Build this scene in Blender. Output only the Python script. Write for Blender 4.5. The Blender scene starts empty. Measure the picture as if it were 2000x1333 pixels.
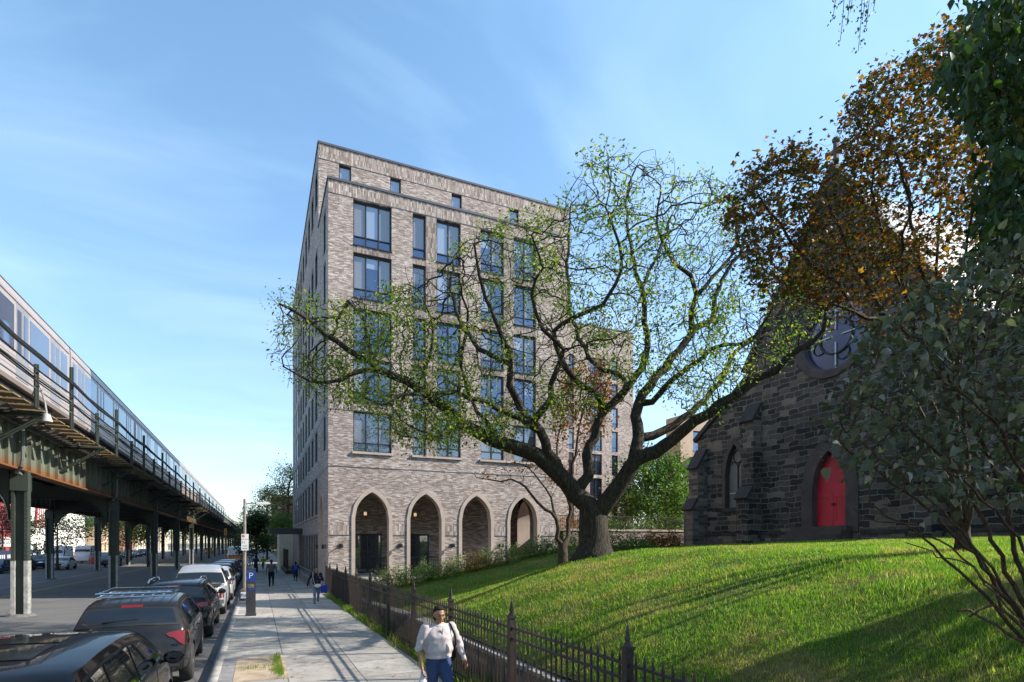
import bpy, bmesh, math, random
import numpy as np
from mathutils import Vector, Matrix, kdtree
R = math.radians
sc = bpy.context.scene
COL = sc.collection
rnd = random.Random(7)
# ---------------------------------------------------------------- camera
EYE = 2.95
TH = R(24.03)
FPX = 1115.0
cam_d = bpy.data.cameras.new("camera"); cam = bpy.data.objects.new("camera", cam_d); COL.objects.link(cam)
cam.location = (0, 0, EYE)
cam.rotation_euler = (R(90), 0, -TH)
cam_d.sensor_fit = 'HORIZONTAL'; cam_d.sensor_width = 36.0
cam_d.lens = 36.0 * FPX / 2000.0
cam_d.shift_x = 0.0; cam_d.shift_y = (1060 - 666.5) / 2000.0
cam_d.clip_start = 0.1; cam_d.clip_end = 5000
sc.camera = cam
# ---------------------------------------------------------------- light
SUN_AZ = R(-20.0)          # direction to the sun, measured from +X towards +Y
SUN_EL = R(34.0)
world = bpy.data.worlds.new("World"); sc.world = world; world.use_nodes = True
wn = world.node_tree; wn.nodes.clear()
sky = wn.nodes.new('ShaderNodeTexSky'); sky.sky_type = 'NISHITA'; sky.sun_disc = False
sky.sun_elevation = SUN_EL
sky.sun_rotation = R(90) - SUN_AZ     # 0 = +Y, clockwise
sky.air_density = 1.0; sky.dust_density = 0.3; sky.ozone_density = 2.2
bg = wn.nodes.new('ShaderNodeBackground'); bg.inputs[1].default_value = 0.14
wo = wn.nodes.new('ShaderNodeOutputWorld')
tc = wn.nodes.new('ShaderNodeTexCoord')
sx = wn.nodes.new('ShaderNodeSeparateXYZ'); wn.links.new(tc.outputs['Generated'], sx.inputs[0])
def wmath(op, a, b=None, c=None):
    n = wn.nodes.new('ShaderNodeMath'); n.operation = op
    for i, q in enumerate((a, b, c)):
        if q is None: continue
        if isinstance(q, (int, float)): n.inputs[i].default_value = q
        else: wn.links.new(q, n.inputs[i])
    return n.outputs[0]
den = wmath('ADD', wmath('MAXIMUM', sx.outputs[2], 0.0), 0.22)
cb = wn.nodes.new('ShaderNodeCombineXYZ')
wn.links.new(wmath('DIVIDE', sx.outputs[0], den), cb.inputs[0])
wn.links.new(wmath('DIVIDE', sx.outputs[1], den), cb.inputs[1])
mp = wn.nodes.new('ShaderNodeMapping'); mp.inputs['Rotation'].default_value = (0, 0, R(35)); mp.inputs['Scale'].default_value = (0.8, 1.4, 1)
wn.links.new(cb.outputs[0], mp.inputs[0])
nz = wn.nodes.new('ShaderNodeTexNoise'); nz.inputs['Scale'].default_value = 1.5; nz.inputs['Detail'].default_value = 5; nz.inputs['Roughness'].default_value = 0.52; nz.inputs['Distortion'].default_value = 0.7
wn.links.new(mp.outputs[0], nz.inputs['Vector'])
cr = wn.nodes.new('ShaderNodeValToRGB'); cr.color_ramp.elements[0].position = 0.42; cr.color_ramp.elements[1].position = 0.85
wn.links.new(nz.outputs[0], cr.inputs[0])
fac = wmath('MULTIPLY', cr.outputs[0], 0.20)
mx = wn.nodes.new('ShaderNodeMix'); mx.data_type = 'RGBA'
wn.links.new(fac, mx.inputs[0]); wn.links.new(sky.outputs[0], mx.inputs[6]); mx.inputs[7].default_value = (6.2, 7.0, 8.2, 1)
ev = wn.nodes.new('ShaderNodeValToRGB'); wn.links.new(sx.outputs[2], ev.inputs[0])
ee = ev.color_ramp.elements
while len(ee) < 4: ee.new(0.5)
for e_, (p_, c_) in zip(ee, ((0.0, (0.72, 0.74, 0.78)), (0.10, (0.88, 0.88, 0.90)), (0.35, (1.08, 1.14, 1.10)), (0.8, (1.12, 1.32, 1.24)))): e_.position = p_; e_.color = (*c_, 1)
ml_ = wn.nodes.new('ShaderNodeMix'); ml_.data_type = 'RGBA'; ml_.blend_type = 'MULTIPLY'; ml_.inputs[0].default_value = 1.0
wn.links.new(mx.outputs[2], ml_.inputs[6]); wn.links.new(ev.outputs[0], ml_.inputs[7])
wn.links.new(ml_.outputs[2], bg.inputs[0]); wn.links.new(bg.outputs[0], wo.inputs[0])
sun_d = bpy.data.lights.new("sun", 'SUN'); sun = bpy.data.objects.new("sun", sun_d); COL.objects.link(sun)
sun_d.energy = 5.0; sun_d.angle = R(0.53); sun_d.color = (1.0, 0.93, 0.82)
sdir = Vector((math.cos(SUN_AZ) * math.cos(SUN_EL), math.sin(SUN_AZ) * math.cos(SUN_EL), math.sin(SUN_EL)))
sun.rotation_euler = (-sdir).to_track_quat('-Z', 'Y').to_euler()
sun.location = (40, -20, 60)
sc.view_settings.view_transform = 'Standard'; sc.view_settings.look = 'None'
sc.view_settings.exposure = 1.0; sc.view_settings.gamma = 1.0
sc.cycles.max_bounces = 6; sc.cycles.transparent_max_bounces = 8
sc.cycles.use_denoising = True
# ---------------------------------------------------------------- helpers
CT, ST = math.cos(TH), math.sin(TH)
def ray(u, v):
    r = (u - 1000) / FPX
    return Vector((ST + r * CT, CT - r * ST, (1060 - v) / FPX))
def at_t(u, v, t): return Vector((0, 0, EYE)) + ray(u, v) * t
def at_X(u, v, X): d = ray(u, v); return Vector((0, 0, EYE)) + d * (X / d.x)
def at_Y(u, v, Y): d = ray(u, v); return Vector((0, 0, EYE)) + d * (Y / d.y)
def gz(Y):                      # the street falls gently away from the viewer
    return 0.45 * (1 - max(min(Y, 60), -30) / 60.0)
def sstep(x): x = max(0.0, min(1.0, x)); return x * x * (3 - 2 * x)
def tag(o, label=None, cat=None, group=None, kind=None):
    if label: o['label'] = label
    if cat: o['category'] = cat
    if group: o['group'] = group
    if kind: o['kind'] = kind
    return o
def empty(name, loc=(0, 0, 0), rz=0.0):
    o = bpy.data.objects.new(name, None); COL.objects.link(o)
    o.location = loc; o.rotation_euler = (0, 0, rz); o.empty_display_size = 0.2
    return o
def thing(name, label, cat, loc=(0, 0, 0), rz=0.0, group=None):
    return tag(empty(name, loc, rz), label, cat, group)
def mesh_np(name, V, F, mats, parent=None, smooth=False, mi=None, sharp=None):
    """V (n,3) array, F (m,k) int array (k=3 or 4) -> object"""
    me = bpy.data.meshes.new(name)
    V = np.asarray(V, dtype=np.float32); F = np.asarray(F, dtype=np.int32)
    m, k = F.shape
    me.vertices.add(len(V)); me.vertices.foreach_set('co', V.ravel())
    me.loops.add(m * k); me.loops.foreach_set('vertex_index', F.ravel())
    me.polygons.add(m); me.polygons.foreach_set('loop_start', np.arange(0, m * k, k, dtype=np.int32))
    me.update(calc_edges=True); me.validate()
    for q in (mats if isinstance(mats, (list, tuple)) else [mats]): me.materials.append(q)
    if mi is not None: me.polygons.foreach_set('material_index', np.asarray(mi, dtype=np.int32))
    if smooth:
        me.polygons.foreach_set('use_smooth', np.ones(m, dtype=bool))
        if sharp: me.set_sharp_from_angle(angle=R(sharp))
    me.update()
    o = bpy.data.objects.new(name, me); COL.objects.link(o)
    if parent: o.parent = parent
    return o
class MB:
    """collects shapes for ONE mesh object"""
    def __init__(s): s.V = []; s.F = []; s.M = []; s.mi = 0
    def add(s, V, F):
        b = len(s.V); s.V.extend([tuple(v) for v in V])
        for f in F: s.F.append(tuple(i + b for i in f)); s.M.append(s.mi)
        return s
    def box(s, x0, x1, y0, y1, z0, z1):
        V = [(x, y, z) for z in (z0, z1) for y in (y0, y1) for x in (x0, x1)]
        return s.add(V, [(0, 2, 3, 1), (4, 5, 7, 6), (0, 1, 5, 4), (2, 6, 7, 3), (0, 4, 6, 2), (1, 3, 7, 5)])
    def obox(s, c, ax, ay, az):
        c = Vector(c); ax = Vector(ax); ay = Vector(ay); az = Vector(az)
        V = [c + ax * i + ay * j + az * k for k in (-1, 1) for j in (-1, 1) for i in (-1, 1)]
        return s.add(V, [(0, 2, 3, 1), (4, 5, 7, 6), (0, 1, 5, 4), (2, 6, 7, 3), (0, 4, 6, 2), (1, 3, 7, 5)])
    def bar(s, p0, p1, w, h=None, up=(0, 0, 1)):
        p0 = Vector(p0); p1 = Vector(p1); d = p1 - p0; L = d.length; d.normalize(); h = h or w
        a = d.cross(Vector(up))
        if a.length < 1e-4: a = d.cross(Vector((1, 0, 0)))
        a.normalize(); b = a.cross(d).normalized()
        return s.obox((p0 + p1) / 2, d * L / 2, a * w / 2, b * h / 2)
    def quad(s, a, b, c, d): return s.add([a, b, c, d], [(0, 1, 2, 3)])
    def prism(s, poly, axis, a, b):
        """poly: 2D points; axis 'x','y','z' = extrusion axis"""
        def P(p, t):
            return {'x': (t, p[0], p[1]), 'y': (p[0], t, p[1]), 'z': (p[0], p[1], t)}[axis]
        n = len(poly); V = [P(p, a) for p in poly] + [P(p, b) for p in poly]
        F = [tuple(range(n))[::-1], tuple(range(n, 2 * n))] + [(i, (i + 1) % n, n + (i + 1) % n, n + i) for i in range(n)]
        return s.add(V, F)
    def tube(s, pts, rad, n=8, cap=True):
        pts = [Vector(p) for p in pts]
        if not isinstance(rad, (list, tuple)): rad = [rad] * len(pts)
        V = []; prev = None
        for i, p in enumerate(pts):
            d = (pts[min(i + 1, len(pts) - 1)] - pts[max(i - 1, 0)]).normalized()
            if prev is None:
                a = d.cross(Vector((0, 0, 1)))
                if a.length < 0.05: a = d.cross(Vector((1, 0, 0)))
            else: a = prev - d * prev.dot(d)
            a.normalize(); prev = a; b = d.cross(a)
            for k in range(n):
                th = 2 * math.pi * k / n
                V.append(p + (a * math.cos(th) + b * math.sin(th)) * rad[i])
        F = []
        for i in range(len(pts) - 1):
            for k in range(n):
                F.append((i * n + k, i * n + (k + 1) % n, (i + 1) * n + (k + 1) % n, (i + 1) * n + k))
        if cap: F.append(tuple(range(n))[::-1]); F.append(tuple(range((len(pts) - 1) * n, len(pts) * n)))
        return s.add(V, F)
    def lathe(s, prof, n=16, c=(0, 0, 0), axis='z', sx=1, sy=1):
        V = []
        for r, z in prof:
            for k in range(n):
                th = 2 * math.pi * k / n; x = r * math.cos(th) * sx; y = r * math.sin(th) * sy
                p = {'z': (x, y, z), 'x': (z, x, y), 'y': (x, z, y)}[axis]
                V.append((p[0] + c[0], p[1] + c[1], p[2] + c[2]))
        F = [(i * n + k, i * n + (k + 1) % n, (i + 1) * n + (k + 1) % n, (i + 1) * n + k) for i in range(len(prof) - 1) for k in range(n)]
        F.append(tuple(range(n))[::-1]); F.append(tuple(range((len(prof) - 1) * n, len(prof) * n)))
        return s.add(V, F)
    def ball(s, c, rx, ry=None, rz=None, n=12, m=8):
        ry = ry or rx; rz = rz or rx
        V = []
        for i in range(m + 1):
            ph = math.pi * i / m - math.pi / 2
            cphi = max(math.cos(ph), 0.02)
            for k in range(n):
                th = 2 * math.pi * k / n
                V.append((c[0] + rx * cphi * math.cos(th), c[1] + ry * cphi * math.sin(th), c[2] + rz * math.sin(ph)))
        F = [(i * n + k, i * n + (k + 1) % n, (i + 1) * n + (k + 1) % n, (i + 1) * n + k) for i in range(m) for k in range(n)]
        F.append(tuple(range(n))[::-1]); F.append(tuple(range(m * n, m * n + n)))
        return s.add(V, F)
    def build(s, name, mats, parent=None, smooth=False, sharp=40, loc=None):
        me = bpy.data.meshes.new(name); me.from_pydata(s.V, [], s.F)
        ml = mats if isinstance(mats, (list, tuple)) else [mats]
        for q in ml: me.materials.append(q)
        if len(ml) > 1: me.polygons.foreach_set('material_index', s.M)
        if smooth:
            me.polygons.foreach_set('use_smooth', [True] * len(s.F)); me.set_sharp_from_angle(angle=R(sharp))
        me.update()
        o = bpy.data.objects.new(name, me); COL.objects.link(o)
        if loc is not None: o.location = loc
        if parent: o.parent = parent
        return o
def copy_tree(o, parent=None):
    c = o.copy(); COL.objects.link(c)
    if parent: c.parent = parent
    for ch in o.children: copy_tree(ch, c)
    return c
def evaluated(o, name=None):
    """apply an object's modifiers"""
    dg = bpy.context.evaluated_depsgraph_get()
    me = bpy.data.meshes.new_from_object(o.evaluated_get(dg))
    o.modifiers.clear(); old = o.data; o.data = me; me.name = name or old.name
    return o
def text_mesh(name, body, size, mat, parent=None, loc=(0, 0, 0), rot=(R(90), 0, 0), ext=0.004, align='CENTER'):
    cu = bpy.data.curves.new(name, 'FONT'); cu.body = body; cu.size = size; cu.extrude = ext
    cu.align_x = align; cu.align_y = 'CENTER'
    o = bpy.data.objects.new(name, cu); COL.objects.link(o)
    dg = bpy.context.evaluated_depsgraph_get()
    me = bpy.data.meshes.new_from_object(o.evaluated_get(dg)); me.materials.clear(); me.materials.append(mat)
    bpy.data.objects.remove(o)
    o = bpy.data.objects.new(name, me); COL.objects.link(o)
    o.location = loc; o.rotation_euler = rot
    if parent: o.parent = parent
    return o
# ---------------------------------------------------------------- materials
def newmat(name):
    m = bpy.data.materials.new(name); m.use_nodes = True
    nt = m.node_tree; b = nt.nodes['Principled BSDF']
    return m, nt, b
def setin(b, **k):
    for n, v in k.items():
        n = {'rough': 'Roughness', 'metal': 'Metallic', 'ior': 'IOR', 'coat': 'Coat Weight', 'coatr': 'Coat Roughness', 'spec': 'Specular IOR Level', 'em': 'Emission Strength', 'trans': 'Transmission Weight', 'alpha': 'Alpha'}.get(n, n)
        b.inputs[n].default_value = v
def rgb(c): return (c[0], c[1], c[2], 1.0)
def node_math(nt, op, a, b=None):
    n = nt.nodes.new('ShaderNodeMath'); n.operation = op
    for i, q in enumerate((a, b)):
        if q is None: continue
        if isinstance(q, (int, float)): n.inputs[i].default_value = q
        else: nt.links.new(q, n.inputs[i])
    return n.outputs[0]
def ramp(nt, fac, stops):
    n = nt.nodes.new('ShaderNodeValToRGB'); e = n.color_ramp.elements
    while len(e) < len(stops): e.new(0.5)
    for i, (p, c) in enumerate(stops): e[i].position = p; e[i].color = rgb(c)
    nt.links.new(fac, n.inputs[0]); return n.outputs[0]
def noise(nt, vec, scale, detail=4, rough=0.55, dist=0.0):
    n = nt.nodes.new('ShaderNodeTexNoise'); n.inputs['Scale'].default_value = scale; n.inputs['Detail'].default_value = detail
    n.inputs['Roughness'].default_value = rough; n.inputs['Distortion'].default_value = dist
    if vec is not None: nt.links.new(vec, n.inputs['Vector'])
    return n.outputs[0]
def mixc(nt, f, a, b, mode='MIX'):
    n = nt.nodes.new('ShaderNodeMix'); n.data_type = 'RGBA'; n.blend_type = mode
    for i, q in ((0, f), (6, a), (7, b)):
        if isinstance(q, (int, float)): n.inputs[i].default_value = q
        elif isinstance(q, tuple): n.inputs[i].default_value = rgb(q)
        else: nt.links.new(q, n.inputs[i])
    return n.outputs[2]
def bump(nt, b, h, strength=0.4, dist=0.02):
    n = nt.nodes.new('ShaderNodeBump'); n.inputs['Strength'].default_value = strength; n.inputs['Distance'].default_value = dist
    nt.links.new(h, n.inputs['Height']); nt.links.new(n.outputs[0], b.inputs['Normal'])
def position(nt):
    return nt.nodes.new('ShaderNodeNewGeometry').outputs['Position']
def objcoord(nt):
    return nt.nodes.new('ShaderNodeTexCoord').outputs['Object']
def island(nt):
    return nt.nodes.new('ShaderNodeNewGeometry').outputs['Random Per Island']
def pbr(name, col, rough=0.6, metal=0.0, var=0.25, scale=3.0, bmp=0.0, bscale=30.0, col2=None, **k):
    m, nt, b = newmat(name)
    setin(b, rough=rough, metal=metal, **k)
    if var > 0 or col2:
        v = objcoord(nt)
        f = noise(nt, v, scale, 5, 0.6)
        c2 = col2 or tuple(x * (1 + var) for x in col); c1 = col if col2 else tuple(x * (1 - var) for x in col)
        nt.links.new(ramp(nt, f, [(0.32, c1), (0.68, c2)]), b.inputs['Base Color'])
        if bmp: bump(nt, b, noise(nt, v, bscale, 4), bmp, 0.01)
    else: b.inputs['Base Color'].default_value = rgb(col)
    return m
def wallvec(nt, soldier=False):
    g = nt.nodes.new('ShaderNodeNewGeometry')
    s = nt.nodes.new('ShaderNodeSeparateXYZ'); nt.links.new(g.outputs['Position'], s.inputs[0])
    n = nt.nodes.new('ShaderNodeSeparateXYZ'); nt.links.new(g.outputs['True Normal'], n.inputs[0])
    ax = node_math(nt, 'GREATER_THAN', node_math(nt, 'ABSOLUTE', n.outputs[0]), 0.5)
    mu = nt.nodes.new('ShaderNodeMix'); mu.data_type = 'FLOAT'
    nt.links.new(ax, mu.inputs[0]); nt.links.new(s.outputs[0], mu.inputs[2]); nt.links.new(s.outputs[1], mu.inputs[3])
    c = nt.nodes.new('ShaderNodeCombineXYZ')
    if soldier: nt.links.new(s.outputs[2], c.inputs[0]); nt.links.new(mu.outputs[0], c.inputs[1])
    else: nt.links.new(mu.outputs[0], c.inputs[0]); nt.links.new(s.outputs[2], c.inputs[1])
    return c.outputs[0], g.outputs['Position']
def brickmat(name, stops, mortar, bw, bh, ms=0.008, soldier=False, rough=0.85, bmp=0.5, stain=0.25, distort=0.0, offset=0.5, squash=1.0, sqf=2):
    m, nt, b = newmat(name); setin(b, rough=rough)
    vec, pos = wallvec(nt, soldier)
    if distort:
        nv = nt.nodes.new('ShaderNodeTexNoise'); nv.inputs['Scale'].default_value = 1.6; nt.links.new(pos, nv.inputs['Vector'])
        sub = nt.nodes.new('ShaderNodeVectorMath'); sub.operation = 'SUBTRACT'; nt.links.new(nv.outputs[1], sub.inputs[0]); sub.inputs[1].default_value = (.5, .5, .5)
        ml = nt.nodes.new('ShaderNodeVectorMath'); ml.operation = 'SCALE'; nt.links.new(sub.outputs[0], ml.inputs[0]); ml.inputs['Scale'].default_value = distort
        ad = nt.nodes.new('ShaderNodeVectorMath'); ad.operation = 'ADD'; nt.links.new(vec, ad.inputs[0]); nt.links.new(ml.outputs[0], ad.inputs[1]); vec = ad.outputs[0]
    t = nt.nodes.new('ShaderNodeTexBrick'); nt.links.new(vec, t.inputs['Vector'])
    t.inputs['Color1'].default_value = (0, 0, 0, 1); t.inputs['Color2'].default_value = (1, 1, 1, 1); t.inputs['Mortar'].default_value = (0.5, 0.5, 0.5, 1)
    t.inputs['Scale'].default_value = 1.0; t.inputs['Mortar Size'].default_value = ms; t.inputs['Mortar Smooth'].default_value = 0.1
    t.inputs['Bias'].default_value = 0.0; t.inputs['Brick Width'].default_value = bw; t.inputs['Row Height'].default_value = bh
    t.offset = offset; t.squash = squash; t.squash_frequency = sqf
    c = ramp(nt, t.outputs[0], stops)
    c = mixc(nt, t.outputs[1], c, mortar)
    if stain:
        f = noise(nt, pos, 0.45, 5, 0.6)
        c = mixc(nt, 1.0, c, ramp(nt, f, [(0.3, (1 - stain,) * 3), (0.7, (1 + stain * .4,) * 3)]), 'MULTIPLY')
        f2 = noise(nt, pos, 9.0, 4, 0.6)
        c = mixc(nt, 1.0, c, ramp(nt, f2, [(0.3, (0.8,) * 3), (0.7, (1.15,) * 3)]), 'MULTIPLY')
    nt.links.new(c, b.inputs['Base Color'])
    h = node_math(nt, 'ADD', node_math(nt, 'MULTIPLY', t.outputs[1], -1.0), node_math(nt, 'MULTIPLY', noise(nt, pos, 22, 4), 0.6))
    bump(nt, b, h, bmp, 0.02)
    return m
def leafmat(name, stops, trans=0.35, rough=0.5, tcol=None):
    m, nt, b = newmat(name); setin(b, rough=rough, spec=0.35)
    c = ramp(nt, island(nt), stops)
    nt.links.new(c, b.inputs['Base Color'])
    tr = nt.nodes.new('ShaderNodeBsdfTranslucent')
    tcx = mixc(nt, 1.0, c, tcol or (1.5, 1.9, 0.7), 'MULTIPLY'); nt.links.new(tcx, tr.inputs[0])
    ms = nt.nodes.new('ShaderNodeMixShader'); ms.inputs[0].default_value = trans
    nt.links.new(b.outputs[0], ms.inputs[1]); nt.links.new(tr.outputs[0], ms.inputs[2])
    nt.links.new(ms.outputs[0], nt.nodes['Material Output'].inputs[0])
    return m
def glassmat(name, col=(0.02, 0.025, 0.03), refl=0.25, rough=0.02, tint=(0.9, 0.95, 1.0)):
    """coated window glass: dark room behind plus a mirror coat"""
    m, nt, b = newmat(name); setin(b, rough=0.3, spec=0.5)
    b.inputs['Base Color'].default_value = rgb(col)
    g = nt.nodes.new('ShaderNodeBsdfGlossy'); g.inputs['Roughness'].default_value = rough; g.inputs[0].default_value = rgb(tint)
    lw = nt.nodes.new('ShaderNodeFresnel'); lw.inputs[0].default_value = 1.5
    f = node_math(nt, 'ADD', lw.outputs[0], refl)
    ms = nt.nodes.new('ShaderNodeMixShader'); nt.links.new(f, ms.inputs[0])
    nt.links.new(b.outputs[0], ms.inputs[1]); nt.links.new(g.outputs[0], ms.inputs[2])
    nt.links.new(ms.outputs[0], nt.nodes['Material Output'].inputs[0])
    return m
def barkmat(name, c1, c2, scale=6.0):
    m, nt, b = newmat(name); setin(b, rough=0.9, spec=0.2)
    v = objcoord(nt)
    mpn = nt.nodes.new('ShaderNodeMapping'); mpn.inputs['Scale'].default_value = (3.0, 3.0, 0.7); nt.links.new(v, mpn.inputs[0])
    f = noise(nt, mpn.outputs[0], scale, 6, 0.65, 0.4)
    nt.links.new(ramp(nt, f, [(0.35, c1), (0.7, c2)]), b.inputs['Base Color'])
    bump(nt, b, f, 0.9, 0.05)
    return m
# ================================================================ setting
M = {}
def soil_asphalt():
    m, nt, b = newmat('asphalt'); setin(b, rough=0.85)
    p = position(nt)
    f1 = noise(nt, p, 0.35, 6, 0.65); f2 = noise(nt, p, 40, 3, 0.6)
    c = ramp(nt, f1, [(0.3, (0.085, 0.083, 0.082)), (0.7, (0.135, 0.13, 0.126))])
    c = mixc(nt, 1.0, c, ramp(nt, f2, [(0.3, (.75, .75, .75)), (0.7, (1.25, 1.25, 1.25))]), 'MULTIPLY')
    vo = nt.nodes.new('ShaderNodeTexVoronoi'); vo.feature = 'DISTANCE_TO_EDGE'; vo.inputs['Scale'].default_value = 0.28; nt.links.new(p, vo.inputs['Vector'])
    cr_ = ramp(nt, vo.outputs[0], [(0.0, (.45, .45, .45)), (0.012, (1, 1, 1))])
    c = mixc(nt, 0.8, c, cr_, 'MULTIPLY')
    nt.links.new(c, b.inputs['Base Color']); bump(nt, b, f2, 0.5, 0.01)
    return m
M['asphalt'] = soil_asphalt()
def concrete_slabs():
    m, nt, b = newmat('sidewalk_concrete'); setin(b, rough=0.85)
    p = position(nt)
    mpn = nt.nodes.new('ShaderNodeMapping'); mpn.inputs['Location'].default_value = (-0.53, -0.35, 0); nt.links.new(p, mpn.inputs[0])
    t = nt.nodes.new('ShaderNodeTexBrick'); nt.links.new(mpn.outputs[0], t.inputs['Vector']); t.offset = 0.0; t.squash = 1.0
    t.inputs['Color1'].default_value = (.0, .0, .0, 1); t.inputs['Color2'].default_value = (1, 1, 1, 1); t.inputs['Scale'].default_value = 1
    t.inputs['Mortar Size'].default_value = 0.012; t.inputs['Mortar Smooth'].default_value = 0.2; t.inputs['Brick Width'].default_value = 1.33; t.inputs['Row Height'].default_value = 1.55
    c = ramp(nt, t.outputs[0], [(0, (0.29, 0.268, 0.242)), (0.5, (0.355, 0.328, 0.297)), (1, (0.42, 0.388, 0.352))])
    f1 = noise(nt, p, 0.9, 6, 0.65); c = mixc(nt, 1.0, c, ramp(nt, f1, [(0.3, (.70, .69, .68)), (0.7, (1.1, 1.1, 1.1))]), 'MULTIPLY')
    f3 = noise(nt, p, 5.0, 6, 0.7); c = mixc(nt, 1.0, c, ramp(nt, f3, [(0.36, (.72, .71, .70)), (0.5, (1, 1, 1))]), 'MULTIPLY')
    f2 = noise(nt, p, 60, 3, 0.6); c = mixc(nt, 1.0, c, ramp(nt, f2, [(0.3, (.85, .85, .85)), (0.7, (1.1, 1.1, 1.1))]), 'MULTIPLY')
    vo = nt.nodes.new('ShaderNodeTexVoronoi'); vo.inputs['Scale'].default_value = 2.3; nt.links.new(p, vo.inputs['Vector'])
    c = mixc(nt, 0.8, c, ramp(nt, vo.outputs[0], [(0.045, (.35, .34, .33)), (0.06, (1, 1, 1))]), 'MULTIPLY')   # gum spots
    c = mixc(nt, t.outputs[1], c, (0.09, 0.08, 0.07))
    nt.links.new(c, b.inputs['Base Color']); bump(nt, b, node_math(nt, 'SUBTRACT', f2, node_math(nt, 'MULTIPLY', t.outputs[1], 3.0)), 0.35, 0.01)
    return m
M['slab'] = concrete_slabs()
M['kerb'] = pbr('kerb_stone', (0.27, 0.25, 0.23), 0.85, var=0.3, scale=3, bmp=0.3)
M['soil'] = pbr('soil', (0.22, 0.155, 0.10), 0.95, var=0.4, scale=2.5, bmp=0.6, bscale=18, col2=(0.42, 0.33, 0.24))
M['earth'] = pbr('earth', (0.10, 0.09, 0.06), 0.95, var=0.3, scale=0.2)
M['paint_w'] = pbr('worn_white_paint', (0.30, 0.30, 0.29), 0.8, var=0.4, scale=4)
M['paint_y'] = pbr('worn_yellow_paint', (0.40, 0.28, 0.06), 0.8, var=0.4, scale=4)
def strip(name, x0, x1, Ys, zoff, mat, kind='structure', nx=1):
    V = []; F = []
    xs = [x0 + (x1 - x0) * i / nx for i in range(nx + 1)]
    for Y in Ys:
        for x in xs: V.append((x, Y, gz(Y) + zoff))
    k = nx + 1
    for i in range(len(Ys) - 1):
        for j in range(nx): F.append((i * k + j, i * k + j + 1, (i + 1) * k + j + 1, (i + 1) * k + j))
    o = mesh_np(name, V, F, mat)
    if kind: o['kind'] = kind
    return o
YS = [-30, -20, -10, 0, 10, 20, 30, 40, 50, 60, 120, 200, 420]
g = MB(); g.quad((-1500, -300, -0.6), (1500, -300, -0.6), (1500, 2500, -0.6), (-1500, 2500, -0.6))
tag(g.build('ground', M['earth']), kind='structure')
strip('road', -25.2, -0.84, YS, -0.15, M['asphalt'])
strip('sidewalk', -0.68, 3.52, YS, 0.0, M['slab'])
strip('far_sidewalk', -33.0, -25.2, YS, 0.0, M['slab'])
def kerb(name, x0, x1):
    V = []; F = []
    for Y in YS:
        z = gz(Y)
        V += [(x0, Y, z - 0.3), (x0, Y, z + 0.004), (x1, Y, z + 0.004), (x1, Y, z - 0.3)]
    for i in range(len(YS) - 1):
        for j in range(4): F.append((i * 4 + j, i * 4 + (j + 1) % 4, i * 4 + 4 + (j + 1) % 4, i * 4 + 4 + j))
    tag(mesh_np(name, V, F, M['kerb']), kind='structure')
kerb('kerb', -0.86, -0.678); kerb('far_kerb', -25.21, -25.03)
for nm, x, w, y0, y1, mt in (('lane_line', -15.3, 0.12, -20, 300, 'paint_w'), ('centre_line', -12.35, 0.11, -20, 300, 'paint_y'), ('centre_line', -12.65, 0.11, -20, 300, 'paint_y'), ('parking_line', -3.35, 0.1, -20, 300, 'paint_w')):
    strip(nm, x - w / 2, x + w / 2, [y0, 0, 30, 60, y1], -0.146, M[mt])
# tree pits in the pavement
for x0, x1, y0, y1 in ((-0.42, 0.55, 11.7, 14.25), (-0.5, 0.55, 38.8, 40.3), (-0.5, 0.55, 43.2, 44.4), (-0.5, 0.55, 47.5, 48.6), (-0.5, 0.6, 62, 64)):
    strip('tree_pit_soil', x0, x1, [y0, y1], 0.006, M['soil'])
# paver strip between kerb and near pit
strip('paver_strip', -0.676, -0.43, [11.7, 14.25], 0.005, pbr('grey_pavers', (0.2, 0.19, 0.19), 0.8, scale=5))
# ---------------------------------------------------------------- lawn hill
def np_s(x): x = np.clip(x, 0, 1); return x * x * (3 - 2 * x)
def np_gz(Y): return 0.45 * (1 - np.clip(Y, -30, 60) / 60.0)
def cop_z(Y): return np_gz(Y) + 0.58 - 0.33 * np_s((np.asarray(Y, float) - 13) / 15)
def lawn_z(X, Y):
    X = np.asarray(X, float); Y = np.asarray(Y, float)
    b = cop_z(Y) - 0.05
    A = 1 - (1 - np.clip((X - 3.8) / 7.5, 0, 1)) ** 2
    near = b + (2.83 - b) * A + 0.25 * np_s((X - 10) / 13)
    far = np.minimum(0.2 + 0.19 * np.maximum(X - 4.6, 0), 2.7)
    w = np_s((Y - 10) / 15)
    bumps = 0.035 * np.sin(X * 1.3 + 0.7 * Y) * np.sin(Y * 1.1 - 0.4 * X) + 0.02 * np.sin(2.9 * X + 1.7) * np.sin(2.3 * Y)
    mound = 0.20 * np.exp(-((X - 9.2) ** 2 + (Y - 14.6) ** 2) / 5.0)
    return near * (1 - w) + far * w + bumps + mound
def lawnmat():
    m, nt, b = newmat('lawn_turf'); setin(b, rough=0.95, spec=0.1)
    p = position(nt)
    f = noise(nt, p, 0.55, 6, 0.65); f2 = noise(nt, p, 9, 5, 0.7)
    c = ramp(nt, f, [(0.32, (0.16, 0.115, 0.06)), (0.47, (0.10, 0.10, 0.03)), (0.62, (0.05, 0.085, 0.016))])
    c = mixc(nt, 1.0, c, ramp(nt, f2, [(0.3, (.55, .55, .55)), (0.7, (1.3, 1.3, 1.2))]), 'MULTIPLY')
    nt.links.new(c, b.inputs['Base Color']); bump(nt, b, f2, 0.8, 0.05)
    return m
M['lawn'] = lawnmat()
xs = np.concatenate([np.arange(4.02, 12, 0.3), np.arange(12, 30, 0.6), np.arange(30, 91, 6)])
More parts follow.
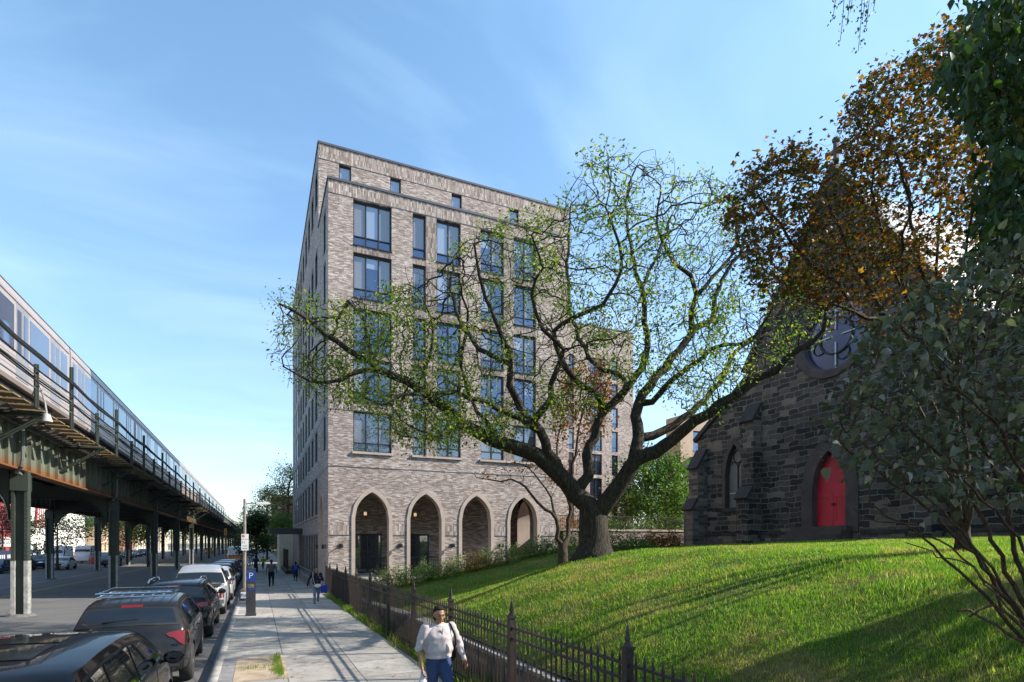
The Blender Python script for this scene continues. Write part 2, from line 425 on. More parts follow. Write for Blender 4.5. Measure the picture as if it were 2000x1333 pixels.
ys = np.concatenate([np.arange(-12, 20, 0.4), np.arange(20, 31.9, 0.5), np.array([31.95]), np.arange(34, 121, 5)])
XX, YY = np.meshgrid(xs, ys); ZZ = lawn_z(XX, YY)
V = np.stack([XX.ravel(), YY.ravel(), ZZ.ravel()], 1); nxl = len(xs); F = []
for i in range(len(ys) - 1):
    for j in range(nxl - 1):
        if ys[i] >= 31.9 and xs[j] < 17.0: continue
        F.append((i * nxl + j, i * nxl + j + 1, (i + 1) * nxl + j + 1, (i + 1) * nxl + j))
tag(mesh_np('lawn', V, F, M['lawn'], smooth=True), kind='structure')
strip('verge', 3.16, 3.9, YS[:6] + [31.9], 0.008, M['lawn'])
def grassmat():
    m, nt, b = newmat('grass_blades'); setin(b, rough=0.45, spec=0.3)
    p = position(nt)
    f = noise(nt, p, 0.55, 6, 0.65); f2 = noise(nt, p, 2.2, 4, 0.6)
    green = ramp(nt, island(nt), [(0, (0.05, 0.125, 0.012)), (0.55, (0.11, 0.20, 0.020)), (0.9, (0.19, 0.25, 0.04)), (1, (0.40, 0.36, 0.14))])
    dry = ramp(nt, island(nt), [(0, (0.12, 0.15, 0.03)), (1, (0.38, 0.31, 0.12))])
    mf = ramp(nt, node_math(nt, 'ADD', node_math(nt, 'MULTIPLY', f, 0.7), node_math(nt, 'MULTIPLY', f2, 0.3)), [(0.39, (1, 1, 1)), (0.51, (0, 0, 0))])
    c = mixc(nt, mf, green, dry)
    nt.links.new(c, b.inputs['Base Color'])
    tr = nt.nodes.new('ShaderNodeBsdfTranslucent'); nt.links.new(mixc(nt, 1.0, c, (1.6, 1.9, 0.8), 'MULTIPLY'), tr.inputs[0])
    ms = nt.nodes.new('ShaderNodeMixShader'); ms.inputs[0].default_value = 0.5
    nt.links.new(b.outputs[0], ms.inputs[1]); nt.links.new(tr.outputs[0], ms.inputs[2]); nt.links.new(ms.outputs[0], nt.nodes['Material Output'].inputs[0])
    return m
M['grass'] = grassmat()
def blades(name, X, Y, Z, hgt, wid, rs, mat):
    n = len(X); a = rs.uniform(0, 2 * np.pi, n); lean = rs.uniform(0.1, 0.9, n) * hgt; la = rs.uniform(0, 2 * np.pi, n)
    V = np.zeros((n, 3, 3), np.float32)
    V[:, 0] = np.stack([X - np.cos(a) * wid, Y - np.sin(a) * wid, Z - 0.015], 1)
    V[:, 1] = np.stack([X + np.cos(a) * wid, Y + np.sin(a) * wid, Z - 0.015], 1)
    V[:, 2] = np.stack([X + np.cos(la) * lean, Y + np.sin(la) * lean, Z + hgt], 1)
    return mesh_np(name, V.reshape(-1, 3), np.arange(n * 3).reshape(-1, 3), mat)
rs = np.random.RandomState(3)
N = 2400000
gx = rs.uniform(4.1, 27, N); gy = rs.uniform(0.5, 30.5, N)
fwd = gx * ST + gy * CT; lat = gx * CT - gy * ST
ok = (fwd > 1.5) & (np.abs(lat) < fwd * 0.95 + 0.6)
pk = np.clip((7.0 / np.maximum(fwd, 1)) ** 1.4, 0, 1)
tuft = 0.5 + 0.5 * np.sin(gx * 7.1 + 2 * np.sin(gy * 3.3)) * np.sin(gy * 6.3 + 2 * np.sin(gx * 2.7))
for bx, by, br, bd in ((6.9, 6.9, .55, .85), (5.7, 6.6, .45, .8), (8.4, 8.3, .5, .8), (7.6, 5.2, .4, .7), (9.3, 13.6, .9, .7), (5.2, 9.5, .4, .6), (10.8, 6.6, .5, .7), (6.2, 3.9, .45, .6)):
    pk = pk * (1 - bd * np.exp(-(((gx - bx) * .8) ** 2 + ((gy - by) * 1.3) ** 2) / br ** 2))
ok &= rs.uniform(0, 1, N) < pk * (0.65 + 0.35 * tuft)
gx, gy, fw, tf = gx[ok], gy[ok], fwd[ok], tuft[ok]
big = 0.5 + 0.5 * np.sin(gx * 1.9 + 1.5 * np.sin(gy * 1.3)) * np.sin(gy * 2.1 + gx * .6)
hg = rs.uniform(0.02, 0.065, len(gx)) * (0.75 + 0.25 * tf + 0.5 * big)
wd = rs.uniform(0.0025, 0.005, len(gx)) * np.clip(fw / 6, 1, 3)
o = blades('grass', gx, gy, lawn_z(gx, gy), hg, wd, rs, M['grass']); o['kind'] = 'stuff'
# weeds along the fence foot
n = 26000; wy = rs.uniform(3, 31.5, n); wx = 3.5 + rs.normal(0, 0.16, n) + 0.1 * np.sin(wy * 2.1); keep = (wx > 3.02) & (wx < 3.88) & (rs.uniform(0, 1, n) < 0.5 + 0.5 * np.sin(wy * 1.7) * np.sin(wy * .6 + 1))
wx, wy = wx[keep], wy[keep]
o = blades('fence_weeds', wx, wy, np_gz(wy) + 0.01, rs.uniform(0.04, 0.26, len(wx)) * (0.6 + 0.6 * np.abs(np.sin(wy * .9))), rs.uniform(0.005, 0.014, len(wx)), rs, M['grass']); o['kind'] = 'stuff'
# tufts in the near tree pit
n = 1500; px_ = np.concatenate([0.47 - np.abs(rs.normal(0, 0.09, n)), rs.normal(-.05, 0.16, 160)]); py_ = np.concatenate([np.concatenate([rs.normal(12.5, .28, 900), rs.normal(13.6, .35, 600)]), rs.normal(13.0, 0.2, 160)])
k = (px_ > -0.4) & (px_ < 0.54)
o = blades('pit_grass', px_[k], py_[k], np_gz(py_[k]) + 0.01, rs.uniform(0.02, 0.075, k.sum()), rs.uniform(0.004, 0.009, k.sum()), rs, M['grass']); o['kind'] = 'stuff'
# fallen leaves on the lawn and pavement
n = 900; lx = rs.uniform(4.2, 20, n); ly = rs.uniform(2, 24, n); lz = lawn_z(lx, ly) + 0.05
n2 = 260; lx = np.concatenate([lx, rs.uniform(-0.6, 3.1, n2)]); ly2 = rs.uniform(7, 40, n2); ly = np.concatenate([ly, ly2]); lz = np.concatenate([lz, np_gz(ly2) + 0.012])
n += n2; a = rs.uniform(0, 6.28, n); s_ = rs.uniform(0.02, 0.045, n)
V = np.zeros((n, 4, 3)); cz = rs.uniform(-0.01, 0.02, (n, 4))
for k in range(4):
    rr = s_ * (1.0 if k % 2 == 0 else 0.6)
    V[:, k] = np.stack([lx + np.cos(a + k * 1.57) * rr, ly + np.sin(a + k * 1.57) * rr, lz + cz[:, k]], 1)
M['fallen'] = leafmat('fallen_leaf', [(0, (0.30, 0.10, 0.02)), (0.5, (0.35, 0.18, 0.04)), (1, (0.16, 0.09, 0.04))], 0.2)
o = mesh_np('fallen_leaves', V.reshape(-1, 3), np.arange(n * 4).reshape(-1, 4), M['fallen']); o['kind'] = 'stuff'
# ---------------------------------------------------------------- low retaining wall behind the fence
M['rubble'] = brickmat('brown_rubble', [(0, (0.10, 0.075, 0.055)), (0.5, (0.2, 0.15, 0.11)), (1, (0.32, 0.25, 0.19))], (0.12, 0.10, 0.085), 0.34, 0.13, 0.012, distort=0.12)
M['coping'] = pbr('grey_coping_stone', (0.22, 0.205, 0.19), 0.85, var=0.35, scale=2.5, bmp=0.4)
rw = thing('retaining_wall', 'low brown rubble wall with grey coping along the foot of the lawn', 'wall', (0, 0, 0))
Yw = list(np.arange(-6, 30.1, 1.5)); V = []; F = []
for Y in Yw:
    zb = gz(Y) - 0.2; zt = float(cop_z(Y)) - 0.075
    V += [(3.92, Y, zb), (3.92, Y, zt), (4.15, Y, zt), (4.15, Y, zb)]
for i in range(len(Yw) - 1):
    for j in range(4): F.append((i * 4 + j, i * 4 + (j + 1) % 4, i * 4 + 4 + (j + 1) % 4, i * 4 + 4 + j))
mesh_np('wall_body', V, F, M['rubble'], rw)
c = MB()
for i in range(len(Yw) - 1):
    y0, y1 = Yw[i] + 0.008, Yw[i + 1] - 0.008; za, zb_ = float(cop_z(y0)), float(cop_z(y1))
    c.add([(3.87, y0, za - .07), (4.24, y0, za - .07), (4.24, y1, zb_ - .07), (3.87, y1, zb_ - .07), (3.87, y0, za), (4.24, y0, za), (4.24, y1, zb_), (3.87, y1, zb_)],
          [(3, 2, 1, 0), (4, 5, 6, 7), (0, 1, 5, 4), (1, 2, 6, 5), (2, 3, 7, 6), (3, 0, 4, 7)])
c.build('coping', M['coping'], rw)
# ---------------------------------------------------------------- iron fence
M['iron'] = pbr('rusty_black_iron', (0.008, 0.007, 0.007), 0.55, metal=0.0, var=0.3, scale=6, col2=(0.030, 0.015, 0.010), bmp=0.2)
fence = thing('iron_fence', 'black iron picket fence with spear tips and finial posts along the sidewalk', 'fence', (3.35, 0, 0))
PY = [4.7 + 2.83 * k for k in range(-3, 10)]
PY.append(31.9)
def post(Y):
    z = gz(Y); p = MB(); w = 0.042
    p.box(-w, w, Y - w, Y + w, z - 0.1, z + 1.47)
    p.box(-w * 1.25, w * 1.25, Y - w * 1.25, Y + w * 1.25, z + 1.47, z + 1.505)
    o = p.build('post', M['iron'], fence)
    f = MB(); f.lathe([(0.06, 1.505), (0.045, 1.53), (0.03, 1.55), (0.024, 1.565), (0.04, 1.575), (0.036, 1.585), (0.012, 1.70), (0.002, 1.735)], 4, (0, Y, z))
    f.build('finial', M['iron'], o)
for Y in PY: post(Y)
for a, b_ in zip(PY[:-1], PY[1:]):
    p = MB(); n = max(8, round((b_ - a) / 0.138)); 
    za, zb_ = gz(a), gz(b_)
    for h, w in ((1.33, 0.016), (1.18, 0.016), (0.14, 0.018)):
        p.bar((0, a + 0.04, za + h), (0, b_ - 0.04, zb_ + h), 0.036, 0.03)
    for i in range(1, n):
        Y = a + (b_ - a) * i / n; z = gz(Y); w = 0.0095; jit = rnd.uniform(-0.006, 0.006); q = rnd.uniform(-0.004, 0.004)
        p.box(-w + q, w + q, Y - w, Y + w, z + 0.07, z + 1.38 + jit)
        p.add([(-w + q, Y - w, z + 1.38 + jit), (w + q, Y - w, z + 1.38 + jit), (w + q, Y + w, z + 1.38 + jit), (-w + q, Y + w, z + 1.38 + jit), (q, Y, z + 1.46 + jit)], [(0, 1, 4), (1, 2, 4), (2, 3, 4), (3, 0, 4)])
    p.build('picket_panel', M['iron'], fence)
# ================================================================ apartment building
BST = [(0.0, (0.19, 0.138, 0.118)), (0.25, (0.27, 0.207, 0.178)), (0.5, (0.345, 0.275, 0.243)), (0.8, (0.445, 0.375, 0.342)), (1.0, (0.58, 0.52, 0.49))]
M['brick'] = brickmat('pale_brown_brick', BST, (0.27, 0.24, 0.22), 0.24, 0.052, 0.005, stain=0.2, offset=0.41)
M['soldier'] = brickmat('upright_brick', [(p, tuple(x * 0.96 for x in c)) for p, c in BST], (0.22, 0.19, 0.17), 0.30, 0.075, 0.006, soldier=True, stain=0.2, offset=0.0)
M['brick_b'] = brickmat('brown_spandrel_brick', [(p, tuple(x * .72 for x in c)) for p, c in BST], (0.17, 0.145, 0.125), 0.30, 0.075, 0.006, soldier=True, stain=0.15, offset=0.0)
M['cast'] = pbr('cast_stone', (0.41, 0.33, 0.28), 0.8, var=0.12, scale=1.5, bmp=0.15)
M['dark_metal'] = pbr('dark_bronze_metal', (0.018, 0.018, 0.022), 0.4, metal=0.2, var=0.1)
M['grey_metal'] = pbr('grey_coping_metal', (0.10, 0.10, 0.11), 0.45, metal=0.4, var=0.1)
M['glass'] = glassmat('window_glass', (0.008, 0.012, 0.032), 0.14, 0.015, (0.58, 0.72, 1.0))
M['glass_dim'] = glassmat('dim_window_glass', (0.02, 0.025, 0.04), 0.16, 0.02)
M['blind'] = glassmat('glass_over_grey_blind', (0.15, 0.15, 0.17), 0.08, 0.02)
M['blind2'] = glassmat('glass_over_pale_blind', (0.20, 0.24, 0.33), 0.12, 0.02)
M['lampglow'], _n, _b = newmat('lamp_shade_glow'); _b.inputs['Base Color'].default_value = (0.8, 0.6, 0.35, 1); _b.inputs['Emission Color'].default_value = (1, 0.7, 0.35, 1); setin(_b, em=0.35)
M['porch_ceiling'] = pbr('porch_ceiling', (0.45, 0.40, 0.36), 0.9, var=0.1)
M['floor_stone'] = pbr('porch_paving', (0.40, 0.37, 0.34), 0.85)
bld = thing('apartment_building', 'pale brown brick apartment block with pointed arches along its ground floor', 'apartment building', (3.5, 32.3, 0))
bld.location = (0, 0, 0)
def frame_of(side, base):
    if side == 'front': return lambda a, d, z: (a, base + d, z)
    if side == 'left': return lambda a, d, z: (base + d, a, z)
    if side == 'right': return lambda a, d, z: (base - d, a, z)
def wall_grid(mb, P, a0, a1, z0, z1, ops, rev=0.2):
    """flat wall with rectangular openings, reveals included; ops=(a0,a1,z0,z1)"""
    As = sorted({a0, a1, *[q for o in ops for q in (o[0], o[1])]}); Zs = sorted({z0, z1, *[q for o in ops for q in (o[2], o[3])]})
    for i in range(len(As) - 1):
        for j in range(len(Zs) - 1):
            ca, cz = (As[i] + As[i + 1]) / 2, (Zs[j] + Zs[j + 1]) / 2
            if any(o[0] < ca < o[1] and o[2] < cz < o[3] for o in ops): continue
            mb.quad(P(As[i], 0, Zs[j]), P(As[i + 1], 0, Zs[j]), P(As[i + 1], 0, Zs[j + 1]), P(As[i], 0, Zs[j + 1]))
    for o in ops:
        c = [(o[0], o[2]), (o[1], o[2]), (o[1], o[3]), (o[0], o[3])]
        for k in range(4):
            p, q = c[k], c[(k + 1) % 4]
            mb.quad(P(p[0], 0, p[1]), P(q[0], 0, q[1]), P(q[0], rev, q[1]), P(p[0], rev, p[1]))
def lbox(mb, P, a0, a1, d0, d1, z0, z1):
    V = [P(a, d, z) for z in (z0, z1) for d in (d0, d1) for a in (a0, a1)]
    mb.add(V, [(0, 2, 3, 1), (4, 5, 7, 6), (0, 1, 5, 4), (2, 6, 7, 3), (0, 4, 6, 2), (1, 3, 7, 5)])
WIN_N = [0]
def window(P, a0, a1, z0, z1, panes, trans=0.22, parent=None, blinds=(), dim=False, name='window', rev=0.14, fw=0.07):
    f = MB(); w = fw; d0, d1 = rev, rev + 0.09
    lbox(f, P, a0, a0 + w, d0, d1, z0, z1); lbox(f, P, a1 - w, a1, d0, d1, z0, z1)
    lbox(f, P, a0 + w, a1 - w, d0, d1, z1 - w * 1.5, z1); lbox(f, P, a0 + w, a1 - w, d0, d1, z0, z0 + w)
    zt = z0 + (z1 - z0) * trans
    n = panes; pw = (a1 - a0) / n
    for i in range(1, n): lbox(f, P, a0 + pw * i - w * .45, a0 + pw * i + w * .45, d0, d1 - .002, z0 + w, z1 - w * 1.5)
    if trans: 
        for i in range(n): lbox(f, P, a0 + pw * i + w * (1 if i == 0 else .45), a0 + pw * (i + 1) - w * (1 if i == n - 1 else .45), d0 + .01, d1 - .004, zt - w * .4, zt + w * .4)
    o = f.build(name, M['dark_metal'], parent or bld)
    g = MB()
    for i in range(n):
        pa, pb = a0 + pw * i, a0 + pw * (i + 1)
        tl = 0.006 * (rnd.random() - .5)
        segs = ([(z0, zt, False), (zt, z1, True)] if trans else [(z0, z1, True)])
        for (za, zb, up) in segs:
            g.mi = 2 if dim else 0
            bl = blinds[i] if up and i < len(blinds) else 0
            if bl:      # shade drawn part of the way
                zs = zb - (zb - za) * abs(bl)
                g.mi = 1 if bl > 0 else 3
                g.quad(P(pa, d1 - .02 + tl, zs), P(pb, d1 - .02, zs), P(pb, d1 - .02, zb), P(pa, d1 - .02 + tl, zb))
                g.mi = 2 if dim else 0
                if zs > za + .02: g.quad(P(pa, d1 - .02 + tl, za), P(pb, d1 - .02, za), P(pb, d1 - .02, zs), P(pa, d1 - .02 + tl, zs))
            else:
                g.quad(P(pa, d1 - .02 + tl, za), P(pb, d1 - .02 - tl, za), P(pb, d1 - .02 - tl, zb), P(pa, d1 - .02 + tl, zb))
    g.build('glass', [M['glass'], M['blind'], M['glass_dim'], M['blind2']], o)
    WIN_N[0] += 1
    return o
YF, XL, XR, ZR = 32.3, 3.5, 17.7, 22.68
YU, XUR, ZU = 37.7, 21.5, 28.05
PF = frame_of('front', YF); PL = frame_of('left', XL)
rows = [(19.4, 21.9), (16.5, 18.98), (13.55, 15.9), (10.75, 13.15), (7.98, 10.25)]
cols = [(4.82, 6.94, 3), (8.15, 8.93, 1), (9.58, 11.06, 2), (12.33, 13.85, 2), (14.54, 16.06, 2)]
ops = [(c[0], c[1], r[0], r[1]) for c in cols for r in rows]
brick = MB()
wall_grid(brick, PF, XL, XR, 7.11, ZR, ops)
for ci, c in enumerate(cols):
    for ri, r in enumerate(rows):
        bl = [rnd.choice([0, 0, 1, 1, 0.35, -1, -0.5]) for _ in range(c[2])]
        if ci == 0: bl = [[1, -1, 0.98], [1, -0.35, 1], [.5, 0, .5], [1, 0, 0.6], [1, 0, 1]][ri]
        if ci == 1: bl = [[.95], [.5], [0], [.6], [1]][ri]
        if ci == 2: bl = [[-1, 1], [-1, .9], [0, 0], [0, .4], [0, .7]][ri]
        window(PF, c[0], c[1], r[0], r[1], c[2], blinds=bl, dim=(ri == 4))
# ground floor of the front with four pointed arches
def arch_fn(cx, hw, spring, apex):
    h = apex - spring; Rr = (hw * hw + h * h) / (2 * hw)
    return lambda x: spring + math.sqrt(max(Rr * Rr - (abs(x - cx) + Rr - hw) ** 2, 0))
ARCH = [(5.85, 1.12), (8.93, 1.12), (12.06, 1.12), (15.2, 1.12)]
ZB, SPR, APX, ZA = 0.9, 4.30, 6.0, 7.10
def arched_wall(mb, P, a0, a1, z0, z1, arches, zb=ZB, spr=SPR, apx=APX):
    x = a0
    for cx, hw in arches:
        mb.quad(P(x, 0, z0), P(cx - hw, 0, z0), P(cx - hw, 0, z1), P(x, 0, z1))
        fn = arch_fn(cx, hw, spr, apx); n = 16
        for i in range(n):
            p, q = cx - hw + 2 * hw * i / n, cx - hw + 2 * hw * (i + 1) / n
            mb.quad(P(p, 0, fn(p)), P(q, 0, fn(q)), P(q, 0, z1), P(p, 0, z1))
        mb.quad(P(cx - hw, 0, z0), P(cx + hw, 0, z0), P(cx + hw, 0, zb), P(cx - hw, 0, zb))
        x = cx + hw
    mb.quad(P(x, 0, z0), P(a1, 0, z0), P(a1, 0, z1), P(x, 0, z1))
def arch_ring(P, cx, hw, zb, spr, apx, wdt=0.2, d0=-0.05, d1=0.5, mat='cast', parent=None, name='arch_surround'):
    """swept frame round a pointed arch"""
    fi = arch_fn(cx, hw, spr, apx); fo = arch_fn(cx, hw + wdt, spr, apx + wdt * 1.25)
    ins = [(cx - hw, zb), (cx - hw, (zb + spr) / 2)]; out = [(cx - hw - wdt, zb), (cx - hw - wdt, (zb + spr) / 2)]
    n = 18
    for i in range(n + 1):
        t = -1 + 2 * i / n
        ins.append((cx + hw * t, fi(cx + hw * t))); out.append((cx + (hw + wdt) * t, fo(cx + (hw + wdt) * t)))
    ins += [(cx + hw, (zb + spr) / 2), (cx + hw, zb)]; out += [(cx + hw + wdt, (zb + spr) / 2), (cx + hw + wdt, zb)]
    mb = MB(); k = len(ins)
    V = [P(a, d0, z) for a, z in out] + [P(a, d0, z) for a, z in ins] + [P(a, d1, z) for a, z in ins] + [P(a, 0.02, z) for a, z in out]
    F = []
    for i in range(k - 1):
        F += [(i, i + 1, k + i + 1, k + i), (k + i, k + i + 1, 2 * k + i + 1, 2 * k + i), (3 * k + i, 3 * k + i + 1, i + 1, i)]
    mb.add(V, F)
    return mb.build(name, M[mat], parent or bld, smooth=True, sharp=35)
arched_wall(brick, PF, XL, XR, -0.3, ZA, ARCH)
brick.quad(PF(XL, 0, ZA), PF(XR, 0, ZA), PF(XR, 0, 7.11), PF(XL, 0, 7.11))
for cx, hw in ARCH: arch_ring(PF, cx, hw - 0.19, ZB, SPR, APX - 0.24)
# left face (street side): openings for the arch, tall windows, shopfront
YEND = 66.0
lrows = [(8.1, 10.25), (10.75, 13.15), (13.55, 15.9), (16.5, 18.98), (19.4, 21.9)]
lcols = [(33.6, 34.7)] + [(38.4 + 2.85 * k, 40.0 + 2.85 * k) for k in range(9)]
lops = [(a, b, r[0], r[1]) for a, b in lcols for r in lrows] + [(a, b, 24.6, 27.0) for a, b in lcols[1:]] + [(a, b, 4.7, 7.2) for a, b in lcols[1:]] 
shop = [(38.3 + 1.45 * k, 39.4 + 1.45 * k, 0.55, 3.55) for k in range(12)]
def lw(mb, y0, y1, z0, z1): wall_grid(mb, PL, y0, y1, z0, z1, [o for o in lops + shop if y0 <= o[0] and o[1] <= y1 and z0 <= o[2] and o[3] <= z1], rev=0.24)
arched_wall(brick, PL, YF, YU, -0.3, ZA, [(35.6, 1.3)], zb=0.3)
lw(brick, YF, YU, ZA, ZR); lw(brick, YU, YEND, -0.3, ZU)
arch_ring(PL, 35.6, 1.11, 0.3, SPR, APX - 0.22)
cnt = 0; restf = MB(); restg = MB()
for a, b in lcols:
    for (z0, z1) in [(4.7, 7.2)] * (a > 36) + lrows + [(24.6, 27.0)] * (a > 36):
        if a < 56: window(PL, a, b, z0, z1, 1, trans=0.0, dim=True, name='window', rev=0.015, fw=.09)
        else:
            lbox(restf, PL, a, b, .01, .06, z0, z0 + .07); lbox(restf, PL, a, b, .01, .06, z1 - .1, z1); lbox(restf, PL, a, a + .07, .01, .06, z0 + .07, z1 - .1); lbox(restf, PL, b - .07, b, .01, .06, z0 + .07, z1 - .1)
            restg.quad(PL(a, .04, z0), PL(b, .04, z0), PL(b, .04, z1), PL(a, .04, z1))
tag(restf.build('distant_window_frames', M['dark_metal'], bld), kind='stuff'); tag(restg.build('distant_window_glass', M['glass_dim'], bld), kind='stuff')
for s in shop: window(PL, s[0], s[1], s[2], s[3], 1, trans=0.0, dim=True, name='shop_window', rev=0.01)
# return walls, roofs, upper block
PR = frame_of('right', XR)
arched_wall(brick, PR, YF, YU, -0.3, ZA, [(35.2, 1.2)], zb=0.9); 
brick.quad(PR(YF, 0, ZA), PR(YU, 0, ZA), PR(YU, 0, ZR), PR(YF, 0, ZR))
arch_ring(PR, 35.2, 1.0, 0.9, SPR, APX - 0.24, d1=1.15)
PU = frame_of('front', YU); PUR = frame_of('right', XUR)
uops = [(4.74, 5.5, 24.6, 27.1), (8.0, 8.72, 24.6, 27.1), (12.24, 12.99, 24.6, 27.1), (16.6, 17.35, 24.6, 27.1)]
wall_grid(brick, PU, XL, XUR, ZR - 0.2, ZU, uops)
wall_grid(brick, PU, XR, XUR, -0.3, ZR - 0.2, [])
for i, q in enumerate(uops): window(PU, *q, 1, trans=0.22, blinds=[-1])
wall_grid(brick, PUR, YU, YEND, -0.3, ZU, [])
brick.quad((XL, YEND, -0.3), (XUR, YEND, -0.3), (XUR, YEND, ZU), (XL, YEND, ZU))
# rear wing
YW, XW0, XW1 = 58.7, XUR, 42.7
PW = frame_of('front', YW)
wcols = [(23.5, 25.2, 2), (27.2, 28.0, 1), (29.4, 31.2, 2), (33.4, 34.2, 1), (36.4, 38.1, 2), (39.5, 40.4, 1)]
wrows = [(2.2, 4.5), (5.2, 7.9), (8.2, 10.7), (11.1, 13.6), (14.0, 16.5), (17.0, 19.4), (19.9, 22.3), (22.9, 25.2)]
wall_grid(brick, PW, XW0, XW1, -0.3, 28.9, [(c[0], c[1], r[0], r[1]) for c in wcols for r in wrows])
for c in wcols[3:] + wcols[:3]:
    for r in wrows:
        if c[0] > 31 or r[0] < 9: window(PW, c[0], c[1], r[0], r[1], c[2], blinds=[rnd.choice([0, -1, .4])] * c[2], name='rear_wing_window')
        else: window(PW, c[0], c[1], r[0], r[1], c[2], name='rear_wing_window')
brick.quad((XW1, YW, -0.3), (XW1, YW + 14, -0.3), (XW1, YW + 14, 28.9), (XW1, YW, 28.9))
brick.build('brick_wall', M['brick'], bld)
rf = MB(); rf.quad((XL, YF, ZR - .3), (XR, YF, ZR - .3), (XR, YU, ZR - .3), (XL, YU, ZR - .3)); rf.quad((XL, YU, ZU - .3), (XUR, YU, ZU - .3), (XUR, YEND, ZU - .3), (XL, YEND, ZU - .3))
rf.quad((XW0, YW, 28.6), (XW1, YW, 28.6), (XW1, YW + 14, 28.6), (XW0, YW + 14, 28.6))
rf.build('roof', M['grey_metal'], bld)
cp = MB()
cp.box(XL - .06, XR + .06, YF - .06, YF + .3, ZR, ZR + .13); cp.box(XL - .06, XL + .3, YF + .3, YU, ZR, ZR + .13); cp.box(XR - .3, XR + .06, YF + .3, YU, ZR, ZR + .13)
cp.box(XL - .06, XUR + .06, YU - .06, YU + .3, ZU, ZU + .13); cp.box(XL - .06, XL + .3, YU + .3, YEND, ZU, ZU + .13); cp.box(XUR - .3, XUR + .06, YU + .3, YEND, ZU, ZU + .13)
cp.box(XW0 + .07, XW1 + .06, YW - .06, YW + .3, 28.9, 29.03)
cp.build('roof_coping', M['grey_metal'], bld)
# upright brick bands and spandrels, 4 mm proud of the wall
so_list = []
def so_new():
    so_list.append(MB()); return so_list[-1]
def panel(P, a0, a1, z0, z1): lbox(MB() if False else so_new(), P, a0, a1, -0.004, 0.05, z0, z1); so_list[-1].build('soldier_course', M['soldier'], bld)
panel(PF, XL + .004, XR - .004, 21.97, ZR - .003); panel(PF, XL + .004, XR - .004, 10.27, 10.73)
x = XL + .004
for cx, hw in ARCH: panel(PF, x, cx - hw - .02, 3.37, 4.0); x = cx + hw + .02
panel(PF, x, XR - .004, 3.37, 4.0)
panel(PU, XL + .004, XUR - .004, 27.12, ZU - .003)
panel(PW, XW0 + .01, XW1 - .01, 27.6, 28.89)
for (a0, a1) in ((4.82, 6.94), (8.15, 8.93), (9.58, 11.06), (12.33, 13.85), (14.54, 16.06)):
    for (z0, z1) in ((18.985, 19.395), (15.905, 16.495), (13.155, 13.545)):
        sp = MB(); lbox(sp, PF, a0, a1, -0.003, 0.05, z0, z1); sp.build('spandrel', M['brick_b'], bld)
for (a0, a1) in ((8.935, 9.575), (13.855, 14.535)):
    for r in rows:
        sp = MB(); lbox(sp, PF, a0, a1, -0.003, 0.05, r[0], r[1]); sp.build('brick_pier', M['brick_b'], bld)
# thin grey strips drawn in for the horizontal shadow lines
dl = MB()
for z in (7.1, 10.2, 3.34, 21.94): lbox(dl, PF, XL - .02, XR + .01, -0.02, 0.01, z, z + .028) if z != 3.34 else None
x = XL - .02
for cx, hw in ARCH: lbox(dl, PF, x, cx - hw - .03, -0.02, 0.01, 3.335, 3.363); x = cx + hw + .03
lbox(dl, PF, x, XR + .01, -0.02, 0.01, 3.335, 3.363); lbox(dl, PU, XL - .02, XUR + .01, -0.02, .01, 27.10, 27.128)
for z in (7.1, 10.2): lbox(dl, PL, YF, YEND, -0.02, .01, z, z + .03)
dl.build('shadow_line_strip', M['grey_metal'], bld)
for (a0, a1, z) in ((4.76, 7.0, 7.98), (8.1, 11.12, 7.98), (12.27, 16.12, 7.98)):
    s_ = MB(); lbox(s_, PF, a0, a1, -0.1, 0.14, z - .13, z - .001); s_.build('window_sill', M['cast'], bld)
for c in cols:
    for r in rows[:-1]:
        s_ = MB(); lbox(s_, PF, c[0] - .03, c[1] + .03, -0.05, 0.13, r[0] - .05, r[0] - .003); s_.build('metal_sill', M['dark_metal'], bld)
for a, b in lcols[1:]:
    s_ = MB(); lbox(s_, PL, a - .04, b + .04, -0.08, 0.14, 4.6, 4.698); s_.build('window_sill', M['cast'], bld)
# porch
po = MB(); po.quad((XL + .5, YU - .3, .3), (XR - .5, YU - .3, .3), (XR - .5, YU - .3, 6.9), (XL + .5, YU - .3, 6.9)); 
for i in range(3):
    xm = (ARCH[i][0] + ARCH[i + 1][0]) / 2
po.build('porch_back_wall', brickmat('lightened_porch_brick', [(p, tuple(x * 1.15 for x in c)) for p, c in BST], (0.25, 0.21, 0.18), 0.36, 0.08, 0.007, stain=0.2, offset=0.4), bld)  # wall brick tones lightened so the shaded porch reads brighter
pi = MB(); pi.quad((XL + .02, YF + .02, 6.9), (XR - .02, YF + .02, 6.9), (XR - .02, YU, 6.9), (XL + .02, YU, 6.9)); pi.build('porch_ceiling', M['porch_ceiling'], bld)
pf = MB(); pf.box(XL + .05, XR - .05, YF + .06, YU - .31, -0.2, 1.0); pf.build('porch_floor', M['floor_stone'], bld)
PB = frame_of('front', YU - .3 - .26)
for a0, a1, n in ((5.6, 7.35, 2), (9.2, 10.5, 1), (12.2, 12.6, 1), (15.1, 16.2, 1)): window(PB, a0, a1, 1.0, 3.5, n, trans=0.0, dim=True, name='porch_door', rev=0.12)
def lamp_at(x, z=4.95):
    l = MB(); l.box(x - .1, x + .1, YU - .52, YU - .38, z - .28, z + .1); o = l.build('lantern', M['cast'], bld)
    l = MB(); l.box(x - .09, x + .09, YU - .535, YU - .521, z - .26, z - .05); l.build('lantern_glow', M['lampglow'], o)
for x in (6.3, 9.55, 12.55): lamp_at(x, 4.95)
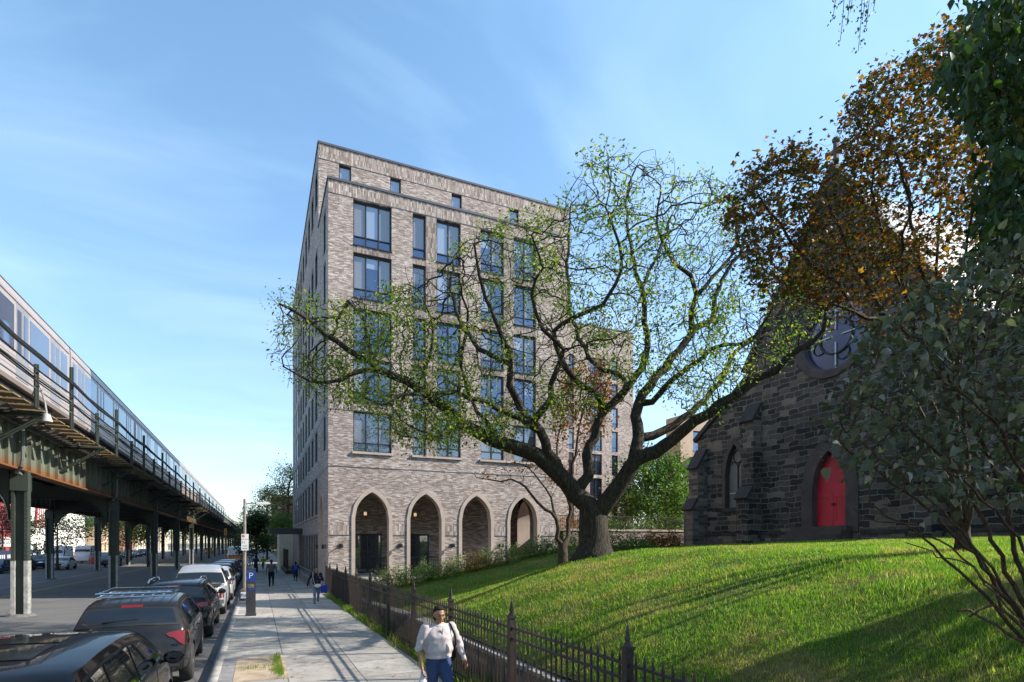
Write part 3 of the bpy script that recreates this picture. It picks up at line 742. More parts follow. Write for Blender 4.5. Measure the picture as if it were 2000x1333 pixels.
for i, (cx, hw) in enumerate(ARCH):
    rl = MB(); a0, a1 = cx - hw + .2, cx + hw - .2
    if i == 0: a0 = cx + .35
    y = YF + .7
    rl.box(a0, a1, y - .02, y + .02, 2.05, 2.1); rl.box(a0, a1, y - .015, y + .015, 1.1, 1.14)
    k = int((a1 - a0) / .13)
    for j in range(k + 1): rl.box(a0 + (a1 - a0) * j / k - .011, a0 + (a1 - a0) * j / k + .011, y - .011, y + .011, 1.0, 2.08)
    rl.build('porch_railing', M['dark_metal'], bld)
def wall_lamp(x):
    l = MB(); z = 2.78; l.box(x - .08, x + .08, YF - .05, YF + .01, z - .1, z + .1)
    l.tube([(x, YF - .05, z), (x, YF - .22, z + .05), (x, YF - .3, z + .02)], .03, 6)
    l.lathe([(.03, 0.1), (.09, 0.06), (.11, -.1), (.10, -.13)], 10, (x, YF - .33, z + .02))
    l.build('wall_lamp', M['dark_metal'], bld, smooth=True)
for x in (4.15, 7.4, 10.5, 13.62, 16.95): wall_lamp(x)
for y_ in (33.55, 37.05):
    wl = MB(); wl.box(XL - .05, XL - .001, y_ - .06, y_ + .06, 2.6, 2.82); wl.lathe([(.05, .12), (.075, -.1), (.07, -.12)], 10, (XL - .16, y_, 2.72)); wl.bar((XL - .05, y_, 2.75), (XL - .16, y_, 2.8), .03); wl.build('side_wall_lamp', M['dark_metal'], bld)
cn = MB(); cn.box(0.9, XL - .01, 51.5, 57.0, 3.7, 4.15); cn.build('canopy', M['dark_metal'], bld)
rp = MB()      # ramp railing on the street side
for y in np.arange(38, 52, 1.4): rp.box(2.98, 3.02, y - .02, y + .02, gz(y), gz(y) + 1.05)
for z in (.5, 1.03): rp.bar((3.0, 37.2, gz(37) + z), (3.0, 52, gz(52) + z), .045)
rp.build('ramp_railing', pbr('galvanised_rail', (.2, .2, .22), .4, metal=.6), bld)
rw_ = MB(); rw_.box(3.08, 3.45, 37.6, 52, -.2, .5); rw_.build('ramp_kerb', M['cast'], bld)
# ---------------------------------------------------------------- next parcel along the street: pale wall and fence
w = MB(); w.box(2.2, 9, 68.0, 68.4, -.2, 3.9); w.box(2.2, 2.6, 68.4, 75, -.2, 3.9); tag(w.build('garden_wall', pbr('pale_render', (.62, .52, .4), .85, var=.1), smooth=False), 'pale beige rendered wall beyond the building canopy', 'wall')
w = MB(); w.box(2.4, 3.2, 57, 67.9, 0, .35); 
for y in np.arange(57, 67.9, .16): w.box(2.59, 2.62, y, y + .03, .3, 2.3)
w.box(2.58, 2.63, 57, 67.9, 2.2, 2.26); tag(w.build('side_fence', M['iron']), 'dark iron fence below the canopy on a low kerb', 'fence')
# ================================================================ church
M['stone'] = brickmat('blackened_church_stone', [(0, (0.016, 0.012, 0.009)), (0.3, (0.034, 0.026, 0.020)), (0.6, (0.066, 0.050, 0.037)), (0.85, (0.115, 0.088, 0.064)), (1, (0.19, 0.145, 0.105))], (0.19, 0.165, 0.135), 0.56, 0.28, 0.02, bmp=1.0, stain=0.5, distort=0.3, offset=0.43, squash=1.5, sqf=3)  # blackened stone, toned darker still for the shaded front
M['stone2'] = brickmat('brown_rubble_stone', [(0, (0.05, 0.042, 0.036)), (0.5, (0.12, 0.095, 0.075)), (1, (0.24, 0.185, 0.14))], (0.15, 0.13, 0.115), 0.38, 0.2, 0.016, bmp=1.0, stain=0.35, distort=0.2, offset=0.4, squash=1.4, sqf=2)
M['dress'] = pbr('brownstone_dressing', (0.075, 0.054, 0.046), 0.85, var=0.35, scale=1.2, bmp=0.3)
M['dark_dress'] = pbr('dark_stone_dressing', (0.032, 0.029, 0.027), 0.85, var=0.4, scale=1.5, bmp=0.4)  # near black tone for coping, caps and tracery
M['slate'] = brickmat('pale_slate_roof', [(0, (0.20, 0.205, 0.22)), (1, (0.33, 0.335, 0.35))], (0.15, 0.15, 0.165), 0.35, 0.22, 0.012, rough=0.45)
M['red'] = pbr('red_door_paint', (0.58, 0.018, 0.034), 0.42, var=0.12, scale=2)
M['tan'] = pbr('tan_board', (0.20, 0.165, 0.135), 0.7, var=0.1)
M['rose'] = glassmat('rose_window_glass', (0.016, 0.02, 0.045), -0.025, 0.12, (.45, .55, .9))
M['wmetal'] = pbr('white_tracery_bar', (0.55, 0.55, 0.57), 0.6, var=0.1)
ch = thing('stone_church', 'dark stone church with steep gable, round window and red double door', 'church')
XC, YC = 25.0, 18.65
PC = lambda a, d, z: (XC + d, a, z)
def gable_pts(s=1):
    return [(YC + s * 9.05, 2.0), (YC + s * 9.05, 9.25), (YC + s * 5.05, 12.0), (YC + s * 5.05, 12.75), (YC, 20.9)]
# main facade with openings cut as strips
def facade():
    mb = MB()
    def top(y):
        a = abs(y - YC)
        return 20.3 - (20.3 - 12.75) * a / 5.05 if a <= 5.05 else 12.0 - (12.0 - 9.25) * (a - 5.05) / 4.0
    door = arch_fn(18.79, 0.95, 5.6, 7.45); lan = arch_fn(24.72, .78, 6.9, 8.75); lan2 = arch_fn(2 * YC - 24.72, .78, 6.9, 8.75)
    rz, rr = 12.85, 1.72
    ys = np.unique(np.round(np.concatenate([np.linspace(YC - 9.05, YC + 9.05, 60), np.linspace(17.84, 19.74, 17), np.linspace(23.94, 25.5, 15), np.linspace(2 * YC - 25.5, 2 * YC - 23.94, 15), np.linspace(YC - rr, YC + rr, 25), [YC, YC - 5.05, YC + 5.05, YC - 5.0499, YC + 5.0499]]), 4))
    for y0, y1 in zip(ys[:-1], ys[1:]):
        m = (y0 + y1) / 2
        cuts = []
        if 17.84 < m < 19.74: cuts.append((3.7, 3.7, door(y0), door(y1)))
        if 23.94 < m < 25.5: cuts.append((4.95, 4.95, lan(y0), lan(y1)))
        if 2 * YC - 25.5 < m < 2 * YC - 23.94: cuts.append((4.95, 4.95, lan2(y0), lan2(y1)))
        if abs(m - YC) < rr:
            f = lambda y: math.sqrt(max(rr * rr - (y - YC) ** 2, 0)); cuts.append((rz - f(y0), rz - f(y1), rz + f(y0), rz + f(y1)))
        cuts.sort()
        a0, a1 = 2.0, 2.0
        for c in cuts:
            mb.quad(PC(y0, 0, a0), PC(y1, 0, a1), PC(y1, 0, c[1]), PC(y0, 0, c[0])); a0, a1 = c[2], c[3]
        e = 1e-4
        mb.quad(PC(y0, 0, a0), PC(y1, 0, a1), PC(y1, 0, top(y1 - e)), PC(y0, 0, top(y0 + e)))
    return mb
facade().build('facade', M['stone'], ch)
sw = MB()       # side and clerestory walls
for s in (-1, 1):
    y1 = YC + s * 9.05; y2 = YC + s * 5.05
    sw.quad((XC, y1, 2), (XC + 32, y1, 2), (XC + 32, y1, 9.25), (XC, y1, 9.25)); sw.quad((XC, y2, 11.5), (XC + 32, y2, 11.5), (XC + 32, y2, 12.75), (XC, y2, 12.75))
sw.build('side_wall', M['stone2'], ch)
rf = MB()
def slope(ya, za, yb, zb, ext=.25):
    rf.prism([(ya, za), (yb, zb), (yb, zb + .22), (ya, za + .22)], 'x', XC + .32, XC + 32)
slope(YC - 5.3, 12.35, YC, 20.15); slope(YC + 5.3, 12.35, YC, 20.15)
slope(YC - 9.3, 9.05, YC - 5.05, 11.95); slope(YC + 9.3, 9.05, YC + 5.05, 11.95)
rf.build('roof', M['slate'], ch)
kp = MB()       # raised stone coping along the rakes
for s in (-1, 1):
    kp.bar(PC(YC + s * 5.35, .12, 12.4), PC(YC + s * .2, .12, 20.75), .5, .3, up=(1, 0, 0)) if False else None
    for (ya, za, yb, zb) in ((5.3, 12.45, .35, 19.85), (9.25, 9.2, 5.06, 12.1)):
        a = Vector(PC(YC + s * ya, .1, za)); b = Vector(PC(YC + s * yb, .1, zb)); d = (b - a).normalized(); n = d.cross(Vector((1, 0, 0))); 
        n = n if n.z > 0 else -n
        kp.obox((a + b) / 2 + n * .08, d * ((b - a).length / 2), Vector((.24, 0, 0)), n * .13)
kp.build('gable_coping', M['dark_dress'], ch)
bc = MB()       # bellcote on the apex
bc.prism([(YC - .7, 18.7), (YC + .7, 18.7), (YC + .7, 20.0), (YC + .3, 20.5), (YC + .12, 21.0), (YC - .12, 21.0), (YC - .3, 20.5), (YC - .7, 20.0)], 'x', XC - .12, XC + .75)
bcx = bc.build('bellcote', M['dark_dress'], ch)
cr_ = MB(); z = 20.95
cr_.box(XC + .22, XC + .4, YC - .09, YC + .09, z, z + 1.25); cr_.box(XC + .23, XC + .39, YC - .42, YC - .09, z + .68, z + .86); cr_.box(XC + .23, XC + .39, YC + .09, YC + .42, z + .68, z + .86)
for q in (-.45, .45): cr_.box(XC + .21, XC + .41, YC + q - .06, YC + q + .06, z + .62, z + .92)
cr_.box(XC + .2, XC + .42, YC - .14, YC + .14, z + 1.2, z + 1.36)
cr_.build('cross', M['dress'], bcx)
arch_ring(PC, 18.79, 0.87, 3.45, 5.6, 7.35, wdt=0.62, d0=-.06, d1=.42, mat='dress', parent=ch, name='door_surround')
arch_ring(PC, 24.72, .68, 4.95, 6.9, 8.6, wdt=0.26, d0=-.05, d1=.35, mat='dress', parent=ch, name='lancet_surround')
arch_ring(PC, 2 * YC - 24.72, .68, 4.95, 6.9, 8.6, wdt=0.26, d0=-.05, d1=.35, mat='dress', parent=ch, name='lancet_surround')
def door_leaf(s):
    fn = arch_fn(18.79, .87, 5.6, 7.35); mb = MB(); n = 9; x0 = .34
    for i in range(n):
        a = 18.79 + s * .87 * i / n + s * .004; b = 18.79 + s * .87 * (i + 1) / n - s * .004
        za, zb = fn(a), fn(b)
        V = [PC(a, x0, 3.76), PC(b, x0, 3.76), PC(b, x0, zb), PC(a, x0, za), PC(a, x0 + .06, 3.76), PC(b, x0 + .06, 3.76), PC(b, x0 + .06, zb), PC(a, x0 + .06, za)]
        mb.add(V, [(0, 1, 2, 3), (7, 6, 5, 4), (0, 4, 5, 1), (1, 5, 6, 2), (2, 6, 7, 3), (3, 7, 4, 0)])
    for z0, z1 in ((3.76, 3.98), (5.15, 5.34)): lbox(mb, PC, *sorted((18.79 + s * .02, 18.79 + s * .86)), x0 - .02, x0 - .001, z0, z1)
    lbox(mb, PC, *sorted((18.79 + s * .012, 18.79 + s * .12)), x0 - .022, x0 - .0012, 3.99, 5.13)
    lbox(mb, PC, *sorted((18.79 + s * .77, 18.79 + s * .865)), x0 - .022, x0 - .0012, 3.99, 5.13)
    o = mb.build('door_leaf', M['red'], ch)
    h = MB(); lbox(h, PC, *sorted((18.79 + s * .03, 18.79 + s * .10)), x0 - .05, x0 - .024, 4.72, 4.86); h.build('lock_plate', M['iron'], o)
door_leaf(1); door_leaf(-1)
for yc in (24.72, 2 * YC - 24.72):
    fn = arch_fn(yc, .68, 6.9, 8.6); mb = MB(); n = 12
    for i in range(n):
        a = yc - .68 + 1.36 * i / n; b = yc - .68 + 1.36 * (i + 1) / n
        mb.quad(PC(a, .3, 4.95), PC(b, .3, 4.95), PC(b, .3, fn(b)), PC(a, .3, fn(a)))
    o = mb.build('lancet_window', M['tan'], ch)
    t = MB(); lbox(t, PC, yc - .03, yc + .03, .24, .298, 4.95, 7.3)
    for s in (-1, 1): t.tube([PC(yc, .27, 7.25), PC(yc + s * .12, .27, 7.55), PC(yc + s * .4, .27, 7.62), PC(yc + s * .5, .27, 7.5)], .03, 5)
    t.tube([PC(yc + .33 * math.cos(q), .27, 7.9 + .36 * math.sin(q)) for q in np.linspace(0, 6.283, 17)], .03, 5)
    t.build('tracery', M['dark_dress'], o); b = MB(); lbox(b, PC, yc - .64, yc + .64, .25, .297, 5.78, 5.83); b.build('saddle_bar', M['wmetal'], o)
    s_ = MB(); lbox(s_, PC, yc - .95, yc + .95, -.12, .3, 4.72, 4.945); s_.build('lancet_sill', M['dark_dress'], ch)
# rose window
ro = MB(); rz, rr = 12.85, 1.72; n = 40; V = []
prof = [(rr + .34, .02), (rr + .3, -.1), (rr + .02, -.1), (rr - .12, .05), (rr - .12, .4)]
for k in range(n):
    q = 2 * math.pi * k / n
    for r_, d in prof: V.append(PC(YC + r_ * math.cos(q), d, rz + r_ * math.sin(q)))
m_ = len(prof); F = [(k * m_ + j, ((k + 1) % n) * m_ + j, ((k + 1) % n) * m_ + j + 1, k * m_ + j + 1) for k in range(n) for j in range(m_ - 1)]
ro.add(V, F); rw0 = ro.build('rose_window', M['dress'], ch, smooth=True)
gl = MB(); gl.add([PC(YC + (rr - .1) * math.cos(2 * math.pi * k / n), .33, rz + (rr - .1) * math.sin(2 * math.pi * k / n)) for k in range(n)], [tuple(range(n))]); gl.build('glass', M['rose'], rw0)
t = MB()
t.tube([PC(YC + .85 * math.cos(q), .28, rz + .85 * math.sin(q)) for q in np.linspace(0, 6.283, 33)], .05, 6)
for k in range(8):
    q = math.pi / 8 + k * math.pi / 4
    if k % 2: t.tube([PC(YC + .95 * math.cos(q) + .33 * math.cos(e), .29, rz + .95 * math.sin(q) + .33 * math.sin(e)) for e in np.linspace(q - 2.2, q + 2.2, 11)], .03, 5)
t.build('tracery', M['dark_dress'], rw0)
b = MB()
for q in (math.pi / 2, math.pi, 0, -math.pi / 2): b.bar(PC(YC + .3 * math.cos(q), .27, rz + .3 * math.sin(q)), PC(YC + 1.58 * math.cos(q), .27, rz + 1.58 * math.sin(q)), .05, .05)
b.build('saddle_bars', M['wmetal'], rw0)
def buttress(y, w, stages, mat='stone'):
    mb = MB(); zb = 2.0
    for i, (zt, d) in enumerate(stages):
        nd = stages[i + 1][1] if i + 1 < len(stages) else 0.0
        rise = (d - nd) * 1.5
        mb.prism([(XC - d, zb), (XC - .001, zb), (XC - .001, zt + rise), (XC - nd, zt + rise), (XC - d, zt)], 'y', y - w / 2 + i * .01, y + w / 2 - i * .01)
        zb = zt + rise - .001 if False else zt
    return mb.build('buttress', M[mat], ch)
def butt_caps(y, w, stages):
    out = []
    for i, (zt, d) in enumerate(stages):
        nd = stages[i + 1][1] if i + 1 < len(stages) else 0.0
        a = Vector((XC - d - .06, y, zt - .02)); b_ = Vector((XC - nd - .01, y, zt + (d - nd) * 1.5 + .07)); dd = (b_ - a).normalized(); n_ = Vector((0, 1, 0)).cross(dd); n_ = n_ if n_.z > 0 else -n_
        mb = MB(); mb.obox((a + b_) / 2 + n_ * .06, dd * ((b_ - a).length / 2), Vector((0, w / 2 + .05, 0)), n_ * .07); out.append(mb)
    return out
for s in (1, -1):
    st = [(5.3, 1.0), (9.5, .62)]
    o = buttress(YC + s * 4.55, .85, st); [b_.build('buttress_cap', M['dark_dress'], o) for b_ in butt_caps(YC + s * 4.55, .85, st)]
    st = [(4.9, 1.15), (7.4, .75)]
    o = buttress(YC + s * 8.62, .8, st, 'stone2'); [b_.build('buttress_cap', M['dark_dress'], o) for b_ in butt_caps(YC + s * 8.62, .8, st)]
for ya_, yb_ in ((5.0, 8.2), (2.2, 4.1), (-8.2, -1.55)):
    pl = MB(); lbox(pl, PC, YC + ya_, YC + yb_, -.16, -.001, 2.0, 3.35); pl.build('plinth', M['stone2'], ch)
    pc = MB(); lbox(pc, PC, YC + ya_, YC + yb_, -.22, -.001, 3.352, 3.5); pc.build('plinth_course', M['dark_dress'], ch)
stp = MB()
for i in range(4): lbox(stp, PC, 17.6, 20.6, -.45 - .34 * i, (-.45 - .34 * i) + .34 if i else -.12, 2.4, 3.72 - .2 * i)
stp.build('steps', M['dress'], ch)
# flashing edge seen under the left aisle roof and a white bargeboard
bb = MB(); a = Vector(PC(YC + 9.4, -.02, 9.05)); b_ = Vector(PC(YC + 6.6, -.02, 11.0)); bb.bar(a + Vector((0, 0, .22)), b_ + Vector((0, 0, .22)), .06, .05); bb.build('verge_flashing', M['wmetal'], ch)
# ================================================================ behind: tan building with fire escape, low brick wall
M['tanwall'] = pbr('tan_stucco', (0.46, 0.33, 0.24), 0.85, var=0.12, scale=1)
tb = thing('tan_building', 'tan stucco building with a black fire escape behind the church', 'building')
P_t = frame_of('front', 45.0)
t = MB(); tops = [(40.0, 41.2, 5.2, 7.6), (40.0, 41.2, 8.6, 11.0), (40.0, 41.2, 12.0, 14.2), (43, 44.2, 8.6, 11), (43, 44.2, 12, 14.2)]
wall_grid(t, P_t, 38.4, 60, -.3, 15.6, tops); t.quad((38.4, 45, -.3), (38.4, 47.2, -.3), (38.4, 47.2, 15.6), (38.4, 45, 15.6)); t.quad((38.4, 45, 15.6), (60, 45, 15.6), (60, 47.2, 15.6), (38.4, 47.2, 15.6)); t.quad((38.4, 47.2, -.3), (60, 47.2, -.3), (60, 47.2, 15.6), (38.4, 47.2, 15.6)); t.build('wall', M['tanwall'], tb)
for q in tops: window(P_t, *q, 1, trans=.5, parent=tb, dim=False)
fe = MB()
for i, z in enumerate((8.0, 11.4)):
    fe.box(39.4, 42.4, 43.9, 44.98, z, z + .06); fe.box(39.4, 42.4, 43.9, 43.94, z + .95, z + 1.0)
    for x in np.arange(39.4, 42.5, .3): fe.box(x, x + .025, 43.91, 43.935, z, z + 1.0)
    for s in (0, .45):
        fe.bar((39.6, 44.2 + s, z - 3.2), (41.8, 44.2 + s, z), .06, .06)
    for k in range(12): fe.bar((39.6 + 2.2 * k / 12, 44.2, z - 3.2 + 3.2 * k / 12), (39.6 + 2.2 * k / 12, 44.65, z - 3.2 + 3.2 * k / 12), .05, .03)
fe.build('fire_escape', M['iron'], tb)
bw_ = thing('community_building', 'long low brown brick building with dark lettering and roof railing', 'building')
P_w = frame_of('front', 32.6)
mb = MB(); wo_ = [(19.0 + 1.75 * k, 20.2 + 1.75 * k, 1.6, 2.45) for k in range(5)]
wall_grid(mb, P_w, 18.2, 28.5, 0.5, 3.72, wo_); mb.quad((18.2, 32.6, 3.72), (28.5, 32.6, 3.72), (28.5, 44, 3.72), (18.2, 44, 3.72)); mb.build('wall', brickmat('reddish_brown_brick', [(0, (.13, .085, .07)), (1, (.36, .26, .22))], (.2, .17, .15), .42, .09), bw_)
for q in wo_: window(P_w, *q, 1, trans=0, parent=bw_, dim=True)
mb = MB(); lbox(mb, P_w, 18.15, 28.5, -.05, .3, 3.722, 3.85); lbox(mb, P_w, 18.15, 28.5, -.03, -.002, 2.46, 2.62); mb.build('coping', M['cast'], bw_)
mb = MB(); mb.box(18.2, 28.5, 33.2, 33.24, 4.72, 4.77)
for x in np.arange(18.2, 28.5, .14): mb.box(x, x + .015, 33.21, 33.23, 3.84, 4.73)
mb.build('roof_railing', M['iron'], bw_)
text_mesh('lettering', 'COMMUNITY CENTER', .3, M['iron'], bw_, (25.0, 32.585, 3.05))

nb_ = thing('added_shade_block', 'unseen brick block behind the pale brick one, added to shade the far railway', 'apartment building')  # unseen block, added to throw shade on the far railway and street
m_ = MB(); ws_ = [(16 + 3.4 * k, 17.6 + 3.4 * k, 1.2 + 3.2 * j, 3.0 + 3.2 * j) for k in range(5) for j in range(7)]
wall_grid(m_, frame_of('front', 88), 14, 34, -.3, 26, ws_); m_.quad((14, 88, -.3), (14, 265, -.3), (14, 265, 26), (14, 88, 26)); m_.quad((34, 88, -.3), (34, 265, -.3), (34, 265, 26), (34, 88, 26)); m_.quad((14, 265, -.3), (34, 265, -.3), (34, 265, 26), (14, 265, 26)); m_.quad((14, 88, 26), (34, 88, 26), (34, 265, 26), (14, 265, 26)); m_.build('wall', M['brick'], nb_)
m_ = MB()
for q in ws_: m_.quad((q[0], 88.19, q[2]), (q[1], 88.19, q[2]), (q[1], 88.19, q[3]), (q[0], 88.19, q[3]))
m_.build('windows', M['glass_dim'], nb_)
# ================================================================ elevated railway
def rusty(name, base, z0=None):
    m, nt, b = newmat(name); setin(b, rough=0.55, spec=0.4)
    p = position(nt)
    f = noise(nt, p, 0.9, 6, 0.65)
    c = ramp(nt, f, [(0.3, tuple(x * .75 for x in base)), (0.7, tuple(x * 1.2 for x in base))])
    sp_ = nt.nodes.new('ShaderNodeSeparateXYZ'); nt.links.new(p, sp_.inputs[0])
    if z0 is not None:      # rust runs along the lower flange
        h = node_math(nt, 'MULTIPLY', node_math(nt, 'SUBTRACT', z0 + 0.62, sp_.outputs[2]), 1.6)
        rf_ = node_math(nt, 'MULTIPLY', h, node_math(nt, 'ADD', noise(nt, p, 1.7, 5, .7), 0.35))
        rf_ = ramp(nt, rf_, [(0.25, (0, 0, 0)), (0.75, (1, 1, 1))])
    else: rf_ = ramp(nt, noise(nt, p, 2.3, 6, .7), [(0.6, (0, 0, 0)), (0.72, (.7, .7, .7))])
    c = mixc(nt, rf_, c, (0.16, 0.065, 0.02))
    nt.links.new(c, b.inputs['Base Color']); bump(nt, b, noise(nt, p, 30, 3), 0.15, 0.01)
    return m
M['el_green'] = rusty('green_steel_paint', (0.036, 0.047, 0.037))  # green paint toned darker to deepen the shade on the viaduct
M['el_girder'] = rusty('rusting_green_girder', (0.125, 0.138, 0.10), 5.75)
M['el_white'] = pbr('scuffed_white_paint', (0.28, 0.27, 0.255), 0.6, var=0.4, scale=4)
M['tie'] = pbr('creosoted_timber', (0.045, 0.036, 0.030), 0.9, var=0.5, scale=3, bmp=0.4, col2=(0.12, 0.10, 0.085))
M['cable'] = pbr('black_cable', (0.02, 0.02, 0.022), 0.55, var=0.2)
M['pipe'] = pbr('grey_conduit', (0.10, 0.11, 0.10), 0.5, var=0.25)
M['rust_plank'] = pbr('rusty_walkway', (0.10, 0.065, 0.03), 0.9, var=0.4, scale=3, col2=(0.24, 0.17, 0.07))
el = thing('elevated_railway', 'green steel elevated railway on two rows of columns over the road', 'elevated railway')
XA, XB = -8.4, -15.9
GB, GT = 5.72, 7.42
Y0E, DY, NB = 12.35, 15.7, 25
def column_mesh():
    c = MB(); z0, z1 = -0.6, GB - .02
    for s in (-1, 1):
        c.box(s * .20 - .055, s * .20 + .055, -.18, .18, z0, z1)          # channels
        c.box(s * .34 - .02 * s - .02, s * .34 + .02 - .02 * s + .0, -.225, .225, z0, z1 - .001) if False else None
    c.box(-.15, .15, -.05, .05, z0, z1)
    for z in np.arange(0.2, z1, .16):
        for s in (-1, 1):
            c.box(s * .20 - .03, s * .20 - .01, -.19, -.18, z, z + .03); c.box(s * .20 + .02, s * .20 + .04, -.19, -.18, z, z + .03)
            for yy in (-.12, .1): c.box(s * .257 - .006, s * .257 + .006, yy, yy + .03, z, z + .03)
    c.box(-.42, .42, -.28, .28, z1 - .5, z1 - .02) if False else None
    c.box(-.28, .28, -.212, -.181, z1 - .75, z1 - .1); c.box(-.28, .28, .181, .212, z1 - .75, z1 - .1)
    return c
def base_mesh():
    c = MB()
    for s in (-1, 1): c.box(s * .20 - .062, s * .20 + .062, -.196, .196, -.5, 2.15)
    return c
proto_c = column_mesh().build('column', M['el_green'], el); proto_b = base_mesh().build('painted_base', M['el_white'], proto_c)
ft = MB(); ft.lathe([(.60, -.3), (.5, .0), (.4, .08), (.02, .1)], 12); proto_f = ft.build('column_footing', M['asphalt'], proto_c)
first = True
for X in (XA, XB):
    for k in range(NB):
        if X == XB and k < 1: continue
        Y = Y0E + DY * k; zg = gz(Y) - .15
        if first: c = proto_c; first = False
        else:
            c = copy_tree(proto_c, el)
            if k > 9:
                for q in list(c.children): bpy.data.objects.remove(q)
        c.location = (X, Y, 0)
        for q in c.children: q.location.z = zg
def girder_mesh():
    g = MB(); L = DY - .06
    g.box(-.03, .03, 0.02, L, GB + .05, GT - .05)
    g.box(-.22, .22, 0.02, L, GB, GB + .05); g.box(-.2, .2, 0.02, L, GT - .05, GT); 
    g.box(-.26, .26, 1.2, L - 1.2, GB - .03, GB - .002)
    for y in np.arange(.5, L, 1.12):
        for s in (-1, 1): g.box(s * .03 if s > 0 else -.17, s * .17 if s > 0 else -.03, y - .012, y + .012, GB + .05, GT - .05); g.box(s * .031 if s > 0 else -.05, s * .05 if s > 0 else -.031, y - .08, y + .08, GB + .05, GT - .05)
    return g
pg = girder_mesh().build('girder', M['el_girder'], el)
fst = True
for X in (XA, XB):
    for k in range(-1, NB):
        q = pg if fst else copy_tree(pg, el); fst = False
        q.location = (X, Y0E + DY * k, 0)
def cross_mesh():
    c = MB(); W = XA - XB; r = 1.75; n = 9; ztop = GT - .1
    low = [(-.35, 3.9)] + [(-.35 - r * (1 - math.cos(t)), 3.9 + r * math.sin(t) + .0) for t in np.linspace(0, math.pi / 2, n)][1:]
    zmid = low[-1][1]
    pts = low + [(-W + .35 + r * (1 - math.cos(t)), 3.9 + r * math.sin(t)) for t in np.linspace(math.pi / 2, 0, n)]
    for i in range(len(pts) - 1):
        a, b = pts[i], pts[i + 1]
        c.add([(a[0], -.05, a[1]), (b[0], -.05, b[1]), (b[0], -.05, ztop), (a[0], -.05, ztop), (a[0], .05, a[1]), (b[0], .05, b[1]), (b[0], .05, ztop), (a[0], .05, ztop)],
              [(0, 1, 2, 3), (7, 6, 5, 4), (0, 4, 5, 1), (2, 6, 7, 3)])
        c.add([(a[0], -.18, a[1]), (b[0], -.18, b[1]), (b[0], .18, b[1]), (a[0], .18, a[1]), (a[0], -.18, a[1] - .04), (b[0], -.18, b[1] - .04), (b[0], .18, b[1] - .04), (a[0], .18, a[1] - .04)], [(0, 1, 2, 3), (7, 6, 5, 4), (0, 4, 5, 1), (2, 6, 7, 3)])
    return c
px0 = cross_mesh().build('arched_cross_girder', M['el_green'], el)
for k in range(NB):
    q = px0 if k == 0 else copy_tree(px0, el)
    q.location = (XA, Y0E + DY * k, 0)
st_ = MB()           # longitudinal stringers between the girders
for X in (-10.2, -11.6, -12.9, -14.2):
    st_.box(X - .02, X + .02, 0, 400, GT - 1.0, GT - .06); st_.box(X - .15, X + .15, 0, 400, GT - 1.04, GT - 1.0)
for k in range(60): 
    Y = 1.2 + DY / 2 * k * .5
    st_.box(XB + .1, XA - .1, Y - .015, Y + .015, GT - .8, GT - .3)
st_.build('stringers', M['el_green'], el)
t = MB(); rt = random.Random(4); y = 2.0
while y < 380:
    e = -7.35 - rt.uniform(0, .28)
    t.box(-16.9, e, y, y + .2, GT + .002, GT + .27 + rt.uniform(-.01, .01)); y += .52 if y < 150 else .8
o = t.build('railway_ties', M['tie'], el); o['kind'] = 'stuff'
g_ = MB(); g_.box(-7.75, -7.5, 2, 380, GT + .29, GT + .45); g_.box(-9.0, -8.85, 2, 380, GT + .285, GT + .44); 
for X in (-8.72, -10.16, -12.9, -14.34): g_.box(X - .04, X + .04, 2, 380, GT + .285, GT + .46)
g_.build('rails', M['tie'], el)
wk = MB()
for y in np.arange(3, 200, .9): wk.box(-7.45, -6.75, y, y + .62, GT + .05, GT + .09)
o = wk.build('walkway_planks', M['rust_plank'], el); o['kind'] = 'stuff'
def bracket_mesh():
    b = MB()
    b.box(-.2, 1.75, -.07, .07, GT - .03 + .0, GT + .045); b.box(-.2, 1.75, -.012, .012, GT - .12, GT - .03)
    b.bar((.06, 0, GB + .55), (1.6, 0, GT - .06), .13, .02); b.bar((.06, 0.02, GB + .55), (1.6, 0.02, GT - .06), .02, .12)
    return b
pb = bracket_mesh().build('walkway_bracket', M['el_green'], el)
for k in range(48):
    q = pb if k == 0 else copy_tree(pb, el)
    q.location = (XA + .05, 1.2 + 7.85 * k, 0)
def post_mesh(h):
    p = MB(); p.box(-.07, .07, -.015, .015, GT, GT + h); p.box(-.015, .015, -.07, .07, GT, GT + h - .02); return p
pp = post_mesh(2.45).build('railing_post', M['el_green'], el); ps = post_mesh(1.45).build('railing_post', M['el_green'], el)
for k in range(46):
    q = pp if k == 0 else copy_tree(pp, el); q.location = (-6.7, 4.1 + 7.85 * k, 0)
    q = ps if k == 0 else copy_tree(ps, el); q.location = (-6.7, 4.1 + 7.85 * (k + .5), 0)
rl = MB()
for z, w in ((.62, .03), (1.05, .03)): rl.box(-6.72, -6.68, 2, 370, GT + z, GT + z + w)
rl.build('handrails', M['pipe'], el)
cb_ = MB(); rt = random.Random(5)
for (dx, z, r_) in ((.1, 1.80, .04), (.12, 1.70, .05), (-.12, 1.15, .03), (.1, 1.28, .03), (.14, .85, .025)):
    pts = []
    for k in range(46):
        for f in (0, .25, .5, .75):
            pts.append((-6.7 + dx + rt.uniform(-.02, .02), 4.1 + 7.85 * (k + f), GT + z - (.10 * math.sin(f * math.pi)) * rt.uniform(.4, 1.2)))
    cb_.tube(pts, r_, 5)
cb_.build('cables', M['cable'], el)
for k in range(1, 8):
    dp = MB(); Y = Y0E + DY * k - 1.0
    dp.tube([(XA + .35, Y, GT - .1), (XA + .35, Y, GB + .35), (XA + .32, Y, GB + .1), (XA + .1, Y + .2, GB - .12), (XA + .1, Y + .6, GB - .15)], .07, 8)
    dp.build('drain_pipe', M['pipe'], el)
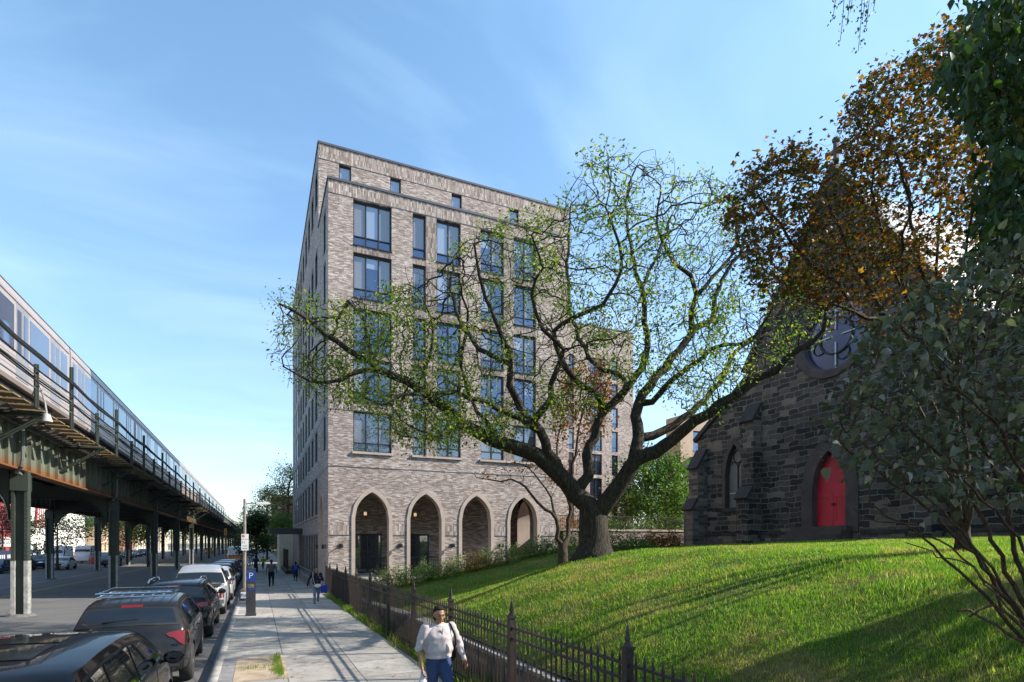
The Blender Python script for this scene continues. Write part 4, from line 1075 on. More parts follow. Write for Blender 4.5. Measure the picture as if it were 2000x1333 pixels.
fl = MB(); fl.tube([(-6.75, 24.2, GT + .9), (-6.6, 24.2, GT + .3), (-6.55, 24.2, GT - .1)], .03, 6); fl.lathe([(.03, .12), (.1, .08), (.16, -.1), (.17, -.16)], 12, (-6.55, 24.2, GT - .2)); fl.build('floodlight', M['paint_w'], el, smooth=True)
# ---------------------------------------------------------------- train
M['steel'] = pbr('stainless_train_steel', (0.56, 0.475, 0.445), 0.36, metal=0.55, var=0.08, scale=.6)
M['steel_d'] = pbr('train_door_steel', (0.50, 0.46, 0.45), 0.35, metal=0.7, var=0.08)
M['train_roof'] = pbr('dark_train_roof', (0.05, 0.048, 0.05), 0.7)
M['train_glass'] = glassmat('train_glass', (0.05, 0.055, 0.09), 0.10, 0.03)
tr = thing('subway_train', 'silver subway train with dark window band running on the elevated railway', 'train')
XT0, XT1, ZT0, ZT1, LC = -10.75, -8.02, 8.75, 12.42, 15.4
def train_car():
    half = [(0, ZT0), (1.30, ZT0), (1.365, ZT0 + .12), (1.365, ZT1 - .55), (1.33, ZT1 - .34)]
    top = [(1.33, ZT1 - .34), (1.2, ZT1 - .16), (.85, ZT1 - .05), (0, ZT1)]
    xc = (XT0 + XT1) / 2; b = MB()
    prof = [(xc + x, z) for x, z in half] + [(xc + x, z) for x, z in top[1:]] + [(xc - x, z) for x, z in top[::-1][1:]] + [(xc - x, z) for x, z in half[::-1][:-1]]
    b.prism(prof, 'y', 0.2, LC)
    for z in (ZT0 + .5, ZT0 + .72, ZT0 + .94): b.box(XT1 - .005, XT1 + .012, .3, LC - .1, z, z + .03)
    car = b.build('train_car', M['steel'], tr)
    r = MB(); rp_ = [(xc + x * 1.012, z + .012) for x, z in top]; rp_ += [(xc - x * 1.012, z + .012) for x, z in top[::-1][1:]]
    r.prism(rp_, 'y', 0.2, LC); r.build('roof', M['train_roof'], car)
    ds = [1.9, 5.7, 9.5, 13.3]
    for y in ds:
        d = MB(); d.box(XT1 + .001, XT1 + .014, y - .64, y - .01, ZT0 + .2, ZT1 - .75); d.box(XT1 + .001, XT1 + .014, y + .01, y + .64, ZT0 + .2, ZT1 - .75); dd = d.build('door', M['steel_d'], car)
    for y in ds:
        w = MB()
        for s in (-.32, .32): w.box(XT1 + .015, XT1 + .021, y + s - .2, y + s + .2, ZT0 + 1.15, ZT1 - .95)
        w.build('door_window', M['train_glass'], car)
    for a, c in ((.5, 1.1), (2.7, 4.9), (6.5, 8.7), (10.3, 12.5), (14.1, 15.0)):
        w = MB(); w.box(XT1 + .002, XT1 + .012, a, c, ZT0 + 1.1, ZT1 - .9); w.build('window', M['train_glass'], car)
    s_ = MB(); s_.box(XT1 - .002, XT1 + .03, .3, LC - .1, ZT1 - .70, ZT1 - .66); s_.build('rain_strip', M['steel_d'], car)
    u = MB(); u.box(xc - 1.1, xc + 1.1, 1.5, LC - 1.5, ZT0 - .55, ZT0 - .002); 
    for y in (2.6, 4.4, LC - 4.4, LC - 2.6):
        for s in (-.72, .72): u.lathe([(.4, -.06), (.4, .06)], 16, (xc + s, y, ZT0 - .4), axis='x')
    u.build('bogies', M['cable'], car)
    return car
pc0 = train_car()
for k in range(11):
    q = pc0 if k == 0 else copy_tree(pc0, tr)
    q.location = (0, 2.0 + LC * k, 0)
# ================================================================ vehicles
def carpaint(name, col, rough=0.25, metal=0.0):
    m, nt, b = newmat(name); b.inputs['Base Color'].default_value = rgb(col); setin(b, rough=max(rough, .45), metal=metal, coat=.45, coatr=0.03, spec=0.08)
    p = objcoord(nt); f = noise(nt, p, 5, 6, .65)
    nt.links.new(ramp(nt, f, [(.3, (.01,) * 3), (.75, (.06,) * 3)]), b.inputs['Coat Roughness'])
    return m
PAINT = {k: carpaint('car_paint_' + k, c, r, mt) for k, c, r, mt in (('black', (.003, .003, .004), .3, 0), ('gray', (.017, .017, .018), .4, .3), ('silver', (.42, .42, .43), .35, .6), ('white', (.62, .62, .62), .4, 0), ('navy', (.012, .02, .055), .3, .2), ('blue', (.03, .06, .14), .3, .3), ('charcoal', (.018, .018, .021), .35, .3), ('maroon', (.08, .012, .012), .3, .2), ('taxi', (.5, .26, .02), .35, 0))}
M['carglass'] = glassmat('car_glass', (0.004, 0.005, 0.006), 0.0, 0.02, (.75, .8, .85))
M['trim'] = pbr('black_car_trim', (0.012, 0.012, 0.013), 0.5, var=0)
M['tyre'] = pbr('tyre_rubber', (0.02, 0.02, 0.02), 0.85, var=0.2)
M['alloy'] = pbr('alloy_wheel', (0.45, 0.45, 0.46), 0.35, metal=0.8, var=0.05)
M['tail'] = glassmat('red_lamp_lens', (0.16, 0.002, 0.004), -0.02, 0.08, (1, .45, .4))
M['lampw'] = glassmat('clear_lamp_lens', (0.55, 0.56, 0.58), 0.12, 0.05)
M['chrome'] = pbr('chrome', (0.7, 0.7, 0.72), 0.12, metal=1.0, var=0)
M['plate'] = pbr('yellow_plate', (0.55, 0.42, 0.12), 0.5, var=0)
TYPES = {
 'suv': dict(L=4.92, W=1.96, belt=1.08, tum=.40, wr=.37, wb=(.98, 3.85), top=[(0, .42), (.004, .5), (.012, .78), (.05, .94), (.09, 1.08), (.14, 1.16), (.22, 1.27), (.44, 1.58), (.50, 1.655), (.62, 1.70), (1.3, 1.75), (2.2, 1.755), (2.75, 1.69), (3.05, 1.58), (3.72, 1.15), (3.85, 1.10), (4.3, 1.04), (4.7, .93), (4.86, .78), (4.91, .55), (4.92, .42)], rg=(.20, .45), ws=(2.95, 3.70),
   dlo=[(.62, 1.10), (.78, 1.56), (1.3, 1.62), (2.3, 1.62), (2.72, 1.56), (3.42, 1.14), (3.42, 1.10)], glass=[[(.70, 1.13), (.84, 1.53), (1.22, 1.58), (1.22, 1.13)], [(1.28, 1.13), (1.28, 1.585), (2.16, 1.59), (2.16, 1.13)], [(2.24, 1.13), (2.24, 1.585), (2.68, 1.53), (3.32, 1.14)]], tail=(.58, .98, .88, 1.10)),
 'sedan': dict(L=4.75, W=1.84, belt=.92, tum=.36, wr=.33, wb=(.95, 3.72), top=[(0, .42), (.004, .5), (.02, .8), (.06, .96), (.14, 1.02), (.75, 1.05), (.9, 1.09), (1.35, 1.34), (1.6, 1.42), (2.1, 1.46), (2.6, 1.43), (2.9, 1.34), (3.6, 1.0), (3.75, .95), (4.3, .86), (4.6, .76), (4.72, .62), (4.75, .42)], rg=(.98, 1.42), ws=(2.85, 3.56),
   dlo=[(1.02, .98), (1.42, 1.27), (1.8, 1.34), (2.5, 1.34), (2.8, 1.27), (3.35, .97), (3.35, .94)], glass=[[(1.1, .98), (1.45, 1.25), (1.9, 1.31), (1.9, .98)], [(1.96, .98), (1.96, 1.315), (2.48, 1.315), (2.76, 1.24), (3.25, .98)]], tail=(.5, .92, .72, .92)),
 'pickup': dict(L=5.7, W=2.0, belt=1.15, tum=.34, wr=.40, wb=(1.15, 4.55), top=[(0, .5), (.004, .6), (.015, 1.08), (.05, 1.14), (1.93, 1.15), (1.95, 1.2), (2.06, 1.72), (2.15, 1.84), (2.5, 1.90), (3.3, 1.88), (3.6, 1.80), (4.2, 1.28), (4.35, 1.2), (5.2, 1.12), (5.6, 1.0), (5.68, .7), (5.7, .5)], rg=(1.97, 2.08), ws=(3.55, 4.16),
   dlo=[(2.2, 1.2), (2.3, 1.72), (2.6, 1.76), (3.3, 1.75), (3.55, 1.68), (4.0, 1.24), (4.0, 1.2)], glass=[[(2.28, 1.23), (2.36, 1.69), (2.95, 1.73), (2.95, 1.23)], [(3.02, 1.23), (3.02, 1.73), (3.5, 1.65), (3.9, 1.25)]], tail=(.80, .99, .72, 1.1)),
 'van': dict(L=5.6, W=2.1, belt=1.5, tum=.06, wr=.36, wb=(1.1, 4.3), top=[(0, .42), (.004, .6), (.01, 2.5), (.06, 2.6), (.3, 2.66), (4.2, 2.66), (4.5, 2.6), (4.62, 2.4), (4.95, 1.42), (5.05, 1.36), (5.45, 1.2), (5.55, .9), (5.6, .42)], rg=(.012, .012), ws=(4.63, 4.94),
   dlo=[(4.0, 1.45), (4.0, 2.2), (4.55, 2.2), (4.75, 1.5), (4.75, 1.45)], glass=[[(4.06, 1.5), (4.06, 2.15), (4.5, 2.15), (4.68, 1.5)]], tail=(.85, 1.0, .9, 1.2)),
}
TYPES['suv']['squash'] = .86
TYPES['bigsuv'] = dict(squash=.78, L=5.2, W=2.04, belt=1.18, tum=.30, wr=.40, wb=(1.1, 4.1), top=[(0, .42), (.004, .55), (.012, .9), (.04, 1.08), (.08, 1.18), (.14, 1.32), (.30, 1.68), (.36, 1.775), (.46, 1.83), (.7, 1.86), (1.4, 1.90), (2.3, 1.90), (2.9, 1.84), (3.2, 1.74), (3.95, 1.26), (4.1, 1.20), (4.6, 1.13), (5.0, 1.0), (5.14, .8), (5.19, .55), (5.2, .42)], rg=(.12, .31), ws=(3.1, 3.92),
   dlo=[(.50, 1.22), (.66, 1.72), (1.4, 1.76), (2.3, 1.755), (2.85, 1.69), (3.68, 1.25), (3.68, 1.2)], glass=[[(.58, 1.25), (.72, 1.68), (1.22, 1.72), (1.22, 1.25)], [(1.28, 1.25), (1.28, 1.722), (2.2, 1.72), (2.2, 1.25)], [(2.28, 1.25), (2.28, 1.715), (2.82, 1.66), (3.56, 1.255)]], tail=(.58, .98, .95, 1.16))
def interp(pts, y):
    for (a, b), (c, d) in zip(pts[:-1], pts[1:]):
        if y <= c: return b + (d - b) * (y - a) / max(c - a, 1e-9)
    return pts[-1][1]
CAR_CACHE = {}
def car_shape(kind):
    T = TYPES[kind]; L, W = T['L'], T['W']
    if 'squash' in T and not T.get('done'):
        f_ = lambda z: z if z < T['belt'] + .06 else T['belt'] + .06 + (z - T['belt'] - .06) * T['squash']
        T['dlo'] = [(a, f_(b)) for a, b in T['dlo']]; T['glass'] = [[(a, f_(b)) for a, b in q] for q in T['glass']]; T['done'] = True
    sq = T['belt'] + .06; raw = [(a, b if b < sq else sq + (b - sq) * T.get('squash', 1)) for a, b in T['top']]
    dense = []
    for i in range(len(raw) - 1):        # soften the roof line a little
        (a, b), (c, d) = raw[i], raw[i + 1]; k = max(1, int((c - a) / .11) if kind != 'van' else int((c - a) / .2))
        for j in range(k): dense.append((a + (c - a) * j / k, b + (d - b) * j / k))
    dense.append(raw[-1])
    zs = np.array([q[1] for q in dense]); ysd = np.array([q[0] for q in dense])
    sm = zs.copy()
    for _ in range(3):
        for i in range(1, len(zs) - 1):
            h0, h1 = ysd[i] - ysd[i - 1], ysd[i + 1] - ysd[i]
            if min(h0, h1) > .05: sm[i] = .5 * sm[i] + .25 * (sm[i - 1] + sm[i + 1])
    top = [(float(a), float(b)) for a, b in zip(ysd, sm)]
    zt = lambda y: interp(top, y)
    def hw(y):
        e = abs(y - L / 2) / (L / 2); return W / 2 * (1 - .05 * e ** 4 - .05 * e ** 14)
    def zb(y): return .27 + .16 * max(0, 1 - min(y, L - y) / .5) ** 2
    def side(y, z):                       # half width at height z
        w = hw(y); t = zt(y); bl = min(T['belt'], t - .1)
        if z > bl: z = min(z, t)
        if z <= .42: return w * (.93 + .05 * (z - .27) / .15)
        if z <= .75: return w * (.98 + .02 * (z - .42) / .33)
        if z <= bl: return w * (1.0 - .035 * (z - .75) / max(bl - .75, .05))
        return w * .965 - T['tum'] * (z - bl) * (1 + .25 * max(z - bl, 0))
    def edge(y):
        t = zt(y); return side(y, max(t - .09, zb(y) + .02)) if t - .09 > .3 else hw(y)
    def topz(x, y):
        e = edge(y) - .06; q = min(abs(x) / max(e, .1), 1.0)
        return zt(y) - .012 + .03 * (1 - q * q)
    def warp(v):
        x, y, z = v; q = (x / (W / 2)) ** 2
        if kind == 'van': k1, k2 = .04, .25
        else: k1, k2 = .15, .30
        y2 = y + k1 * q * sstep(1 - y / .95) - k2 * q * sstep(1 - (L - y) / 1.3)
        return (x, y2, z)
    return T, top, zt, hw, zb, side, edge, topz, warp
def wheel_proto(r):
    key = ('wheel', r)
    if key in CAR_CACHE: return CAR_CACHE[key]
    t = MB(); t.lathe([(r * .62, -.11), (r * .9, -.115), (r * .985, -.085), (r, -.04), (r, .04), (r * .985, .085), (r * .9, .115), (r * .62, .11)], 24, axis='x')
    a = MB(); rr = r * .66
    a.lathe([(rr, -.1), (rr, .095), (rr * .93, .1), (rr * .9, .06), (.05, .055), (.02, .04)], 20, axis='x')
    for k in range(5):
        q = 2 * math.pi * k / 5
        c = Vector((.085, math.cos(q) * rr * .5, math.sin(q) * rr * .5)); d = Vector((0, math.cos(q), math.sin(q))); e = Vector((0, -math.sin(q), math.cos(q)))
        a.obox(c, d * rr * .47, e * .035, Vector((.018, 0, 0)))
    a.lathe([(.06, .07), (.055, .11), (.02, .115)], 10, axis='x')
    CAR_CACHE[key] = (t, a)
    return t, a
def make_car(name, kind, paint, label, cat, group=None, rails=False, rack=False, badge=None, plate=True, roofglass=False, detail=True):
    T, top, zt, hw, zb, side, edge, topz, warp = car_shape(kind)
    L, W = T['L'], T['W']
    ys = sorted(set([q[0] for q in top] + [q for q in np.linspace(.3, L - .3, 18)]))
    NS = 15; V = []; F = []
    for y in ys:
        t = zt(y); b = zb(y); b = min(b, t - .03); e = edge(y); bl = min(T['belt'], t - .1); bl = max(bl, b + .01)
        zl = [b + .06, min(.42, bl), min(.6, bl), min(.75, bl), bl - (bl - b) * .12, bl]
        half = [(0, b), (side(y, b) * .8, b)] + [(side(y, max(z, b)), max(z, b)) for z in zl]
        g0, g1 = bl, max(t - .09, bl)
        half += [(side(y, g0 + (g1 - g0) * f), g0 + (g1 - g0) * f) for f in (.33, .66, 1.0)]
        half += [(e - .025, t - .04), (e - .075, t - .012), (e * .55, topz(e * .55, y)), (0, topz(0, y))]
        ring = half + [(-x, z) for x, z in half[::-1][1:-1]]
        V += [warp((x, y, z)) for x, z in ring]
    n = len(ring)
    for i in range(len(ys) - 1):
        for k in range(n): F.append((i * n + k, i * n + (k + 1) % n, (i + 1) * n + (k + 1) % n, (i + 1) * n + k))
    F.append(tuple(range(n))); F.append(tuple(range((len(ys) - 1) * n, len(ys) * n))[::-1])
    key = (kind, 'body')
    root = thing(name, label, cat, group=group)
    if key not in CAR_CACHE:
        mb = MB(); mb.add(V, F); body = mb.build('body', paint)
        bm = bmesh.new(); bm.from_mesh(body.data); bmesh.ops.remove_doubles(bm, verts=bm.verts, dist=1e-5); bmesh.ops.recalc_face_normals(bm, faces=bm.faces); bm.to_mesh(body.data); bm.free()
        cut = MB()
        for wy in T['wb']:
            for s in (-1, 1): cut.lathe([(T['wr'] + .055, -.16), (T['wr'] + .055, .3)] if s > 0 else [(T['wr'] + .055, -.3), (T['wr'] + .055, .16)], 24, (s * W / 2 - s * .1, wy, T['wr']), axis='x')
        co = cut.build('wheel_cut', M['trim'])
        bm = bmesh.new(); bm.from_mesh(co.data); bmesh.ops.recalc_face_normals(bm, faces=bm.faces); bm.to_mesh(co.data); bm.free()
        md = body.modifiers.new('b', 'BOOLEAN'); md.object = co; md.operation = 'DIFFERENCE'; md.solver = 'EXACT'
        evaluated(body, 'body'); bpy.data.objects.remove(co)
        me = body.data; me.polygons.foreach_set('use_smooth', [True] * len(me.polygons)); me.set_sharp_from_angle(angle=R(32))
        CAR_CACHE[key] = me; body.parent = root
    else:
        me = CAR_CACHE[key]; body = bpy.data.objects.new('body', me); COL.objects.link(body); body.parent = root
    if body.data.materials[0] is not paint:
        me = body.data.copy(); me.materials.clear(); me.materials.append(paint)
        while len(me.materials) < 2 : me.materials.append(M['trim'])
        body.data = me
    def patch_side(poly, s, off, ny=6):
        """polygon in (y,z), monotone in y, projected on the side"""
        mb = MB(); bm = bmesh.new()
        vs = [bm.verts.new((0, q[0], q[1])) for q in poly]; bm.faces.new(vs)
        for _ in range(2): bmesh.ops.subdivide_edges(bm, edges=bm.edges[:], cuts=1, use_grid_fill=True)
        bmesh.ops.triangulate(bm, faces=bm.faces[:])
        bm.verts.index_update()
        VV = [warp((s * (side(v.co.y, v.co.z) + off), v.co.y, v.co.z)) for v in bm.verts]; FF = [tuple(v.index for v in f.verts) for f in bm.faces]; bm.free()
        mb.add(VV, FF); return mb
    def merge(a, b):
        a.add(b.V, b.F); return a
    def patch_top(y0, y1, fx, off, k=8, m=8):
        mb = MB(); VV = []
        for i in range(k + 1):
            y = y0 + (y1 - y0) * i / k; a = fx(y)
            sl = (zt(min(y + .02, L)) - zt(max(y - .02, 0))) / .04; nn = Vector((0, -sl, 1)).normalized()
            for j in range(m + 1):
                x = -a + 2 * a * j / m
                p = Vector(warp((x, y, topz(x, y)))) + nn * off; VV.append(p)
        mb.add(VV, [(i * (m + 1) + j, i * (m + 1) + j + 1, (i + 1) * (m + 1) + j + 1, (i + 1) * (m + 1) + j) for i in range(k) for j in range(m)]); return mb
    def ry(z):                        # rear surface: y at height z
        for (a, b), (c, d) in zip(top[:-1], top[1:]):
            if b <= z <= d: return a + (c - a) * (z - b) / max(d - b, 1e-6)
        return .05
    def fy(z):
        for (a, b), (c, d) in zip(top[::-1][:-1], top[::-1][1:]):
            if b <= z <= d: return a + (c - a) * (z - b) / max(d - b, 1e-6)
        return L - .05
    def patch_end(x0, x1, z0, z1, off, fn, sgn, k=6, m=4):
        mb = MB(); VV = []
        for i in range(k + 1):
            for j in range(m + 1):
                x = x0 + (x1 - x0) * i / k; z = z0 + (z1 - z0) * j / m
                v = warp((x, fn(z), z)); VV.append((v[0], v[1] + sgn * off, v[2]))
        mb.add(VV, [(i * (m + 1) + j, i * (m + 1) + j + 1, (i + 1) * (m + 1) + j + 1, (i + 1) * (m + 1) + j) for i in range(k) for j in range(m)]); return mb
    # glass
    for s in (1, -1):
        patch_side(T['dlo'], s, .004).build('window_trim', M['trim'], root, smooth=True)
        for gp in T['glass']: patch_side(gp, s, .009).build('side_window', M['carglass'], root, smooth=True)
    if T['rg'][1] > T['rg'][0]:
        patch_top(T['rg'][0] - .03, T['rg'][1] + .02, lambda y: edge(y) - .055, .004).build('rear_trim', M['trim'], root, smooth=True)
        patch_top(T['rg'][0], T['rg'][1], lambda y: edge(y) - .13, .009).build('rear_window', M['carglass'], root, smooth=True)
    patch_top(T['ws'][0], T['ws'][1], lambda y: edge(y) - .07, .006).build('windscreen', M['carglass'], root, smooth=True)
    if roofglass:
        patch_top(1.0, 1.65, lambda y: .42, .004).build('sunroof', M['carglass'], root, smooth=True); patch_top(1.75, 2.5, lambda y: .42, .004).build('sunroof', M['carglass'], root, smooth=True)
    # lamps
    x0, x1, z0, z1 = T['tail']
    for s in (1, -1):
        xm = min(x1, side(.2, z1) - .015); zm = z0 + (z1 - z0) * .45
        if 'suv' in kind:
            t_ = MB(); xs_ = [x0, x0 + .05, .70, .76, .82, .88, xm]; lo = [z1 - .05, zm + .02, zm, zm - .06, z0 - .02, z0 - .05, z0 - .04]; hi = [z1 - .04, z1 - .022, z1 - .01, z1, z1, z1 - .005, z1 - .02]
            for q in range(6):
                VV = []
                for x_, l_, h_2 in ((xs_[q], lo[q], hi[q]), (xs_[q + 1], lo[q + 1], hi[q + 1])):
                    for j_ in range(5):
                        z_ = l_ + (h_2 - l_) * j_ / 4; v_ = warp((s * x_, ry(z_), z_)); VV.append((v_[0], v_[1] - .016, v_[2]))
                t_.add(VV, [(j_, j_ + 1, 6 + j_, 5 + j_) for j_ in range(4)])
        else: t_ = patch_end(s * x0, s * xm, z0, z1, .012, ry, -1)
        za_, yb_ = z0 - (.05 if 'suv' in kind else 0), ry(z1)
        sp_ = patch_side([(ry(za_) + .012, za_), (ry(zm) + .012, zm), (yb_ + .015, z1), (yb_ + .22, z1 - .03), (yb_ + .26, z0 + .08), (yb_ + .16, za_)] if kind != 'pickup' else [(ry(z0) + .012, z0), (ry(z1) + .015, z1), (.16, z1), (.16, z0)], s, .010)
        merge(t_, sp_).build('taillight', M['tail'], root, smooth=True)
        zh = interp(top, L - .35) - .10
        h_ = patch_end(s * .45, s * .86, zh - .16, zh, .012, fy, 1)
        merge(h_, patch_side([(L - .55, zh), (L - .2, zh), (L - .12, zh - .12), (L - .3, zh - .14)], s, .008)).build('headlight', M['lampw'], root, smooth=True)
    if kind in ('suv', 'sedan', 'bigsuv'):
        gr = patch_end(-.42, .42, .52, .72, .012, fy, 1); gr.build('grille', M['trim'], root)
        patch_end(-.8, .8, .45, .56, .012, ry, -1).build('bumper_trim', M['trim'], root)
    if kind == 'pickup':
        bt = MB(); bt.box(-.80, .80, .08, 1.9, 1.155, 1.165); bt.build('bed_cover', M['trim'], root)
        patch_end(-.95, .95, .50, .66, .05, lambda z: .0, -1).build('rear_bumper', M['chrome'], root)
    if 'suv' in kind:
        patch_top(T['rg'][1] + .015, T['rg'][1] + .05, lambda y: .17, .008, 2, 4).build('brake_light', M['tail'], root)
        wp = MB(); wy = T['rg'][0] + .03; zz = zt(wy); wp.bar((-.42, wy + .0, zz + .02), (.12, wy + .02, zz + .055), .03, .02); wp.build('wiper', M['trim'], root)
    if plate:
        pz = .62 if 'suv' not in kind else .66
        patch_end(-.155, .155, pz, pz + .16, .02, ry, -1, 2, 2).build('number_plate', M['plate'], root)
    if badge:
        bz = T['tail'][3] - .03; bpos = (0, ry(bz) - .018, bz)
        b_ = MB(); b_.tube([(.062 * math.cos(q), bpos[1], bz + .052 * math.sin(q)) for q in np.linspace(0, 6.283, 21)], .008, 5)
        b_.bar((-.028, bpos[1], bz - .04), (-.004, bpos[1], bz + .04), .014, .012, up=(0, 1, 0)); b_.bar((.028, bpos[1], bz - .04), (.004, bpos[1], bz + .04), .014, .012, up=(0, 1, 0)); b_.bar((-.02, bpos[1], bz - .005), (.02, bpos[1], bz - .005), .012, .012, up=(0, 1, 0))
        b_.build('emblem', M['chrome'], root)
        text_mesh('lettering', badge, .07, M['chrome'], root, (.62, ry(.84) + .075, .84), (R(90), 0, 0), .003)
        text_mesh('lettering', 'SH-AWD', .045, M['chrome'], root, (.58, ry(.72) + .06, .72), (R(90), 0, 0), .003)
    # doors seams and handles
    dh = MB()
    yd = [1.25, 2.2, 3.2] if kind in ('suv', 'sedan', 'bigsuv') else ([2.98, 4.0] if kind == 'pickup' else [4.0])
    for s in (1, -1):
        for y in yd:
            sm = MB()
            for za, zb_ in zip(np.linspace(.45, T['belt'] - .02, 6)[:-1], np.linspace(.45, T['belt'] - .02, 6)[1:]):
                a = warp((s * (side(y, za) + .002), y, za)); b = warp((s * (side(y, zb_) + .002), y, zb_))
                sm.bar(a, b, .008, .004, up=(1, 0, 0))
            sm.build('door_seam', M['trim'], root)
        for y in yd[:2]:
            z = T['belt'] - .14; a = warp((s * (side(y, z) + .025), y + .1, z)); b = warp((s * (side(y + .22, z) + .025), y + .3, z)); dh.bar(a, b, .02, .03)
    dh.build('door_handles', paint, root)
    # mirrors
    my = T['ws'][1] - .45; mz = T['belt'] + .02
    for s in (1, -1):
        m_ = MB(); xs_ = side(my, mz); m_.ball((s * (xs_ + .15), my, mz + .06), .12, .07, .085, 10, 6); m_.bar((s * (xs_ - .03), my, mz), (s * (xs_ + .08), my, mz + .03), .06, .04); o = m_.build('mirror', paint, root, smooth=True, sharp=60)
        g_ = MB(); g_.lathe([(.075, 0), (.001, -.001)], 10, (s * (xs_ + .16), my - .062, mz + .06), axis='y', sx=1.2, sy=.85); g_.build('mirror_glass', M['carglass'], o)
    if rails:
        r_ = MB()
        for s in (1, -1):
            pts = [(s * (edge(y) - .1), y, topz(0, y) + (.015 if y in (.62, 2.72) else .06)) for y in (.62, .8, 1.4, 2.0, 2.5, 2.72)]
            r_.tube(pts, .022, 6)
        r_.build('roof_rails', M['chrome'], root, smooth=True)
    if rack:
        r_ = MB(); zr = topz(0, 1.5) + .095; e = edge(1.5) - .12
        pts = [(-e, .75, zr), (e, .75, zr), (e, 2.3, zr), (-e, 2.3, zr), (-e, .75, zr)]
        r_.tube(pts, .018, 6); r_.tube([(p[0], p[1], p[2] - .07) for p in pts], .012, 6)
        for x in np.linspace(-e, e, 8)[1:-1]: r_.bar((x, .75, zr - .07), (x, 2.3, zr - .07), .015)
        for y in (1.1, 1.55, 1.95): r_.bar((-e, y, zr - .06), (e, y, zr - .06), .02)
        r_.build('roof_rack', M['chrome'], root, smooth=True)
    t_, a_ = wheel_proto(T['wr'])
    for wy in T['wb']:
        for s in (1, -1):
            w_ = t_.build('wheel', M['tyre'], root, smooth=True) if ('wm', T['wr']) not in CAR_CACHE else None
            if w_ is None:
                w_ = bpy.data.objects.new('wheel', CAR_CACHE[('wm', T['wr'])]); COL.objects.link(w_); w_.parent = root
                r_ = bpy.data.objects.new('rim', CAR_CACHE[('rm', T['wr'])]); COL.objects.link(r_); r_.parent = w_
            else:
                CAR_CACHE[('wm', T['wr'])] = w_.data; r_ = a_.build('rim', M['alloy'], w_, smooth=True, sharp=30); CAR_CACHE[('rm', T['wr'])] = r_.data
            w_.location = (s * (W / 2 - .13), wy, T['wr']); 
            if s < 0: w_.rotation_euler = (0, 0, math.pi)
    return root
def park(o, x, y, rz=0.0): o.location = (x, y, gz(y) - .15); o.rotation_euler = (0, 0, rz)
KG = 'cars parked along the near kerb'; FG = 'cars parked along the far kerb'
CX = -2.12
C1 = make_car('parked_car', 'bigsuv', PAINT['black'], 'black SUV at the bottom left corner, nearest of the kerb row, with glass sunroof', 'car', KG, roofglass=True); park(C1, CX + .04, 4.75)
C2 = make_car('parked_car', 'suv', PAINT['gray'], 'dark gray SUV with a silver roof rack and big red tail lamps', 'car', KG, rack=True, badge='ADVANCE', plate=False); park(C2, CX, 12.1, R(1.2))
C3 = make_car('parked_car', 'suv', PAINT['black'], 'black SUV with silver roof rails between the gray SUV and the silver pickup', 'car', KG, rails=True); park(C3, CX - .05, 18.2)
C4 = make_car('pickup_truck', 'pickup', PAINT['silver'], 'silver pickup truck with red tail lamps parked at the kerb', 'pickup truck', KG); park(C4, CX, 24.3)
C5 = make_car('parked_car', 'suv', PAINT['silver'], 'silver SUV parked directly ahead of the silver pickup', 'car', KG); park(C5, CX + .06, 31.0)
near = [('suv', 'black', 37.0, 'black SUV just ahead of the silver SUV in the kerb row'), ('suv', 'navy', 43.0, 'navy SUV with sky blue reflections on its roof by the sign pole'), ('suv', 'charcoal', 49.0, 'charcoal SUV ahead of the navy SUV along the kerb'), ('sedan', 'blue', 55.0, 'blue sedan ahead of the charcoal SUV along the kerb'), ('sedan', 'black', 60.8, 'black sedan ahead of the blue sedan along the kerb')]
for kind, p, y, lab in near: park(make_car('parked_car', kind, PAINT[p], lab, 'car', KG), CX, y)
vt = make_car('box_van', 'van', PAINT['white'], 'white van with an orange and red stripe far along the kerb row', 'van', KG); park(vt, CX, 72)
s_ = MB(); s_.box(1.045, 1.056, .6, 3.9, 1.2, 1.5); s_.box(-1.056, -1.045, .6, 3.9, 1.2, 1.5); s_.box(-.9, .9, -.02, -.005, 1.2, 1.5); s_.build('orange_stripe', pbr('orange_stripe', (.6, .2, .03), .5, var=0), vt)
s_ = MB(); s_.box(1.045, 1.056, .6, 3.9, 1.52, 1.66); s_.box(-1.056, -1.045, .6, 3.9, 1.52, 1.66); s_.box(-.9, .9, -.02, -.005, 1.52, 1.66); s_.build('red_stripe', pbr('red_stripe', (.4, .03, .02), .5, var=0), vt)
park(make_car('parked_car', 'suv', PAINT['blue'], 'blue SUV ahead of the striped white van at the kerb', 'car', KG), CX, 80)
park(make_car('parked_car', 'sedan', PAINT['silver'], 'silver sedan farthest along the near kerb', 'car', KG), CX, 88)
far = [('suv', 'navy', 60.5, 'navy SUV seen past the left of the nearest steel column'), ('sedan', 'blue', 71.0, 'blue sedan behind the second column row facing the viewer'), ('sedan', 'navy', 77.2, 'navy sedan beside the blue one in front of the blue fence'), ('suv', 'charcoal', 83.5, 'charcoal SUV parked in front of the white step van')]
for kind, p, y, lab in far: park(make_car('parked_car', kind, PAINT[p], lab, 'car', FG), -23.9, y + 4.8, math.pi)
for y, lab in ((95, 'white step van parked near the far kerb by the leafy tree'), (108, 'second white step van farther along the far kerb, with a red barrel before it')):
    o = make_car('step_van', 'van', PAINT['white'], lab, 'van', 'white step vans'); park(o, -23.7, y, math.pi)
